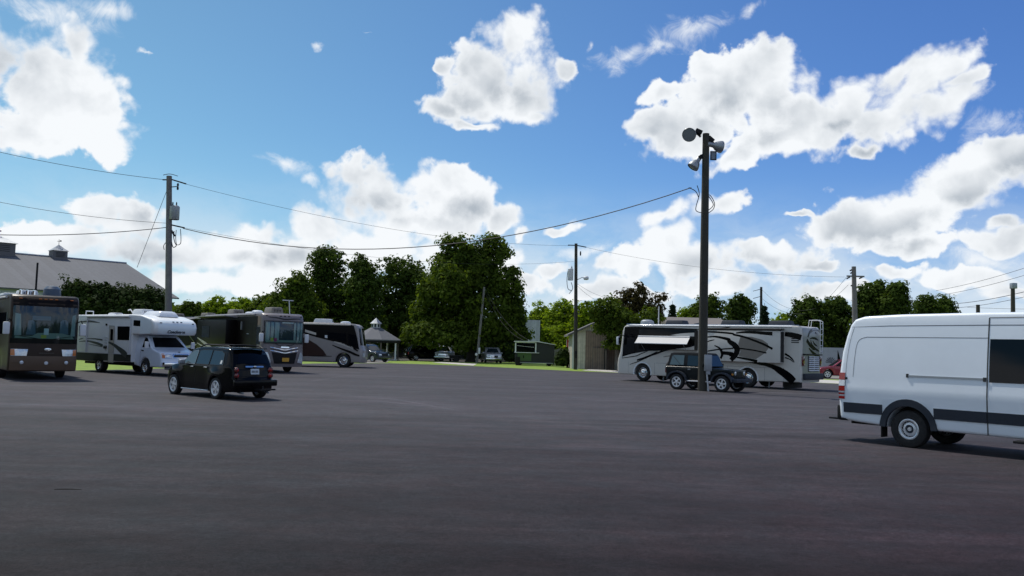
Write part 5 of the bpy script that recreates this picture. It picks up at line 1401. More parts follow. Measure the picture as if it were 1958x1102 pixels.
# ================================================================ trees
def leaf_mat(name, c1, c2, trans=.35):
    m = bpy.data.materials.new(name); m.use_nodes = True
    t = m.node_tree; L = t.links.new; t.nodes.remove(t.nodes['Principled BSDF']); out = t.nodes['Material Output']
    g = _n(t, 'ShaderNodeNewGeometry')
    nz = _n(t, 'ShaderNodeTexNoise'); nz.inputs['Scale'].default_value = .55; nz.inputs['Detail'].default_value = 4; L(g.outputs['Position'], nz.inputs['Vector'])
    ad = _n(t, 'ShaderNodeMath', operation='MULTIPLY_ADD'); L(g.outputs['Random Per Island'], ad.inputs[0]); ad.inputs[1].default_value = .55; 
    mr = _n(t, 'ShaderNodeMapRange'); L(nz.outputs['Fac'], mr.inputs[0]); mr.inputs[1].default_value = .3; mr.inputs[2].default_value = .7; mr.inputs[3].default_value = 0; mr.inputs[4].default_value = .5
    L(mr.outputs[0], ad.inputs[2])
    mx = _n(t, 'ShaderNodeMix', data_type='RGBA'); L(ad.outputs[0], mx.inputs['Factor']); mx.inputs['A'].default_value = (*c1, 1); mx.inputs['B'].default_value = (*c2, 1)
    d = _n(t, 'ShaderNodeBsdfPrincipled'); L(mx.outputs['Result'], d.inputs['Base Color']); d.inputs['Roughness'].default_value = .8; d.inputs['Specular IOR Level'].default_value = .08
    tr = _n(t, 'ShaderNodeBsdfTranslucent')
    br = _n(t, 'ShaderNodeVectorMath', operation='MULTIPLY'); L(mx.outputs['Result'], br.inputs[0]); br.inputs[1].default_value = (1.5, 1.5, .5); L(br.outputs[0], tr.inputs[0])
    ms = _n(t, 'ShaderNodeMixShader'); ms.inputs[0].default_value = trans; L(d.outputs[0], ms.inputs[1]); L(tr.outputs[0], ms.inputs[2]); L(ms.outputs[0], out.inputs[0])
    return m
LEAF = {
 'dark': leaf_mat('dark_foliage', (0.020, 0.042, 0.008), (0.085, 0.128, 0.020), .33),
 'mid': leaf_mat('green_foliage', (0.025, 0.050, 0.008), (0.115, 0.160, 0.022), .38),
 'bright': leaf_mat('bright_foliage', (0.085, 0.15, 0.010), (0.26, 0.34, 0.025), .52),
 'copper': leaf_mat('copper_foliage', (0.028, 0.024, 0.012), (0.085, 0.072, 0.026), .3),
 'spruce': leaf_mat('spruce_needles', (0.012, 0.026, 0.014), (0.032, 0.055, 0.030), .12),
 'hedge': leaf_mat('hedge_foliage', (0.014, 0.027, 0.009), (0.045, 0.070, 0.016), .2),
}
M['bark'] = mat('bark', (0.06, 0.048, 0.038), 0.9, 0, 0, .3, 4, .6, 12)
def leaves_mesh(name, P, Nn, size, rs, aspect=1.5):
    """one small folded leaf clump (two triangles) at each point"""
    n = len(P)
    r = rs.normal(size=(n, 3)); t = np.cross(Nn, r); t /= np.linalg.norm(t, axis=1)[:, None] + 1e-9
    b = np.cross(Nn, t)
    s = size * rs.uniform(.55, 1.35, n)[:, None]
    V = np.empty((n, 4, 3))
    V[:, 0] = P - t * s * .5 * aspect; V[:, 1] = P - b * s * .5 + Nn * s * .12; V[:, 2] = P + t * s * .5 * aspect; V[:, 3] = P + b * s * .5 + Nn * s * .12
    me = bpy.data.meshes.new(name)
    me.vertices.add(n * 4); me.vertices.foreach_set('co', V.reshape(-1).astype(np.float32))
    me.loops.add(n * 4); me.loops.foreach_set('vertex_index', np.arange(n * 4, dtype=np.int32))
    me.polygons.add(n); me.polygons.foreach_set('loop_start', np.arange(0, n * 4, 4, dtype=np.int32)); me.polygons.foreach_set('loop_total', np.full(n, 4, dtype=np.int32))
    me.update(); return me
def crown_points(blobs, n, rs, clump=.55, per=14):
    """blobs: (x, y, z, rx, ry, rz) in metres; leaf clumps spread through the outer part of each, in tufts"""
    area = np.array([b[3] * b[5] for b in blobs]); area = area / area.sum()
    PP = []; NN = []
    for (x, y, z, rx, ry, rz), w in zip(blobs, area):
        k = max(6, int(n * w / per))
        d = rs.normal(size=(k, 3)); d /= np.linalg.norm(d, axis=1)[:, None]
        rad = rs.uniform(.2, 1.0, k) ** .45
        f = rs.uniform(2.2, 4.5, 6); ph_ = rs.uniform(0, 6.3, 3)      # boughs reach out in some directions, hollows in others
        rad *= 1 + .20 * np.sin(f[0] * d[:, 0] * 1.7 + ph_[0]) * np.sin(f[1] * d[:, 1] * 1.5 + ph_[1]) + .16 * np.sin(f[2] * 1.9 * d[:, 2] + ph_[2]) + rs.normal(0, .12, k)
        c = np.array([x, y, z]) + d * rad[:, None] * np.array([rx, ry, rz])
        cs = clump * rs.uniform(.35, 1.35, k)
        q = rs.normal(size=(k, per, 3)); q /= np.linalg.norm(q, axis=2)[:, :, None]
        q = q * (rs.uniform(.2, 1, (k, per, 1)) ** .5) * cs[:, None, None] * np.array([1.15, 1.15, .8])
        p = c[:, None, :] + q
        nn = q / (cs[:, None, None]) * .8 + d[:, None, :] * .5 + np.array([0, 0, .45]) + rs.normal(0, .45, (k, per, 3))
        nn /= np.linalg.norm(nn, axis=2)[:, :, None]
        PP.append(p.reshape(-1, 3)); NN.append(nn.reshape(-1, 3))
    return np.concatenate(PP), np.concatenate(NN)
TREES = 0
def tree(name, label, cat, Y, base, blobs, kind, n, leaf=.3, group='trees round the lot', clump=.6, trunk=.28, seed=None, zmin=None, limbs=6):
    """base: photo pixel column of the trunk; blobs: (px, py, rx, ry) in photo pixels at the distance Y"""
    global TREES; TREES += 1
    rs = np.random.RandomState(seed or TREES * 17)
    k = Y / F_
    g = at(base, 690, Y); bx = g.x
    root = empty(name, (bx, Y, 0)); tag(root, label, cat, group)
    B = []
    for i, bl in enumerate(blobs):
        px, py, rx, ry = bl[:4]; dy = bl[4] if len(bl) > 4 else rs.uniform(-.35, .35) * rx * k
        p = at(px, py, Y)
        B.append((p.x - bx, dy, p.z, rx * k, rx * k * .95, ry * k))
    P, Nn = crown_points(B, n, rs, clump)
    keep = P[:, 2] > (zmin if zmin is not None else .25)
    me = leaves_mesh('crown', P[keep], Nn[keep], leaf, rs)
    me.materials.append(LEAF[kind])
    c = bpy.data.objects.new('crown', me); COL.objects.link(c); c.parent = root
    if trunk:
        top = max(b[2] for b in B) * .8; low = min(b[2] - b[5] for b in B)
        mb = MB()
        mb.tube([(0, 0, -.05), (0, 0, .3), (rs.normal(0, .1), 0, max(1.0, low)), (rs.normal(0, .3), rs.normal(0, .2), (low + top) / 2), (rs.normal(0, .4), 0, top)], [trunk * 1.4, trunk, trunk * .85, trunk * .5, .05], None, 8)
        for b in sorted(B, key=lambda q: -q[3])[:limbs + 3]:
            z0 = lerp(max(1.2, low), top, .2 + .4 * rs.rand())
            e = Vector((b[0] + rs.normal(0, .2), b[1], b[2] + b[5] * .3)); a = Vector((0, 0, min(z0, e.z)))
            m_ = a.lerp(e, .5) + Vector((0, 0, -.15 * (e - a).length * .5))
            mb.tube([a, m_, e], [trunk * .45, trunk * .28, .03], None, 6)
        mb.build('trunk', M['bark'], root)
    return root
def spruce(label, Y, px, top, halfw, name='spruce_tree', kind='spruce', n=5000, group='trees round the lot'):
    global TREES; TREES += 1
    rs = np.random.RandomState(TREES * 31)
    g = at(px, top, Y); H = g.z; k = Y / F_
    root = empty(name, (g.x, Y, 0)); tag(root, label, 'tree', group)
    t = rs.uniform(.04, 1, n) ** .75; z = H * (1 - t); lv = np.floor(z / .55) * .55 + rs.normal(0, .09, n)
    a = rs.uniform(0, 2 * PI, n); R0 = halfw * k * t
    rr = R0 * rs.uniform(.25, 1.1, n) ** .6
    P = np.stack([rr * np.cos(a), rr * np.sin(a), lv - rr * .28 + .25], 1); P = P[(P[:, 2] > .3)]
    Nn = np.stack([np.cos(a), np.sin(a), np.full(n, .9)], 1)[:len(P)] + rs.normal(0, .4, (len(P), 3)); Nn /= np.linalg.norm(Nn, axis=1)[:, None]
    me = leaves_mesh('crown', P, Nn, .26, rs, 2.2); me.materials.append(LEAF[kind])
    c = bpy.data.objects.new('crown', me); COL.objects.link(c); c.parent = root
    mb = MB(); mb.tube([(0, 0, -.05), (0, 0, H * .5), (0, 0, H * .98)], [.2, .1, .02], None, 6); mb.build('trunk', M['bark'], root)
# the big maple and the tall trees left of it
tree('maple_tree', 'biggest broad maple in the middle of the picture, its low boughs over the parked pickups', 'tree', 101, 900, [
 (872, 482, 32, 34), (852, 512, 30, 34), (897, 505, 26, 42), (918, 500, 20, 34), (925, 525, 30, 30), (942, 466, 26, 18), (966, 482, 18, 10), (950, 498, 18, 22), (978, 520, 18, 11), (990, 548, 12, 9), (905, 552, 56, 46), (962, 545, 34, 24), (982, 572, 20, 22), (850, 575, 52, 46), (925, 600, 58, 46), (812, 606, 30, 28), (985, 605, 20, 26),
 (796, 642, 22, 20, -2), (840, 642, 40, 22, -3), (890, 650, 42, 20, -2), (945, 645, 42, 24, 0), (985, 645, 24, 22, 1), (865, 545, 34, 34, -4), (822, 562, 22, 28, -2), (1002, 640, 12, 14, 0), (832, 535, 14, 20)], 'mid', 52000, .27, clump=.62, trunk=.55, limbs=10, zmin=1.2)
tree('oak_tree', 'tall dark tree left of the gap with a rounded top, behind the grey-brown motorhome', 'tree', 118, 632, [
 (630, 500, 34, 32), (628, 550, 44, 46), (600, 600, 50, 50), (655, 590, 46, 54), (640, 640, 50, 40), (612, 520, 22, 30)], 'dark', 24000, .28, clump=.62, trunk=.5, zmin=.8)
tree('oak_tree', 'narrower dark tree just right of the tall rounded one, above the beige motorhome', 'tree', 114, 694, [
 (692, 515, 28, 26), (690, 560, 36, 44), (700, 610, 34, 42), (675, 640, 40, 34), (710, 545, 16, 34)], 'dark', 16000, .28, clump=.6, trunk=.45, zmin=.8)
tree('oak_tree', 'dark rounded tree just left of the big maple, behind the gazebo', 'tree', 122, 765, [
 (768, 520, 40, 28), (750, 560, 36, 44), (795, 550, 36, 44), (770, 610, 50, 46), (735, 620, 30, 36), (800, 640, 40, 30), (748, 655, 40, 18)], 'dark', 24000, .28, clump=.62, trunk=.45, zmin=.6)
tree('oak_tree', 'lower green tree at the left shoulder of the tall dark clump of oaks', 'tree', 110, 565, [
 (560, 560, 32, 32), (535, 590, 34, 32), (580, 600, 40, 40), (550, 625, 44, 30), (575, 545, 20, 24)], 'mid', 18000, .27, clump=.6, trunk=.4, zmin=.8)
for i, (x, y, w, h, kd, Y, lb) in enumerate([
 (505, 590, 30, 36, 'mid', 128, 'small green tree beside the lower shoulder tree, behind the flat antenna'), (460, 595, 36, 34, 'bright', 130, 'yellow-green tree above the rooftop air conditioner of the grey-brown motorhome'),
 (410, 598, 40, 36, 'bright', 127, 'yellow-green round tree right of the left utility pole'), (360, 604, 34, 30, 'mid', 124, 'low green tree immediately right of the left utility pole')]):
    tree('maple_tree', lb, 'tree', Y, x, [(x, y, w * .7, h * .8), (x - w * .5, y + 18, w * .7, h * .8), (x + w * .5, y + 14, w * .7, h * .8), (x, y + 40, w, h), (x + w * .2, y - h * .25, w * .4, h * .5)], kd, 11000, .29, clump=.6, trunk=.3)
# low trees before the barn
for i, (x, y, w, h, lb) in enumerate([
 (148, 566, 30, 30, 'dark bushy tree in front of the barn, leftmost of the low row'), (190, 572, 34, 32, 'dark bushy tree in front of the barn, second from the left in the low row'),
 (238, 574, 34, 30, 'dark bushy tree in front of the barn, third from the left in the low row'), (284, 576, 30, 28, 'dark bushy tree at the right end of the low row before the barn')]):
    tree('bushy_tree', lb, 'tree', 74, x, [(x - w * .3, y - 4, w * .6, h * .8), (x + w * .4, y, w * .6, h * .8), (x, y + 22, w, h), (x, y + 50, w * 1.05, h), (x + w * .1, y - h * .4, w * .3, h * .5)], 'hedge', 14000, .19, 'low trees before the barn', .36, .2)
# centre right
for i, (x, y, w, h, kd, Y, n, lb) in enumerate([
 (1035, 605, 30, 30, 'bright', 135, 6000, 'bright green tree right of the tall white building'), (1075, 602, 34, 34, 'bright', 132, 7000, 'bright green tree behind the middle utility pole'),
 (1120, 606, 28, 30, 'bright', 128, 5500, 'bright green tree over the shed roof'), (1052, 645, 34, 26, 'bright', 128, 5000, 'bright green low tree behind the grey fence')]):
    tree('maple_tree', lb, 'tree', Y, x, [(x, y, w * .7, h * .8), (x - w * .5, y + 20, w * .7, h * .8), (x + w * .5, y + 16, w * .7, h * .8), (x, y + 42, w, h)], kd, int(n * 1.7), .28, clump=.55, trunk=.28)
tree('crab_apple_tree', 'copper-tinged tree leaning over the shed and the nose of the cream motorhome', 'tree', 76, 1185, [
 (1160, 590, 30, 24), (1158, 618, 24, 24), (1188, 620, 34, 36), (1184, 655, 28, 20), (1215, 640, 34, 34), (1240, 620, 26, 34), (1135, 600, 10, 12)], 'mid', 13000, .19, clump=.38, trunk=.2, zmin=1.9)
tree('plum_tree', 'upright copper-leaved tree with loose twigs above the cream motorhome', 'tree', 79, 1215, [
 (1212, 575, 26, 24), (1200, 560, 16, 10), (1226, 556, 12, 12), (1250, 590, 22, 20), (1262, 570, 12, 12), (1195, 590, 30, 24), (1228, 600, 34, 28), (1250, 615, 20, 20), (1222, 550, 8, 8)], 'copper', 4200, .22, clump=.42, trunk=.16)
for i, (x, y, w, h, kd, Y, n, lb) in enumerate([
 (1352, 590, 32, 30, 'mid', 98, 6500, 'green tree directly behind the tall floodlight pole'), (1416, 590, 30, 26, 'dark', 102, 6500, 'dark rounded tree above the middle of the cream motorhome'),
 (1318, 605, 26, 20, 'bright', 110, 4000, 'pale green tree left of the floodlight pole behind the house roof'), (1493, 612, 24, 14, 'bright', 135, 2500, 'small pale green treetop above the rear of the cream motorhome'),
 (1545, 596, 32, 30, 'dark', 88, 7500, 'dark wide tree above the ladder of the cream motorhome'), (1597, 594, 34, 26, 'dark', 90, 7500, 'dark tree just left of the far right utility pole'),
 (1670, 570, 36, 34, 'dark', 86, 8500, 'dark round-topped tree right of the far right utility pole'), (1712, 575, 28, 36, 'dark', 84, 7000, 'dark tree merging with the round-topped one above the van roof'),
 (1770, 590, 30, 30, 'dark', 96, 5500, 'dark spreading tree above the van roof'), (1805, 592, 26, 28, 'dark', 99, 5000, 'rightmost dark tree tapering down to the van roof')]):
    tree('ash_tree', lb, 'tree', Y, x, [(x, y - h * .25, w * .62, h * .7), (x - w * .45, y + 6, w * .6, h * .8), (x + w * .45, y + 4, w * .6, h * .8), (x, y + 34, w, h), (x - w * .1, y + 66, w, h), (x + w * .25, y - h * .55, w * .3, h * .4)], kd, int(n * 1.6), .21, clump=.42, trunk=.24)
spruce('dark spruce between the copper tree and the floodlight pole', 105, 1286, 573, 26)
spruce('pale spruce standing by the small utility pole behind the cream motorhome', 92, 1462, 577, 26)
spruce('dark slim spruce at the right foot of the big maple', 108, 998, 574, 18)
# bushes by the gazebo, the fence and the yard
rsx = np.random.RandomState(5)
for i, (x, y, w, h, Y, lb) in enumerate([
 (660, 668, 30, 18, 104, 'bush beside the nose of the beige motorhome'), (808, 672, 26, 14, 112, 'bush behind the black minivan'), (868, 668, 30, 16, 112, 'bush behind the white pickup'),
 (905, 668, 24, 18, 110, 'bush left of the leaning pole'), (945, 664, 30, 20, 108, 'bush behind the silver pickup'), (978, 668, 16, 20, 100, 'bush against the food stand'), (1076, 684, 8, 14, 84, 'small round bush by the board fence')]):
    tree('bush', lb, 'bush', Y, x, [(x, y, w, h), (x - w * .4, y + 6, w * .6, h), (x + w * .4, y + 5, w * .6, h)], 'hedge', 3200, .24, 'bushes along the yard', .4, 0)
# a far wood closing the horizon all round
def far_wood():
    rs = np.random.RandomState(99); n = 150000
    a = rs.uniform(0, 2 * PI, n)
    ph = np.sin(a * 23) * .6 + np.sin(a * 61 + 1) * .5 + rs.uniform(-.8, .8, n)
    d = rs.uniform(0, 1, n) * 14 + 185 + 25 * np.sin(a * 3)
    front = (np.abs(a - PI / 2) < R(38))
    top = np.where(front, 7.2 + ph * .8, 10.5 + ph)
    z = top * rs.uniform(0, 1, n) ** .8
    P = np.stack([d * np.cos(a), d * np.sin(a), z], 1)
    Nn = np.stack([-np.cos(a), -np.sin(a), np.full(n, .6)], 1) + rs.normal(0, .6, (n, 3)); Nn /= np.linalg.norm(Nn, axis=1)[:, None]
    me = leaves_mesh('far_wood', P, Nn, .85, rs); me.materials.append(LEAF['mid'])
    o = bpy.data.objects.new('far_wood', me); COL.objects.link(o); tag(o, 'far green wood closing the horizon round the lot', 'wood', kind='stuff')
far_wood()
# ================================================================ buildings, fences, poles, wires
def boards(name, c1, rough=.8, width=.15, dark=.5, axis='X'):
    m = bpy.data.materials.new(name); m.use_nodes = True; t = m.node_tree; L = t.links.new; b = t.nodes['Principled BSDF']
    tc_ = _n(t, 'ShaderNodeTexCoord'); sp = _n(t, 'ShaderNodeSeparateXYZ'); L(tc_.outputs['Object'], sp.inputs[0])
    dv = _n(t, 'ShaderNodeMath', operation='DIVIDE'); L(sp.outputs[axis], dv.inputs[0]); dv.inputs[1].default_value = width
    fl = _n(t, 'ShaderNodeMath', operation='FLOOR'); L(dv.outputs[0], fl.inputs[0])
    wn = _n(t, 'ShaderNodeTexWhiteNoise', noise_dimensions='1D'); L(fl.outputs[0], wn.inputs['W'])
    fr = _n(t, 'ShaderNodeMath', operation='FRACT'); L(dv.outputs[0], fr.inputs[0])
    gp2 = _n(t, 'ShaderNodeMath', operation='LESS_THAN'); L(fr.outputs[0], gp2.inputs[0]); gp2.inputs[1].default_value = .12
    nz = _n(t, 'ShaderNodeTexNoise'); nz.inputs['Scale'].default_value = 3; nz.inputs['Detail'].default_value = 6; L(tc_.outputs['Object'], nz.inputs['Vector'])
    v = _n(t, 'ShaderNodeMapRange'); L(wn.outputs['Value'], v.inputs[0]); v.inputs[3].default_value = .9; v.inputs[4].default_value = 1.08
    v2 = _n(t, 'ShaderNodeMapRange'); L(nz.outputs['Fac'], v2.inputs[0]); v2.inputs[1].default_value = .3; v2.inputs[2].default_value = .7; v2.inputs[3].default_value = .85; v2.inputs[4].default_value = 1.12
    mu = _n(t, 'ShaderNodeMath', operation='MULTIPLY'); L(v.outputs[0], mu.inputs[0]); L(v2.outputs[0], mu.inputs[1])
    g3 = _n(t, 'ShaderNodeMapRange'); L(gp2.outputs[0], g3.inputs[0]); g3.inputs[3].default_value = 1; g3.inputs[4].default_value = dark
    m2 = _n(t, 'ShaderNodeMath', operation='MULTIPLY'); L(mu.outputs[0], m2.inputs[0]); L(g3.outputs[0], m2.inputs[1])
    s = _n(t, 'ShaderNodeVectorMath', operation='SCALE'); s.inputs[0].default_value = c1; L(m2.outputs[0], s.inputs['Scale']); L(s.outputs[0], b.inputs['Base Color'])
    b.inputs['Roughness'].default_value = rough
    return m
M['metalroof'] = boards('standing_seam_roof', (0.092, 0.097, 0.110), .8, .9, .9)
M['metalwall'] = boards('ribbed_metal_wall', (0.42, 0.45, 0.52), .55, .3, .85)
M['shinglegrey'] = mat('grey_shingles', (0.115, 0.12, 0.135), .85, 0, 0, .2, 6, .5, 20)
M['boardcream'] = boards('cream_boards', (0.66, 0.62, 0.53), .75, .2, .6)
M['boardbrown'] = boards('weathered_brown_boards', (0.27, 0.205, 0.165), .85, .22, .45)
M['boardgrey'] = boards('weathered_grey_boards', (0.20, 0.20, 0.19), .85, .16, .35)
M['wood'] = mat('pole_wood', (0.10, 0.085, 0.07), .85, 0, 0, .25, 3, .5, 14)
M['wooddark'] = mat('creosote_wood', (0.042, 0.038, 0.028), .8, 0, 0, .3, 3, .5, 14)
M['woodgrey'] = mat('grey_pole_wood', (0.16, 0.155, 0.15), .85, 0, 0, .25, 3, .5, 14)
M['wire'] = mat('wire_black', (.01, .01, .012), .6)
def xy(px, py_, Y): p = at(px, py_, Y); return p

def local(root): 
    return root
def thing(name, label, cat, loc, rz=0, group=None):
    o = empty(name, loc, rz); tag(o, label, cat, group); return o

# ---- barn with two cupolas
def barn():
    E_ = at(233, 503.5, 116); H = E_.z
    a = R(45); hs = 17.0; drop = .293 * hs; L = 75
    root = thing('barn', 'large barn with grey metal roof and cupolas behind the low trees at the left', 'barn', (E_.x, E_.y, 0), a)
    # local: ridge along -x from the origin, slopes to -y (camera) and +y
    mb = MB()
    for s in (-1, 1):
        nrm = .12
        A = [Vector((.6, 0, H)), Vector((-L, 0, H)), Vector((-L, s * (hs + .6), H - drop - .18)), Vector((.6, s * (hs + .6), H - drop - .18))]
        q = [mb.bm.verts.new(v) for v in A]; w = [mb.bm.verts.new(v - Vector((0, 0, .15))) for v in A]
        mb.face(q); mb.face(w[::-1])
        for i in range(4): mb.face([q[i], w[i], w[(i + 1) % 4], q[(i + 1) % 4]])
    mb.build('roof', M['metalroof'], root, 0)
    mb = MB(); ez = H - drop - .3
    for y in (-hs, hs): mb.box((-L / 2, y, ez / 2), (L - .2, .2, ez))
    mb.prism([(-hs, 0), (hs, 0), (hs, ez), (0, H - .25), (-hs, ez)], lambda u, v, d: Vector((d, u, v)), -.2, .0)
    mb.prism([(-hs, 0), (hs, 0), (hs, ez), (0, H - .25), (-hs, ez)], lambda u, v, d: Vector((d, u, v)), -L, -L + .2)
    mb.build('wall', M['metalwall'], root, 0)
    mb = MB(); mb.tube([(.6, 0, H + .03), (-L, 0, H + .03)], .16, None, 6); mb.build('ridge_cap', M['steel'], root)
    for y0, w in ((-6, 4), (6, 4)):
        mb = MB(); mb.box((.06, y0, 2), (.1, w, 4)); mb.build('barn_door', M['boardgrey'], root, 0)
    cw = mat('cupola_wall', (.13, .125, .135), .7, 0, 0, .1, 4)
    for px, sz, hw_, hr in ((111, 1.75, .85, .85), (-6, 3.2, 1.15, 1.05)):
        # where the sight line meets the vertical plane of the ridge
        o = CAMP; d = ray(px, 492); nrm = Vector((math.sin(a), -math.cos(a), 0)); t = (E_ - o).dot(nrm) / d.dot(nrm); P = o + d * t
        x = -(Vector((P.x, P.y, 0)) - Vector((E_.x, E_.y, 0))).length; s = sz
        mb = MB(); mb.box((x, 0, H + (hw_ - .9) / 2), (s, s, hw_ + .9)); c = mb.build('cupola', cw, root, 0)
        mb = MB(); mb.lathe([(s * .82, 0), (s * .45, hr * .42), (.05, hr), (0, hr + .02)], None, 4, Matrix.Translation((x, 0, H + hw_)) @ Matrix.Rotation(PI / 4, 4, 'Z')); mb.build('cupola_roof', M['steel'], c, 0)
        mb = MB()
        for k in range(4): mb.box((x, -s / 2 - .012, H + hw_ * (.1 + k * .2)), (s * .6, .03, .06))
        mb.build('louvre', M['blackmatt'], c, 0)
        mb = MB(); zt = H + hw_ + hr; mb.tube([(x, 0, zt - .1), (x, 0, zt + .7)], .03); mb.box((x, 0, zt + .45), (.5, .03, .05)); mb.box((x + .2, 0, zt + .52), (.2, .03, .16)); mb.build('weather_vane', M['blackmatt'], c, 0)
barn()

# ---- gazebo
def gazebo():
    Y = 97; k = Y / F_; c = at(718, 650, Y)
    root = thing('gazebo', 'open eight-sided gazebo with grey shingle roof and white lantern on top', 'gazebo', (c.x, Y, 0), R(22.5))
    ze = at(718, 649.5, Y).z; zp = at(718, 627, Y).z; r = 50 * k
    mb = MB(); mb.lathe([(r, ze - .12), (r, ze), (.62, zp), (0, zp + .05)], None, 8); mb.build('roof', M['shinglegrey'], root, 0)
    mb = MB(); mb.lathe([(r - .12, ze - .35), (r - .1, ze - .11)], None, 8); mb.lathe([(r - .2, ze - .35), (r - .22, ze - .11)], None, 8); mb.build('eave_beam', M['blackmatt'], root, 0)
    mb = MB(); mb.lathe([(.52, zp - .1), (.52, zp + .50)], None, 8); l = mb.build('lantern', M['plastic'], root, 0)
    mb = MB(); mb.lathe([(.70, zp + .48), (.62, zp + .55), (.1, zp + 1.05), (0, zp + 1.15)], None, 8); mb.build('lantern_roof', M['steel'], l, 0)
    for i in range(8):
        a = 2 * PI * i / 8
        mb = MB(); mb.box((0, 0, 0), (.05, .22, .34)); w = mb.build('lantern_window', M['charcoal'], l, 0)
        w.location = (.49 * math.cos(a + PI / 8), .49 * math.sin(a + PI / 8), zp + .24); w.rotation_euler = (0, 0, a + PI / 8)
        mb = MB(); mb.box((0, 0, (ze - .3) / 2), (.16, .16, ze - .3)); p = mb.build('post', M['plastic'] if i % 2 else M['wood'], root, 0); p.location = ((r - .35) * math.cos(a), (r - .35) * math.sin(a), 0)
    mb = MB(); mb.lathe([(r - .1, 0), (r - .1, .12), (0, .13)], None, 8); mb.build('floor', M['concrete'], root, 0)
    t = thing('picnic_table', 'dark picnic table under the gazebo roof', 'table', (c.x + .8, Y + .2, .13), .3)
    mb = MB(); mb.box((0, 0, .74), (1.8, .75, .05)); mb.build('tabletop', M['wood'], t, 0)
    for s in (-1, 1):
        mb = MB(); mb.box((0, s * .68, .45), (1.8, .26, .05)); mb.build('bench', M['wood'], t, 0)
        mb = MB(); mb.box((s * .6, 0, .40), (.08, 1.4, .06)); mb.box((s * .6, -.35, .36), (.08, .08, .74)); mb.box((s * .6, .35, .36), (.08, .08, .74)); mb.build('leg', M['wood'], t, 0)
gazebo()

def block(name, label, cat, x0, x1, ybase, ytop, Y, depth, m, roofm=None, roofh=.0, rz=0, windows=(), over=.25):
    """a building whose front wall spans photo columns x0..x1 at the distance Y"""
    A, B_ = at(x0, ybase, Y), at(x1, ybase, Y); w = B_.x - A.x; h = at((x0 + x1) / 2, ytop, Y).z
    root = thing(name, label, cat, ((A.x + B_.x) / 2, Y, 0), rz)
    mb = MB(); mb.box((0, depth / 2, h / 2), (w, depth, h)); mb.build('wall', m, root, 0)
    if roofm:
        mb = MB()
        if roofh > 0: mb.prism([(-over, h), (depth + over, h), (depth / 2, h + roofh)], lambda u, v, d: Vector((d, u, v)), -w / 2 - over, w / 2 + over)
        else: mb.box((0, depth / 2, h + .06), (w + .3, depth + .3, .14))
        mb.build('roof', roofm, root, 0)
    for (u0, v0, u1, v1) in windows:
        mb = MB(); mb.box((u0 * w / 2, -.02, v0 * h), (u1, .06, v1)); f = mb.build('window', M['plastic'], root, 0)
        mb = MB(); mb.box((u0 * w / 2, -.055, v0 * h), (u1 - .14, .03, v1 - .14)); mb.build('pane', M['glass'], f, 0)
    return root
block('warehouse', 'tall plain white-grey metal building behind the food stand', 'building', 985, 1031, 692, 612, 122, 14, M['metalwall'])
block('bungalow', 'long low pale green building behind the gazebo and parked cars', 'building', 690, 838, 690, 657, 126, 8, boards('pale_green_siding', (.36, .42, .37), .7, .2, .8, 'Z'), M['shinglegrey'], 1.0, 0, [(-.8, .5, 1.0, .8), (-.2, .5, 1.0, .8), (.45, .5, 1.2, .8)])
block('house', 'brown-roofed house whose ridge shows above the cream motorhome', 'house', 1281, 1392, 700, 622, 88, 9, M['boardcream'], mat('brown_shingles', (.17, .15, .14), .85, 0, 0, .2, 6, .4, 20), .95, 0, [(-.5, .5, 1, 1), (.4, .5, 1, 1)])
block('tool_shed', 'dark wooden shed in shade behind the pickups', 'shed', 842, 905, 690, 668, 116, 4, M['boardgrey'], M['shinglegrey'], .8)

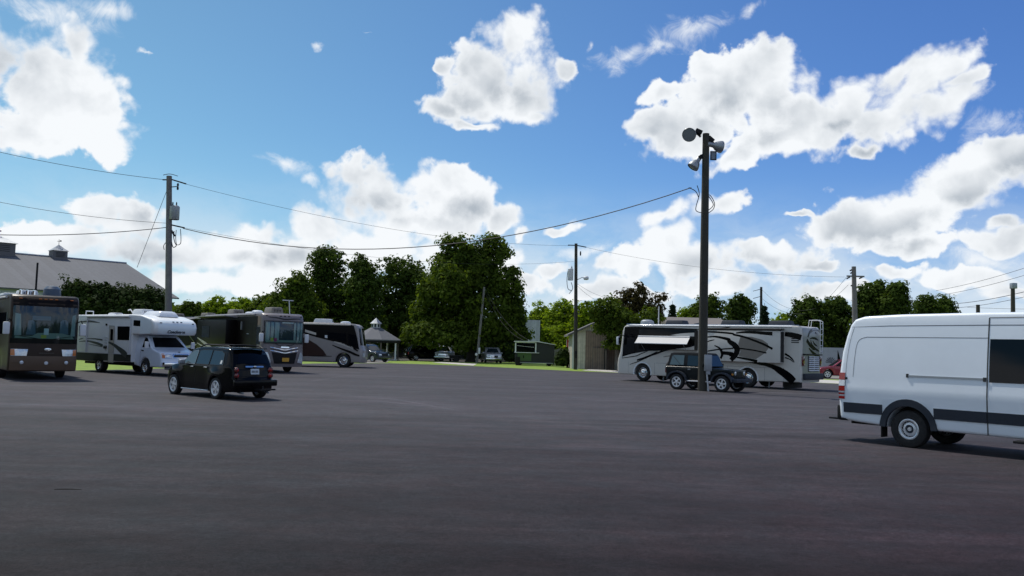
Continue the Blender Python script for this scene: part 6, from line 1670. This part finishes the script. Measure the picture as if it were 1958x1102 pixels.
# ---- food stand (front window with white frame, green apron, lean-to roof)
def food_stand():
    Y = 89; L_, R_ = at(984.5, 696, Y), at(1027, 697, Y); w = R_.x - L_.x; k = Y / F_
    root = thing('food_stand', 'dark food stand with a white-framed serving window and green apron panel', 'food stand', (L_.x, Y, 0), 0)
    z = lambda py: at(1005, py, Y).z
    zt = z(652); W2 = at(1059.5, 697, Y).x - L_.x
    body = mat('dark_stand_wall', (.014, .016, .019), .5, 0, 0, .1, 4)
    mb = MB(); mb.prism([(0, .25), (W2, .25), (W2, z(658.5)), (w, zt - .02), (0, zt - .05)], lambda u, v, d: Vector((u, d, v)), 0, 2.4); mb.build('wall', body, root, 0)
    mb = MB(); mb.prism([(-.15, zt - .04), (w, zt), (W2 + .1, z(657.8)), (W2 + .1, z(658.6)), (w, zt - .09), (-.15, zt - .12)], lambda u, v, d: Vector((u, d, v)), -.25, 2.6); mb.build('roof', M['plastic'], root, 0)
    fm = M['plastic']; z1, z0 = z(655), z(674.5)
    mb = MB(); mb.box((w * .47, -.03, (z0 + z1) / 2), (w * .92, .05, z1 - z0)); win = mb.build('serving_window', M['glass'], root, 0)
    mb = MB()
    for x in (.03, w * .92): mb.box((x, -.07, (z0 + z1) / 2), (.13, .05, z1 - z0))
    mb.box((w * .47, -.07, z1), (w * .96, .05, .09)); mb.box((w * .52, -.16, z0), (w * 1.12, .26, .06)); mb.build('window_frame', fm, win, 0)
    mb = MB(); mb.tube([(.2, -.075, z1 - .35), (w * .85, -.075, z1 - .5)], .015); mb.build('menu_wire', fm, win, 0)
    mb = MB(); mb.box((w * .42, -.03, (z0 + .3) / 2 + .12), (w * .62, .05, z0 - .45)); mb.build('green_panel', mat('green_panel', (.06, .12, .035), .6, 0, 0, .1, 3), root, 0)
    mb = MB(); mb.box((w * .38, -.07, z0 - .45), (.12, .03, .3)); mb.build('menu_card', M['blackmatt'], root, 0)
    mb = MB(); mb.box((W2 / 2 + .1, -.1, .30), (W2 - .4, .12, .08)); mb.build('tow_frame', M['steel'], root, 0)
    mb = MB(); mb.box((.3, -.2, .45), (.45, .3, .9)); mb.build('counter_bin', M['blackmatt'], root, 0)
    for x in (.5, W2 - .5):
        mb = MB(); mb.lathe([(.3, -.1), (.3, .1), (0, .1)], None, 18, Matrix.Translation((x, .3, .3)) @ Matrix.Rotation(PI / 2, 4, 'X')); mb.build('wheel', M['tyre'], root)
food_stand()

# ---- cream shed with brown door boards
def cream_shed():
    Y = 80.5; A = at(1093, 704, Y); z = lambda x, py: at(x, py, Y).z
    root = thing('shed', 'cream board shed with brown doors half hidden by the copper tree', 'shed', (A.x, Y, 0))
    xw = at(1150, 704, Y).x - A.x; xp = at(1138, 704, Y).x - A.x
    ze = z(1093, 636); zp = z(1138, 615.7); x2 = 2 * xp
    mb = MB(); mb.prism([(0, 0), (x2, 0), (x2, ze), (xp, zp - .15), (0, ze)], lambda u, v, d: Vector((u, d, v)), 0, 5.0); mb.build('wall', M['boardcream'], root, 0)
    ov = .45; sl = (zp - ze) / xp
    for sgn in (-1, 1):
        mb = MB(); e = xp + sgn * (xp + ov)
        mb.prism([(xp, zp + .02), (e, ze - ov * sl + .02), (e, ze - ov * sl - .16), (xp, zp - .16)], lambda u, v, d: Vector((u, d, v)), -.35, 5.3); mb.build('roof', mat('brown_grey_roof', (.13, .125, .125), .8, 0, 0, .15, 5), root, 0)
    xd = at(1118.5, 704, Y).x - A.x
    mb = MB(); mb.box(((xd + x2 - .4) / 2, -.04, z(1138, 633) / 2), (x2 - .4 - xd, .06, z(1138, 633))); mb.build('double_door', M['boardbrown'], root, 0)
    mb = MB(); mb.box((.12, -.03, ze / 2), (.2, .05, ze)); mb.build('corner_board', M['plastic'], root, 0)
cream_shed()
def fence(name, label, P0, P1, h, m, posts=6, thick=.05, group=None):
    d = P1 - P0; L = math.hypot(d.x, d.y)
    root = thing(name, label, 'fence', (P0.x, P0.y, 0), math.atan2(d.y, d.x), group)
    mb = MB(); n = max(2, int(L / .16)); rs = random.Random(L)
    for i in range(n):
        mb.box(((i + .5) * L / n, 0, h / 2 + rs.uniform(-.02, .02)), (L / n - .02, thick, h))
    mb.build('board_panel', m, root, 0)
    for i in range(posts):
        mb = MB(); mb.box((i * L / (posts - 1), .08, h / 2 + .05), (.1, .1, h + .1)); mb.build('post', M['woodgrey'], root, 0)
fence('board_fence', 'brown board fence right of the shed doors', G(1133, 706.3), G(1159, 707.2), 2.0, M['boardbrown'], 4)
fence('board_fence', 'grey board fence between food stand and cream shed', at(1058, 697, 93), at(1094, 697, 93), 1.75, M['boardgrey'], 5)
fence('board_fence', 'dark board fence behind the silver pickup under the maple', at(925, 690, 106), at(985, 690, 106), 1.7, M['boardgrey'], 6)
def garage():
    Y = 78; A = at(1159, 706, Y)
    root = thing('lean_to', 'open lean-to beside the brown board fence, coloured dark for the tree shade', 'lean-to', (A.x, Y, 0))
    w = 3.2; mb = MB()
    mb.box((w / 2, 3.0, 1.1), (w, .1, 2.2)); mb.box((0.05, 1.5, 1.1), (.1, 2.9, 2.2)); mb.box((w - .05, 1.5, 1.1), (.1, 2.9, 2.2)); mb.build('wall', mat('lean_to_shade', (.012, .011, .010), .85), root, 0)  # near-black wall colour stands in for the shade under the tree
    mb = MB(); mb.box((w / 2, 1.5, 2.27), (w + .4, 3.4, .1)); mb.build('roof', M['shinglegrey'], root, 0)
garage()
# printed hoarding behind the red car
def hoarding():
    Y = 80; A = at(1566, 700, Y); B_ = at(1680, 700, Y); w = B_.x - A.x; z1 = at(1590, 665, Y).z
    root = thing('hoarding', 'grey printed hoarding with dark leaf shapes behind the red car', 'hoarding', (A.x, Y, 0))
    mb = MB(); mb.box((w / 2, 0, z1 / 2 + .1), (w, .06, z1 - .2)); mb.build('panel', mat('hoarding_grey', (.30, .33, .36), .6, 0, 0, .1, 2), root, 0)
    for cx in (1.1, 2.6):
        mb = MB()
        for i in range(9):
            a = R(10 + i * 20); mb.prism([(cx, z1 * .45), (cx + .45 * math.cos(a - .09), z1 * .45 + .5 * math.sin(a - .09)), (cx + .55 * math.cos(a), z1 * .45 + .6 * math.sin(a)), (cx + .45 * math.cos(a + .09), z1 * .45 + .5 * math.sin(a + .09))], lambda u, v, d: Vector((u, -.035 - d, v)), 0, .006)
        mb.build('leaf_print', M['charcoal'], root, 0)
    mb = MB(); mb.prism([(1.7, z1 * .35), (2.2, z1 * .35), (1.75, z1 * .92)], lambda u, v, d: Vector((u, -.035 - d, v)), 0, .006); mb.build('sail_print', M['black'], root, 0)
    for i in range(4):
        mb = MB(); mb.box((i * w / 3, .08, z1 / 2), (.08, .08, z1)); mb.build('post', M['steel'], root, 0)
hoarding()

# ---- small things on the grass
def grill(label, px, py, col, r):
    P = G(px, py); root = thing('barbecue_grill', label, 'grill', P)
    mb = MB(); mb.lathe([(0, -.42), (r * .7, -.42), (r, -.36), (r, .36), (r * .7, .42), (0, .42)], None, 16, Matrix.Translation((0, 0, .82)) @ Matrix.Rotation(PI / 2, 4, 'Y')); mb.build('barrel', col, root)
    for sx in (-.32, .32):
        for sy in (-.2, .2):
            mb = MB(); mb.tube([(sx, sy * 1.4, 0), (sx, sy, .65)], .02); mb.build('leg', M['blackmatt'], root)
    mb = MB(); mb.tube([(-.2, -r - .03, .9), (.2, -r - .03, .9)], .02); mb.build('handle', M['plastic'], root)
grill('black barrel grill on the grass by the food stand', 1051, 699.5, M['blackmatt'], .30)
grill('silver barrel grill on the grass by the grey fence', 1070, 700.5, M['steel'], .30)
def hydrant():
    P = G(1085, 703.2); root = thing('standpipe', 'dark red standpipe on the grass left of the shed', 'standpipe', P)
    rd = mat('old_red_paint', (.17, .02, .018), .5, 0, 0, .15, 6)
    mb = MB(); mb.lathe([(.14, 0), (.14, .04), (.10, .06), (.10, .95), (.13, .97), (.11, 1.1), (0, 1.15)], None, 14); mb.build('barrel', rd, root)
    for s in (-1, 1):
        mb = MB(); mb.tube([(0, 0, .72), (s * .18, 0, .72)], .05); mb.build('outlet', rd, root)
hydrant()
def red_sign():
    P = at(1087.5, 665, 86); root = thing('sign', 'red sign with a pale lower panel on the left wall corner of the shed', 'sign', (P.x, 86, 0))
    zt = at(1087.5, 650, 86).z; zb = at(1087.5, 664, 86).z
    mb = MB(); mb.box((0, 0, (zt + zb) / 2), (.5, .06, zt - zb)); b = mb.build('board', mat('red_sign', (.42, .02, .015), .4), root, 0)
    mb = MB(); mb.box((.08, -.035, zb + .28), (.3, .02, .4)); mb.build('pale_panel', mat('sign_pale', (.62, .5, .38), .5), b, 0)
    mb = MB(); mb.box((-.22, -.033, (zt + zb) / 2), (.05, .02, zt - zb - .02)); mb.build('white_edge', M['plastic'], b, 0)
    mb = MB(); mb.tube([(0, .05, 0), (0, .05, zt)], .03); mb.build('post', M['steel'], root)
red_sign()
def stick():
    P = G(129, 937); o = MB(); o.tube([(-.15, -.02, .006), (-.03, 0, .008), (.05, .012, .008), (.17, .0, .006)], [.005, .008, .007, .004], None, 6); o.box((-.08, .02, .005), (.07, .012, .005))
    t = o.build('stick', mat('dead_wood', (.035, .03, .025), .9), None); t.location = P; tag(t, 'broken dark stick lying alone on the near asphalt', 'stick')
stick()

# ---- poles
def vec_top(px, py, base): return at(px, py, base.y)
def pole(name, label, cat, bp, tp, r, m, Y=None, group=None):
    base = G(*bp) if Y is None else at(bp[0], bp[1], Y); base = Vector((base.x, base.y, 0)); top = at(tp[0], tp[1], base.y)
    root = thing(name, label, cat, base, 0, group)
    mb = MB(); t = top - base; mb.tube([(0, 0, -.02), t * .5, t], [r * 1.12, r, r * .82], None, 14); mb.build('post', m, root)
    return root, base, top
def on(base, top, px, py): 
    return at(px, py, base.y) - base
# floodlight pole
root, base, top = pole('floodlight_pole', 'tall dark wooden pole with floodlights standing on the asphalt by the off-road car', 'light pole', (1343, 748), (1350, 256), .20, M['wooddark'])
FLB = base; FLT = top
def lamp_head(root, base, px, py, aim, r=.36, label='floodlight'):
    P = on(base, None, px, py); q = Vector(aim).normalized().to_track_quat('Z', 'Y').to_matrix().to_4x4()
    mb = MB(); mb.lathe([(r, .22), (r * 1.03, .20), (r * .98, .1), (r * .75, -.08), (r * .45, -.2), (.12, -.26), (.12, -.5), (.08, -.54), (0, -.54)], None, 20, Matrix.Translation(P) @ q); h = mb.build('floodlight', M['steel'], root)
    mb = MB(); mb.lathe([(r * .97, .19), (r * .6, .205), (0, .21)], None, 20, Matrix.Translation(P) @ q); mb.build('lens', M['lens'], h)
    return P, q
P1, q1 = lamp_head(root, base, 1319, 257, (-.35, -.85, -.35), .34)
P2, q2 = lamp_head(root, base, 1372, 280, (.75, .2, -.1), .30)
P3, q3 = lamp_head(root, base, 1329, 314, (-.55, -.1, -.8), .28)
for P, a_, b_ in ((P1, (1340, 262), (1333, 256)), (P2, (1352, 262), (1364, 274)), (P3, (1346, 300), (1338, 303))):
    mb = MB(); mb.tube([on(base, None, *a_), on(base, None, *b_), P], .06); mb.build('bracket', M['blackmatt'], root)
mb = MB(); mb.box(on(base, None, 1336, 252), (.34, .2, .22), None, Matrix.Rotation(.4, 3, 'Y'), .03); mb.build('ballast_box', M['blackmatt'], root)
mb = MB(); mb.box(on(base, None, 1359, 267), (.34, .2, .22), None, Matrix.Rotation(.7, 3, 'Y'), .03); mb.build('ballast_box', M['blackmatt'], root)
mb = MB(); mb.box(on(base, None, 1341, 300), (.30, .2, .20), None, Matrix.Rotation(-.5, 3, 'Y'), .03); mb.build('ballast_box', M['blackmatt'], root)
mb = MB(); P = on(base, None, 1364, 298)
for dx, dz, sx, sz in ((-.13, 0, .04, .42), (.13, 0, .04, .42), (0, .2, .30, .04), (0, -.2, .30, .04)): mb.box(P + Vector((dx, 0, dz)), (sx, .08, sz))
mb.build('square_lamp', M['blackmatt'], root)
mb = MB(); mb.box(P + Vector((0, .02, 0)), (.2, .03, .34)); mb.build('square_lens', M['lens'], root)
def loop(root, base, pts, r=.02, name='cable_loop', m=None):
    mb = MB(); mb.tube([on(base, None, a, b) for a, b in [tuple(q) for q in smoothline(pts, 5)]], r, None, 6); return mb.build(name, m or M['wire'], root)
loop(root, base, [(1333, 355), (1337, 372), (1331, 395), (1332, 404), (1344, 408)]); loop(root, base, [(1317, 359), (1330, 366), (1336, 378)])
loop(root, base, [(1352, 374), (1358, 374), (1366, 388), (1364, 400), (1354, 408)]); loop(root, base, [(1354, 374), (1364, 392), (1352, 404)])
u = on(base, None, 1356, 650); 
mb = MB(); mb.tube([on(base, None, 1351, 748) + Vector((0, -.05, 0)), on(base, None, 1352, 560), on(base, None, 1354, 400)], .035, None, 8); mb.build('conduit', M['alloy'], root)
mb = MB(); mb.box(on(base, None, 1351, 694) + Vector((0, -.28, 0)), (.36, .2, .78), None, None, .02); mb.box(on(base, None, 1351, 712) + Vector((0, -.28, 0)), (.2, .15, .2)); mb.build('meter_box', M['steel'], root)
mb = MB(); mb.tube([on(base, None, 1349, 715) + Vector((0, -.28, 0)), on(base, None, 1352, 748) + Vector((0, -.28, .0))], .04, None, 8); mb.build('conduit', M['alloy'], root)
# left utility pole
root, base, top = pole('utility_pole', 'grey utility pole with transformer rising behind the white cab-over camper', 'utility pole', (322, 700), (323.5, 337), .19, M['woodgrey'], 50, 'utility poles with wires')
LB = base
mb = MB(); c0 = on(base, None, 333.5, 407); mb.lathe([(.27, -.42), (.29, -.38), (.29, .36), (.22, .42), (0, .44)], None, 18, Matrix.Translation(c0)); tf = mb.build('transformer', M['steel'], root)
for q in (-.12, .1):
    mb = MB(); mb.lathe([(.035, 0), (.05, .05), (.03, .1), (.045, .14), (.02, .22), (0, .24)], None, 8, Matrix.Translation(c0 + Vector((q, 0, .42)))); mb.build('bushing', M['blackmatt'], tf)
mb = MB(); mb.tube([on(base, None, 311, 344), on(base, None, 330, 344), on(base, None, 356, 352)], .04); mb.build('crossarm', M['blackmatt'], root)
mb = MB(); mb.tube([on(base, None, 326, 430), on(base, None, 353, 436)], .04); mb.build('crossarm', M['blackmatt'], root)
mb = MB(); mb.tube([on(base, None, 326, 358), on(base, None, 338, 357)], .03); mb.lathe([(.05, -.2), (.07, -.1), (.04, 0), (.07, .1), (.04, .2)], None, 8, Matrix.Translation(on(base, None, 340, 357))); mb.build('cut_out_fuse', M['blackmatt'], root)
loop(root, base, [(312, 335), (325, 333), (340, 337)], .02); loop(root, base, [(333, 442), (332, 452), (334, 463), (337, 470), (331, 473), (328, 462)], .025); loop(root, base, [(345, 438), (346, 455), (345, 466), (338, 468), (336, 455), (337, 440)], .02); loop(root, base, [(327, 440), (331, 446), (334, 452)], .06)
loop(root, base, [(318, 463), (313, 470), (314, 478)], .02)
# middle utility pole
root, base, top = pole('utility_pole', 'dark utility pole with grey transformer and street lamp left of the shed', 'utility pole', (1100.5, 707), (1101.5, 466), .165, M['wooddark'], None, 'utility poles with wires')
MBs = base
mb = MB(); c0 = on(base, None, 1091, 525); mb.lathe([(.23, -.55), (.25, -.5), (.25, .48), (.2, .55), (0, .57)], None, 16, Matrix.Translation(c0)); tf = mb.build('transformer', M['plastic'], root)
mb = MB(); mb.lathe([(.04, 0), (.06, .06), (.03, .14), (.02, .24), (0, .26)], None, 8, Matrix.Translation(c0 + Vector((.1, 0, .55)))); mb.build('bushing', M['blackmatt'], tf)
mb = MB(); mb.tube([on(base, None, 1086, 469), on(base, None, 1103, 469.5), on(base, None, 1121, 473)], .045); mb.build('crossarm', M['blackmatt'], root)
mb = MB(); mb.tube([on(base, None, 1104, 535), on(base, None, 1112, 531), on(base, None, 1117, 531)], .04); mb.build('lamp_arm', M['alloy'], root)
mb = MB(); mb.lathe([(0, -.28), (.14, -.22), (.2, 0), (.17, .18), (0, .24)], None, 12, Matrix.Translation(on(base, None, 1121, 532)) @ Matrix.Rotation(R(80), 4, 'Y')); mb.build('lamp_head', M['plastic'], root)
loop(root, base, [(1086, 518), (1084, 535), (1086, 552), (1093, 556)], .03); loop(root, base, [(1092, 540), (1095, 552), (1088, 562)], .03)
mb = MB(); mb.lathe([(.05, -.2), (.07, 0), (.05, .2)], None, 8, Matrix.Translation(on(base, None, 1110, 485))); mb.build('cut_out_fuse', M['blackmatt'], root)
mb = MB(); mb.box(on(base, None, 1100.5, 675) + Vector((0, -.2, 0)), (.24, .16, .34), None, None, .02); mb.box(on(base, None, 1100.5, 682) + Vector((0, -.2, 0)), (.16, .14, .3), M['blackmatt']); mb.build('meter_box', M['plastic'], root)
mb = MB(); mb.tube([on(base, None, 1103, 706.8) + Vector((0, -.1, 0)), on(base, None, 1103.5, 640), on(base, None, 1103, 560)], .035); mb.build('conduit', M['alloy'], root)
# leaning pole
root, base, top = pole('utility_pole', 'slim grey pole leaning to the right before the big maple', 'utility pole', (911.5, 694), (926, 549), .14, M['woodgrey'], None, 'utility poles with wires')
NB = base; NT = top
mb = MB(); mb.box(on(base, None, 916.5, 671) + Vector((0, -.2, 0)), (.22, .14, .7), None, None, .03); mb.build('meter_box', M['plastic'], root)
mb = MB(); mb.lathe([(.14, -.08), (.16, 0), (.14, .08), (0, .1)], None, 12, Matrix.Translation(on(base, None, 911, 678) + Vector((0, -.25, 0))) @ Matrix.Rotation(PI / 2, 4, 'X')); mb.build('meter', M['alloy'], root)
# far poles
root, base, top = pole('utility_pole', 'small bare utility pole beside the pale spruce behind the cream motorhome', 'utility pole', (1455, 690), (1455.5, 549), .16, M['wooddark'], 96, 'utility poles with wires'); SB = base; ST = top
for py in (553, 567):
    mb = MB(); mb.tube([on(base, None, 1440, py + 4), on(base, None, 1455, py)], .03); mb.build('bracket', M['blackmatt'], root)
root, base, top = pole('utility_pole', 'grey utility pole with crossarm between dark trees left of white van', 'utility pole', (1637, 700), (1632.5, 510), .22, M['woodgrey'], 72, 'utility poles with wires'); RB = base; RT = top
mb = MB(); mb.box(on(base, None, 1634, 529) + Vector((0, -.2, 0)), (1.5, .1, .12)); mb.build('crossarm', M['woodgrey'], root)
for px, py in ((1628, 516), (1629, 521), (1622, 531), (1646, 531), (1630, 545)):
    mb = MB(); mb.tube([on(base, None, px - 3, py + 2), on(base, None, px + 3, py - 1)], .06); mb.build('insulator', M['blackmatt'], root)
root, base, top = pole('utility_pole', 'dark pole topped by a small box, rising behind the white van', 'utility pole', (1938, 720), (1936.5, 542), .16, M['wooddark'], 60, 'utility poles with wires'); QB = base
mb = MB(); mb.box(on(base, None, 1937, 547) + Vector((0, -.05, 0)), (.36, .36, .4), None, None, .03); mb.build('pole_box', M['steel'], root)
root, base, top = pole('utility_pole', 'short blue-black pole stub rising just above the van roof', 'utility pole', (1870.5, 715), (1870, 583), .17, M['wooddark'], 66, 'utility poles with wires')
# ---- wires
def wire(label, A, B_, sag=.0, r=.018, mid=None):
    n = 26; pts = []
    for i in range(n + 1):
        t = i / n; p = A.lerp(B_, t); p.z -= 4 * sag * t * (1 - t)
        pts.append(p)
    o = A.copy(); mb = MB(); mb.tube([p - o for p in pts], r, None, 5); w = mb.build('power_line', M['wire'], None); w.location = o
    tag(w, label, 'wire', 'overhead wires'); return w
W_LT = at(311, 343.5, 50); W_LT2 = at(356, 352.5, 50)
wire('thin top wire from the picture edge to the left utility pole', at(-120, 262, 46), W_LT, .25, .014)
wire('thin middle wire from the picture edge to the left utility pole', at(-120, 361, 46), at(318, 427, 50), .3, .012)
wire('thick lowest wire from the picture edge to the left utility pole', at(-160, 441, 44), at(320, 435, 50), .35, .022)
wire('thin top wire from the left utility pole towards the middle one', W_LT2, at(1088, 470, 78.5), .9, .010)
wire('faint second wire from the left utility pole towards the middle one', at(353, 436, 50), at(1098, 500, 78.5), 1.0, .008)
A_, B2 = at(350, 437, 50), at(1322, 359, FLB.y)
wire('thick sagging cable between the left utility pole and the floodlight pole', A_, B2, 2.05, .024)
wire('thin wire from the middle utility pole off to the far right pole', at(1121, 473.5, MBs.y), at(1615, 530, 72), .6, .010)
wire('slack wire dropping right from the middle utility pole to the trees', at(1104, 543, MBs.y), at(1200, 572, 84), .5, .012)
wire('lower slack wire dropping right from the middle utility pole to the trees', at(1104, 547, MBs.y), at(1200, 580, 84), .8, .012)
wire('slack wire from the leaning pole into the food stand roof', NT, at(1010, 650, 90), .9, .014)
wire('second slack wire from the leaning pole into the food stand roof', at(926, 556, NT.y), at(1000, 650, 90), 1.0, .014)
wire('drooping wire right of the small pole behind the cream motorhome', at(1456, 553, 96), at(1560, 590, 84), 1.0, .014)
wire('lower drooping wire right of the small pole behind the cream motorhome', at(1456, 570, 96), at(1540, 600, 84), .6, .014)
wire('upper wire falling left from the far right pole crossarm', at(1618, 531, 72), at(1560, 592, 110), .2, .014)
wire('lower wire falling left from the far right pole crossarm', at(1622, 545, 72), at(1590, 572, 100), .1, .014)
wire('uppermost wire rising to the right picture edge over the van', at(1790, 556, 90), at(2060, 478, 60), .3, .018)
wire('second wire rising to the right picture edge over the van', at(1790, 566, 90), at(2060, 494, 60), .3, .018)
wire('dark wire passing the boxed pole above the van roof', at(1826, 581, 90), at(2060, 530, 58), .3, .026)
wire('lower dark wire passing the boxed pole above the van roof', at(1826, 589, 90), at(2060, 541, 58), .3, .020)
wire('thin level wire just above the van roof', at(1850, 588, 70), at(2060, 592, 60), .05, .012)
wire('guy wire slanting down left from the left utility pole', at(320, 362, 50), at(262, 512, 50), 0, .014)
# ================================================================ small cars at the back
def car(name, label, cat, P, yaw, kind, paint, L=4.8, WH=.92, H=1.75, group='cars parked behind the lot'):
    """kind: suv, minivan, pickup, sedan"""
    V = Veh(name, label, cat, P.x, P.y, yaw, group)
    wx = (.95, L - .95); r = .36
    if kind == 'suv': top = [(.0, .95), (.1, 1.05), (.25, 1.5), (.4, H - .05), (.9, H), (2.4, H - .02), (2.75, H - .12), (3.35, 1.12), (L - .25, 1.0), (L - .05, .82)]
    elif kind == 'minivan': top = [(.0, 1.0), (.12, 1.1), (.35, 1.6), (.6, H - .03), (2.6, H), (3.1, H - .1), (3.95, 1.1), (L - .3, .95), (L - .05, .75)]
    elif kind == 'pickup': top = [(.0, 1.08), (2.0, 1.08), (2.02, 1.15), (2.15, H - .08), (2.4, H), (3.4, H - .02), (3.6, H - .1), (4.15, 1.18), (L - .15, 1.08), (L - .02, .95)]
    else: top = [(.0, .85), (.3, 1.0), (.75, 1.12), (1.2, H - .03), (1.9, H), (2.7, H - .06), (3.5, 1.02), (L - .3, .88), (L - .05, .7)]
    prof = [(0, .45)] + top + [(L, .6), (L - .03, .35)] + arch(wx[1], r, r + .07, .30) + arch(wx[0], r, r + .07, .30)
    D = rounded_car_hw(WH, 1.0, .26, L, (), 0, .5, .14)
    B = Body(prof, WH, D, .06)
    V.add('body', B.build([.3, .8, 1.4, 2, 2.6, 3.2, 3.8, 4.2, 4.5], [.5, .75, 1.0, 1.2, 1.45]), paint, None, 45)
    side = {'suv': [[(.5, 1.12), (1.5, 1.12), (1.5, H - .16), (.62, H - .18)], [(1.58, 1.12), (2.3, 1.12), (2.3, H - .14), (1.58, H - .16)], [(2.38, 1.12), (3.15, 1.12), (2.72, H - .2), (2.38, H - .16)]],
            'minivan': [[(.6, 1.12), (1.7, 1.12), (1.7, H - .18), (.7, H - .2)], [(1.78, 1.12), (2.75, 1.12), (2.75, H - .18), (1.78, H - .18)], [(2.83, 1.12), (3.7, 1.12), (3.1, H - .22), (2.83, H - .18)]],
            'pickup': [[(2.2, 1.2), (2.9, 1.2), (2.9, H - .14), (2.3, H - .15)], [(2.98, 1.2), (3.95, 1.2), (3.58, H - .18), (2.98, H - .14)]],
            'sedan': [[(1.0, 1.06), (1.9, 1.06), (1.9, H - .12), (1.3, H - .13)], [(1.98, 1.06), (3.25, 1.04), (2.7, H - .14), (1.98, H - .12)]]}[kind]
    for sg in (-1, 1):
        for poly in side:
            mb = MB(); mb.sheet(poly, B.side_fn(sg, .01), None, .3); V.add('side_window', mb, M['glass'])
        for cx in wx: wheel(V, cx, sg * (WH - .10), r, .22, 'jeep', sg)
        mb = MB(); mb.box((side[-1][0][0] + .85, sg * (WH + .08), 1.15), (.12, .2, .14), None, None, .03); V.add('mirror', mb, paint)
        mb = MB(); mb.box(B.side_fn(sg, .012)(2.0, .96), (.16, .03, .03)); V.add('door_handle', mb, M['chrome'])
        F = B.end_fn(True, .014); Bk = B.end_fn(False, .014)
        mb = MB(); mb.sheet([(sg * WH * .55, .68), (sg * WH * .88, .70), (sg * WH * .88, .86), (sg * WH * .56, .84)], F, None, .12); V.add('headlight', mb, M['lamp'])
        mb = MB(); mb.sheet([(sg * WH * .72, .72), (sg * WH * .93, .72), (sg * WH * .93, 1.0), (sg * WH * .74, 1.0)], Bk, None, .12); V.add('tail_lamp', mb, M['red'])
    fx = {'suv': (1.16, H - .16), 'minivan': (1.14, H - .14), 'pickup': (1.22, H - .14), 'sedan': (1.06, H - .1)}[kind]
    mb = MB(); mb.sheet([(-WH * .78, fx[0]), (WH * .78, fx[0]), (WH * .64, fx[1]), (-WH * .64, fx[1])], B.end_fn(True, .02), None, .12); V.add('windshield', mb, M['glassblue'])
    if kind in ('suv', 'minivan'):
        mb = MB(); mb.sheet([(-WH * .72, 1.12), (WH * .72, 1.12), (WH * .62, H - .2), (-WH * .62, H - .2)], B.end_fn(False, .02), None, .12); V.add('rear_window', mb, M['glass'])
        for sg in (-1, 1):
            mb = MB(); mb.tube([(.5, sg * .62, H - .02), (.7, sg * .62, H + .05), (2.4, sg * .62, H + .04)], .02); V.add('roof_rail', mb, M['blackmatt'])
    mb = MB(); mb.sheet([(-WH * .5, .62), (WH * .5, .62), (WH * .52, .86), (-WH * .52, .86)], B.end_fn(True, .016), None, .12); g = V.add('grille', mb, M['chrome'] if kind == 'pickup' else M['blackmatt'])
    mb = MB(); mb.sheet([(-WH * .45, .66), (WH * .45, .66), (WH * .46, .76), (-WH * .46, .76)], B.end_fn(True, .024), None, .12); V.add('grille_mesh', mb, M['blackmatt'], g)
    for x, nm in ((-.02, 'rear_bumper'), (L - .02, 'front_bumper')):
        mb = MB(); mb.box((x, 0, .48), (.16, WH * 1.86, .18), None, None, .04); V.add(nm, mb, M['chrome'] if kind == 'pickup' else paint)
    mb = MB(); mb.box((-.04, 0, .72), (.03, .3, .15)); V.add('number_plate', mb, M['platewhite'])
    if kind == 'pickup':
        mb = MB(); mb.box((1.05, 0, 1.05), (1.75, WH * 1.6, .1)); V.add('cargo_bed', mb, M['blackmatt'])
    mb = MB(); mb.box((L / 2, 0, .42), (L - .5, WH * 1.2, .3)); V.add('underbody', mb, M['under'])
    return V
navy = mat('navy_paint', (.018, .028, .042), .2, .2, .5); silverp = mat('silver_paint', (.42, .44, .46), .3, .5, .4); redp = mat('maroon_paint', (.22, .012, .03), .22, .2, .5)
whitep = M['white']
P = G(712.5, 692.5); yaw = -38
P_ = P - Matrix.Rotation(R(yaw), 3, 'Z') @ Vector((3.85, -.85, 0))
car('parked_car', 'dark blue four-wheel drive by the gazebo, facing right', 'car', P_, yaw, 'suv', navy, 4.8, .92, 1.8)
P = at(768, 690, 100); car('parked_car', 'black minivan showing its tail beside the gazebo', 'car', Vector((P.x + .4, 100.5, 0)), 25, 'minivan', M['black'], 5.1, .98, 1.75)
P = at(849, 690, 101); car('parked_pickup', 'white pickup facing the lot under the maple boughs', 'pickup truck', Vector((P.x, 106, 0)), -92, 'pickup', whitep, 5.6, 1.0, 1.85)
P = at(942, 692, 97); car('parked_pickup', 'silver pickup parked right of the leaning pole', 'pickup truck', Vector((P.x - .6, 102, 0)), -82, 'pickup', silverp, 5.4, .98, 1.8)
P = G(1581, 724.5); car('parked_car', 'maroon car at the right, between cream motorhome and white van', 'car', P - Matrix.Rotation(R(172), 3, 'Z') @ Vector((3.9, .88, 0)), 172, 'sedan', redp, 4.8, .92, 1.62)
P = at(790, 690, 97)
def trailer():
    P = at(786, 689, 99); root = thing('utility_trailer', 'small dark trailer wheel and frame right of the black minivan', 'trailer', (P.x + 5.3, 99, 0), 0)
    mb = MB(); mb.box((0, 0, .6), (1.6, 1.2, .35)); mb.build('bed', M['blackmatt'], root, 0)
    for s in (-1, 1):
        mb = MB(); mb.lathe([(.3, -.08), (.3, .08), (0, .09)], None, 16, Matrix.Translation((0, s * .68, .3)) @ Matrix.Rotation(PI / 2, 4, 'X')); mb.build('wheel', M['tyre'], root)
trailer()
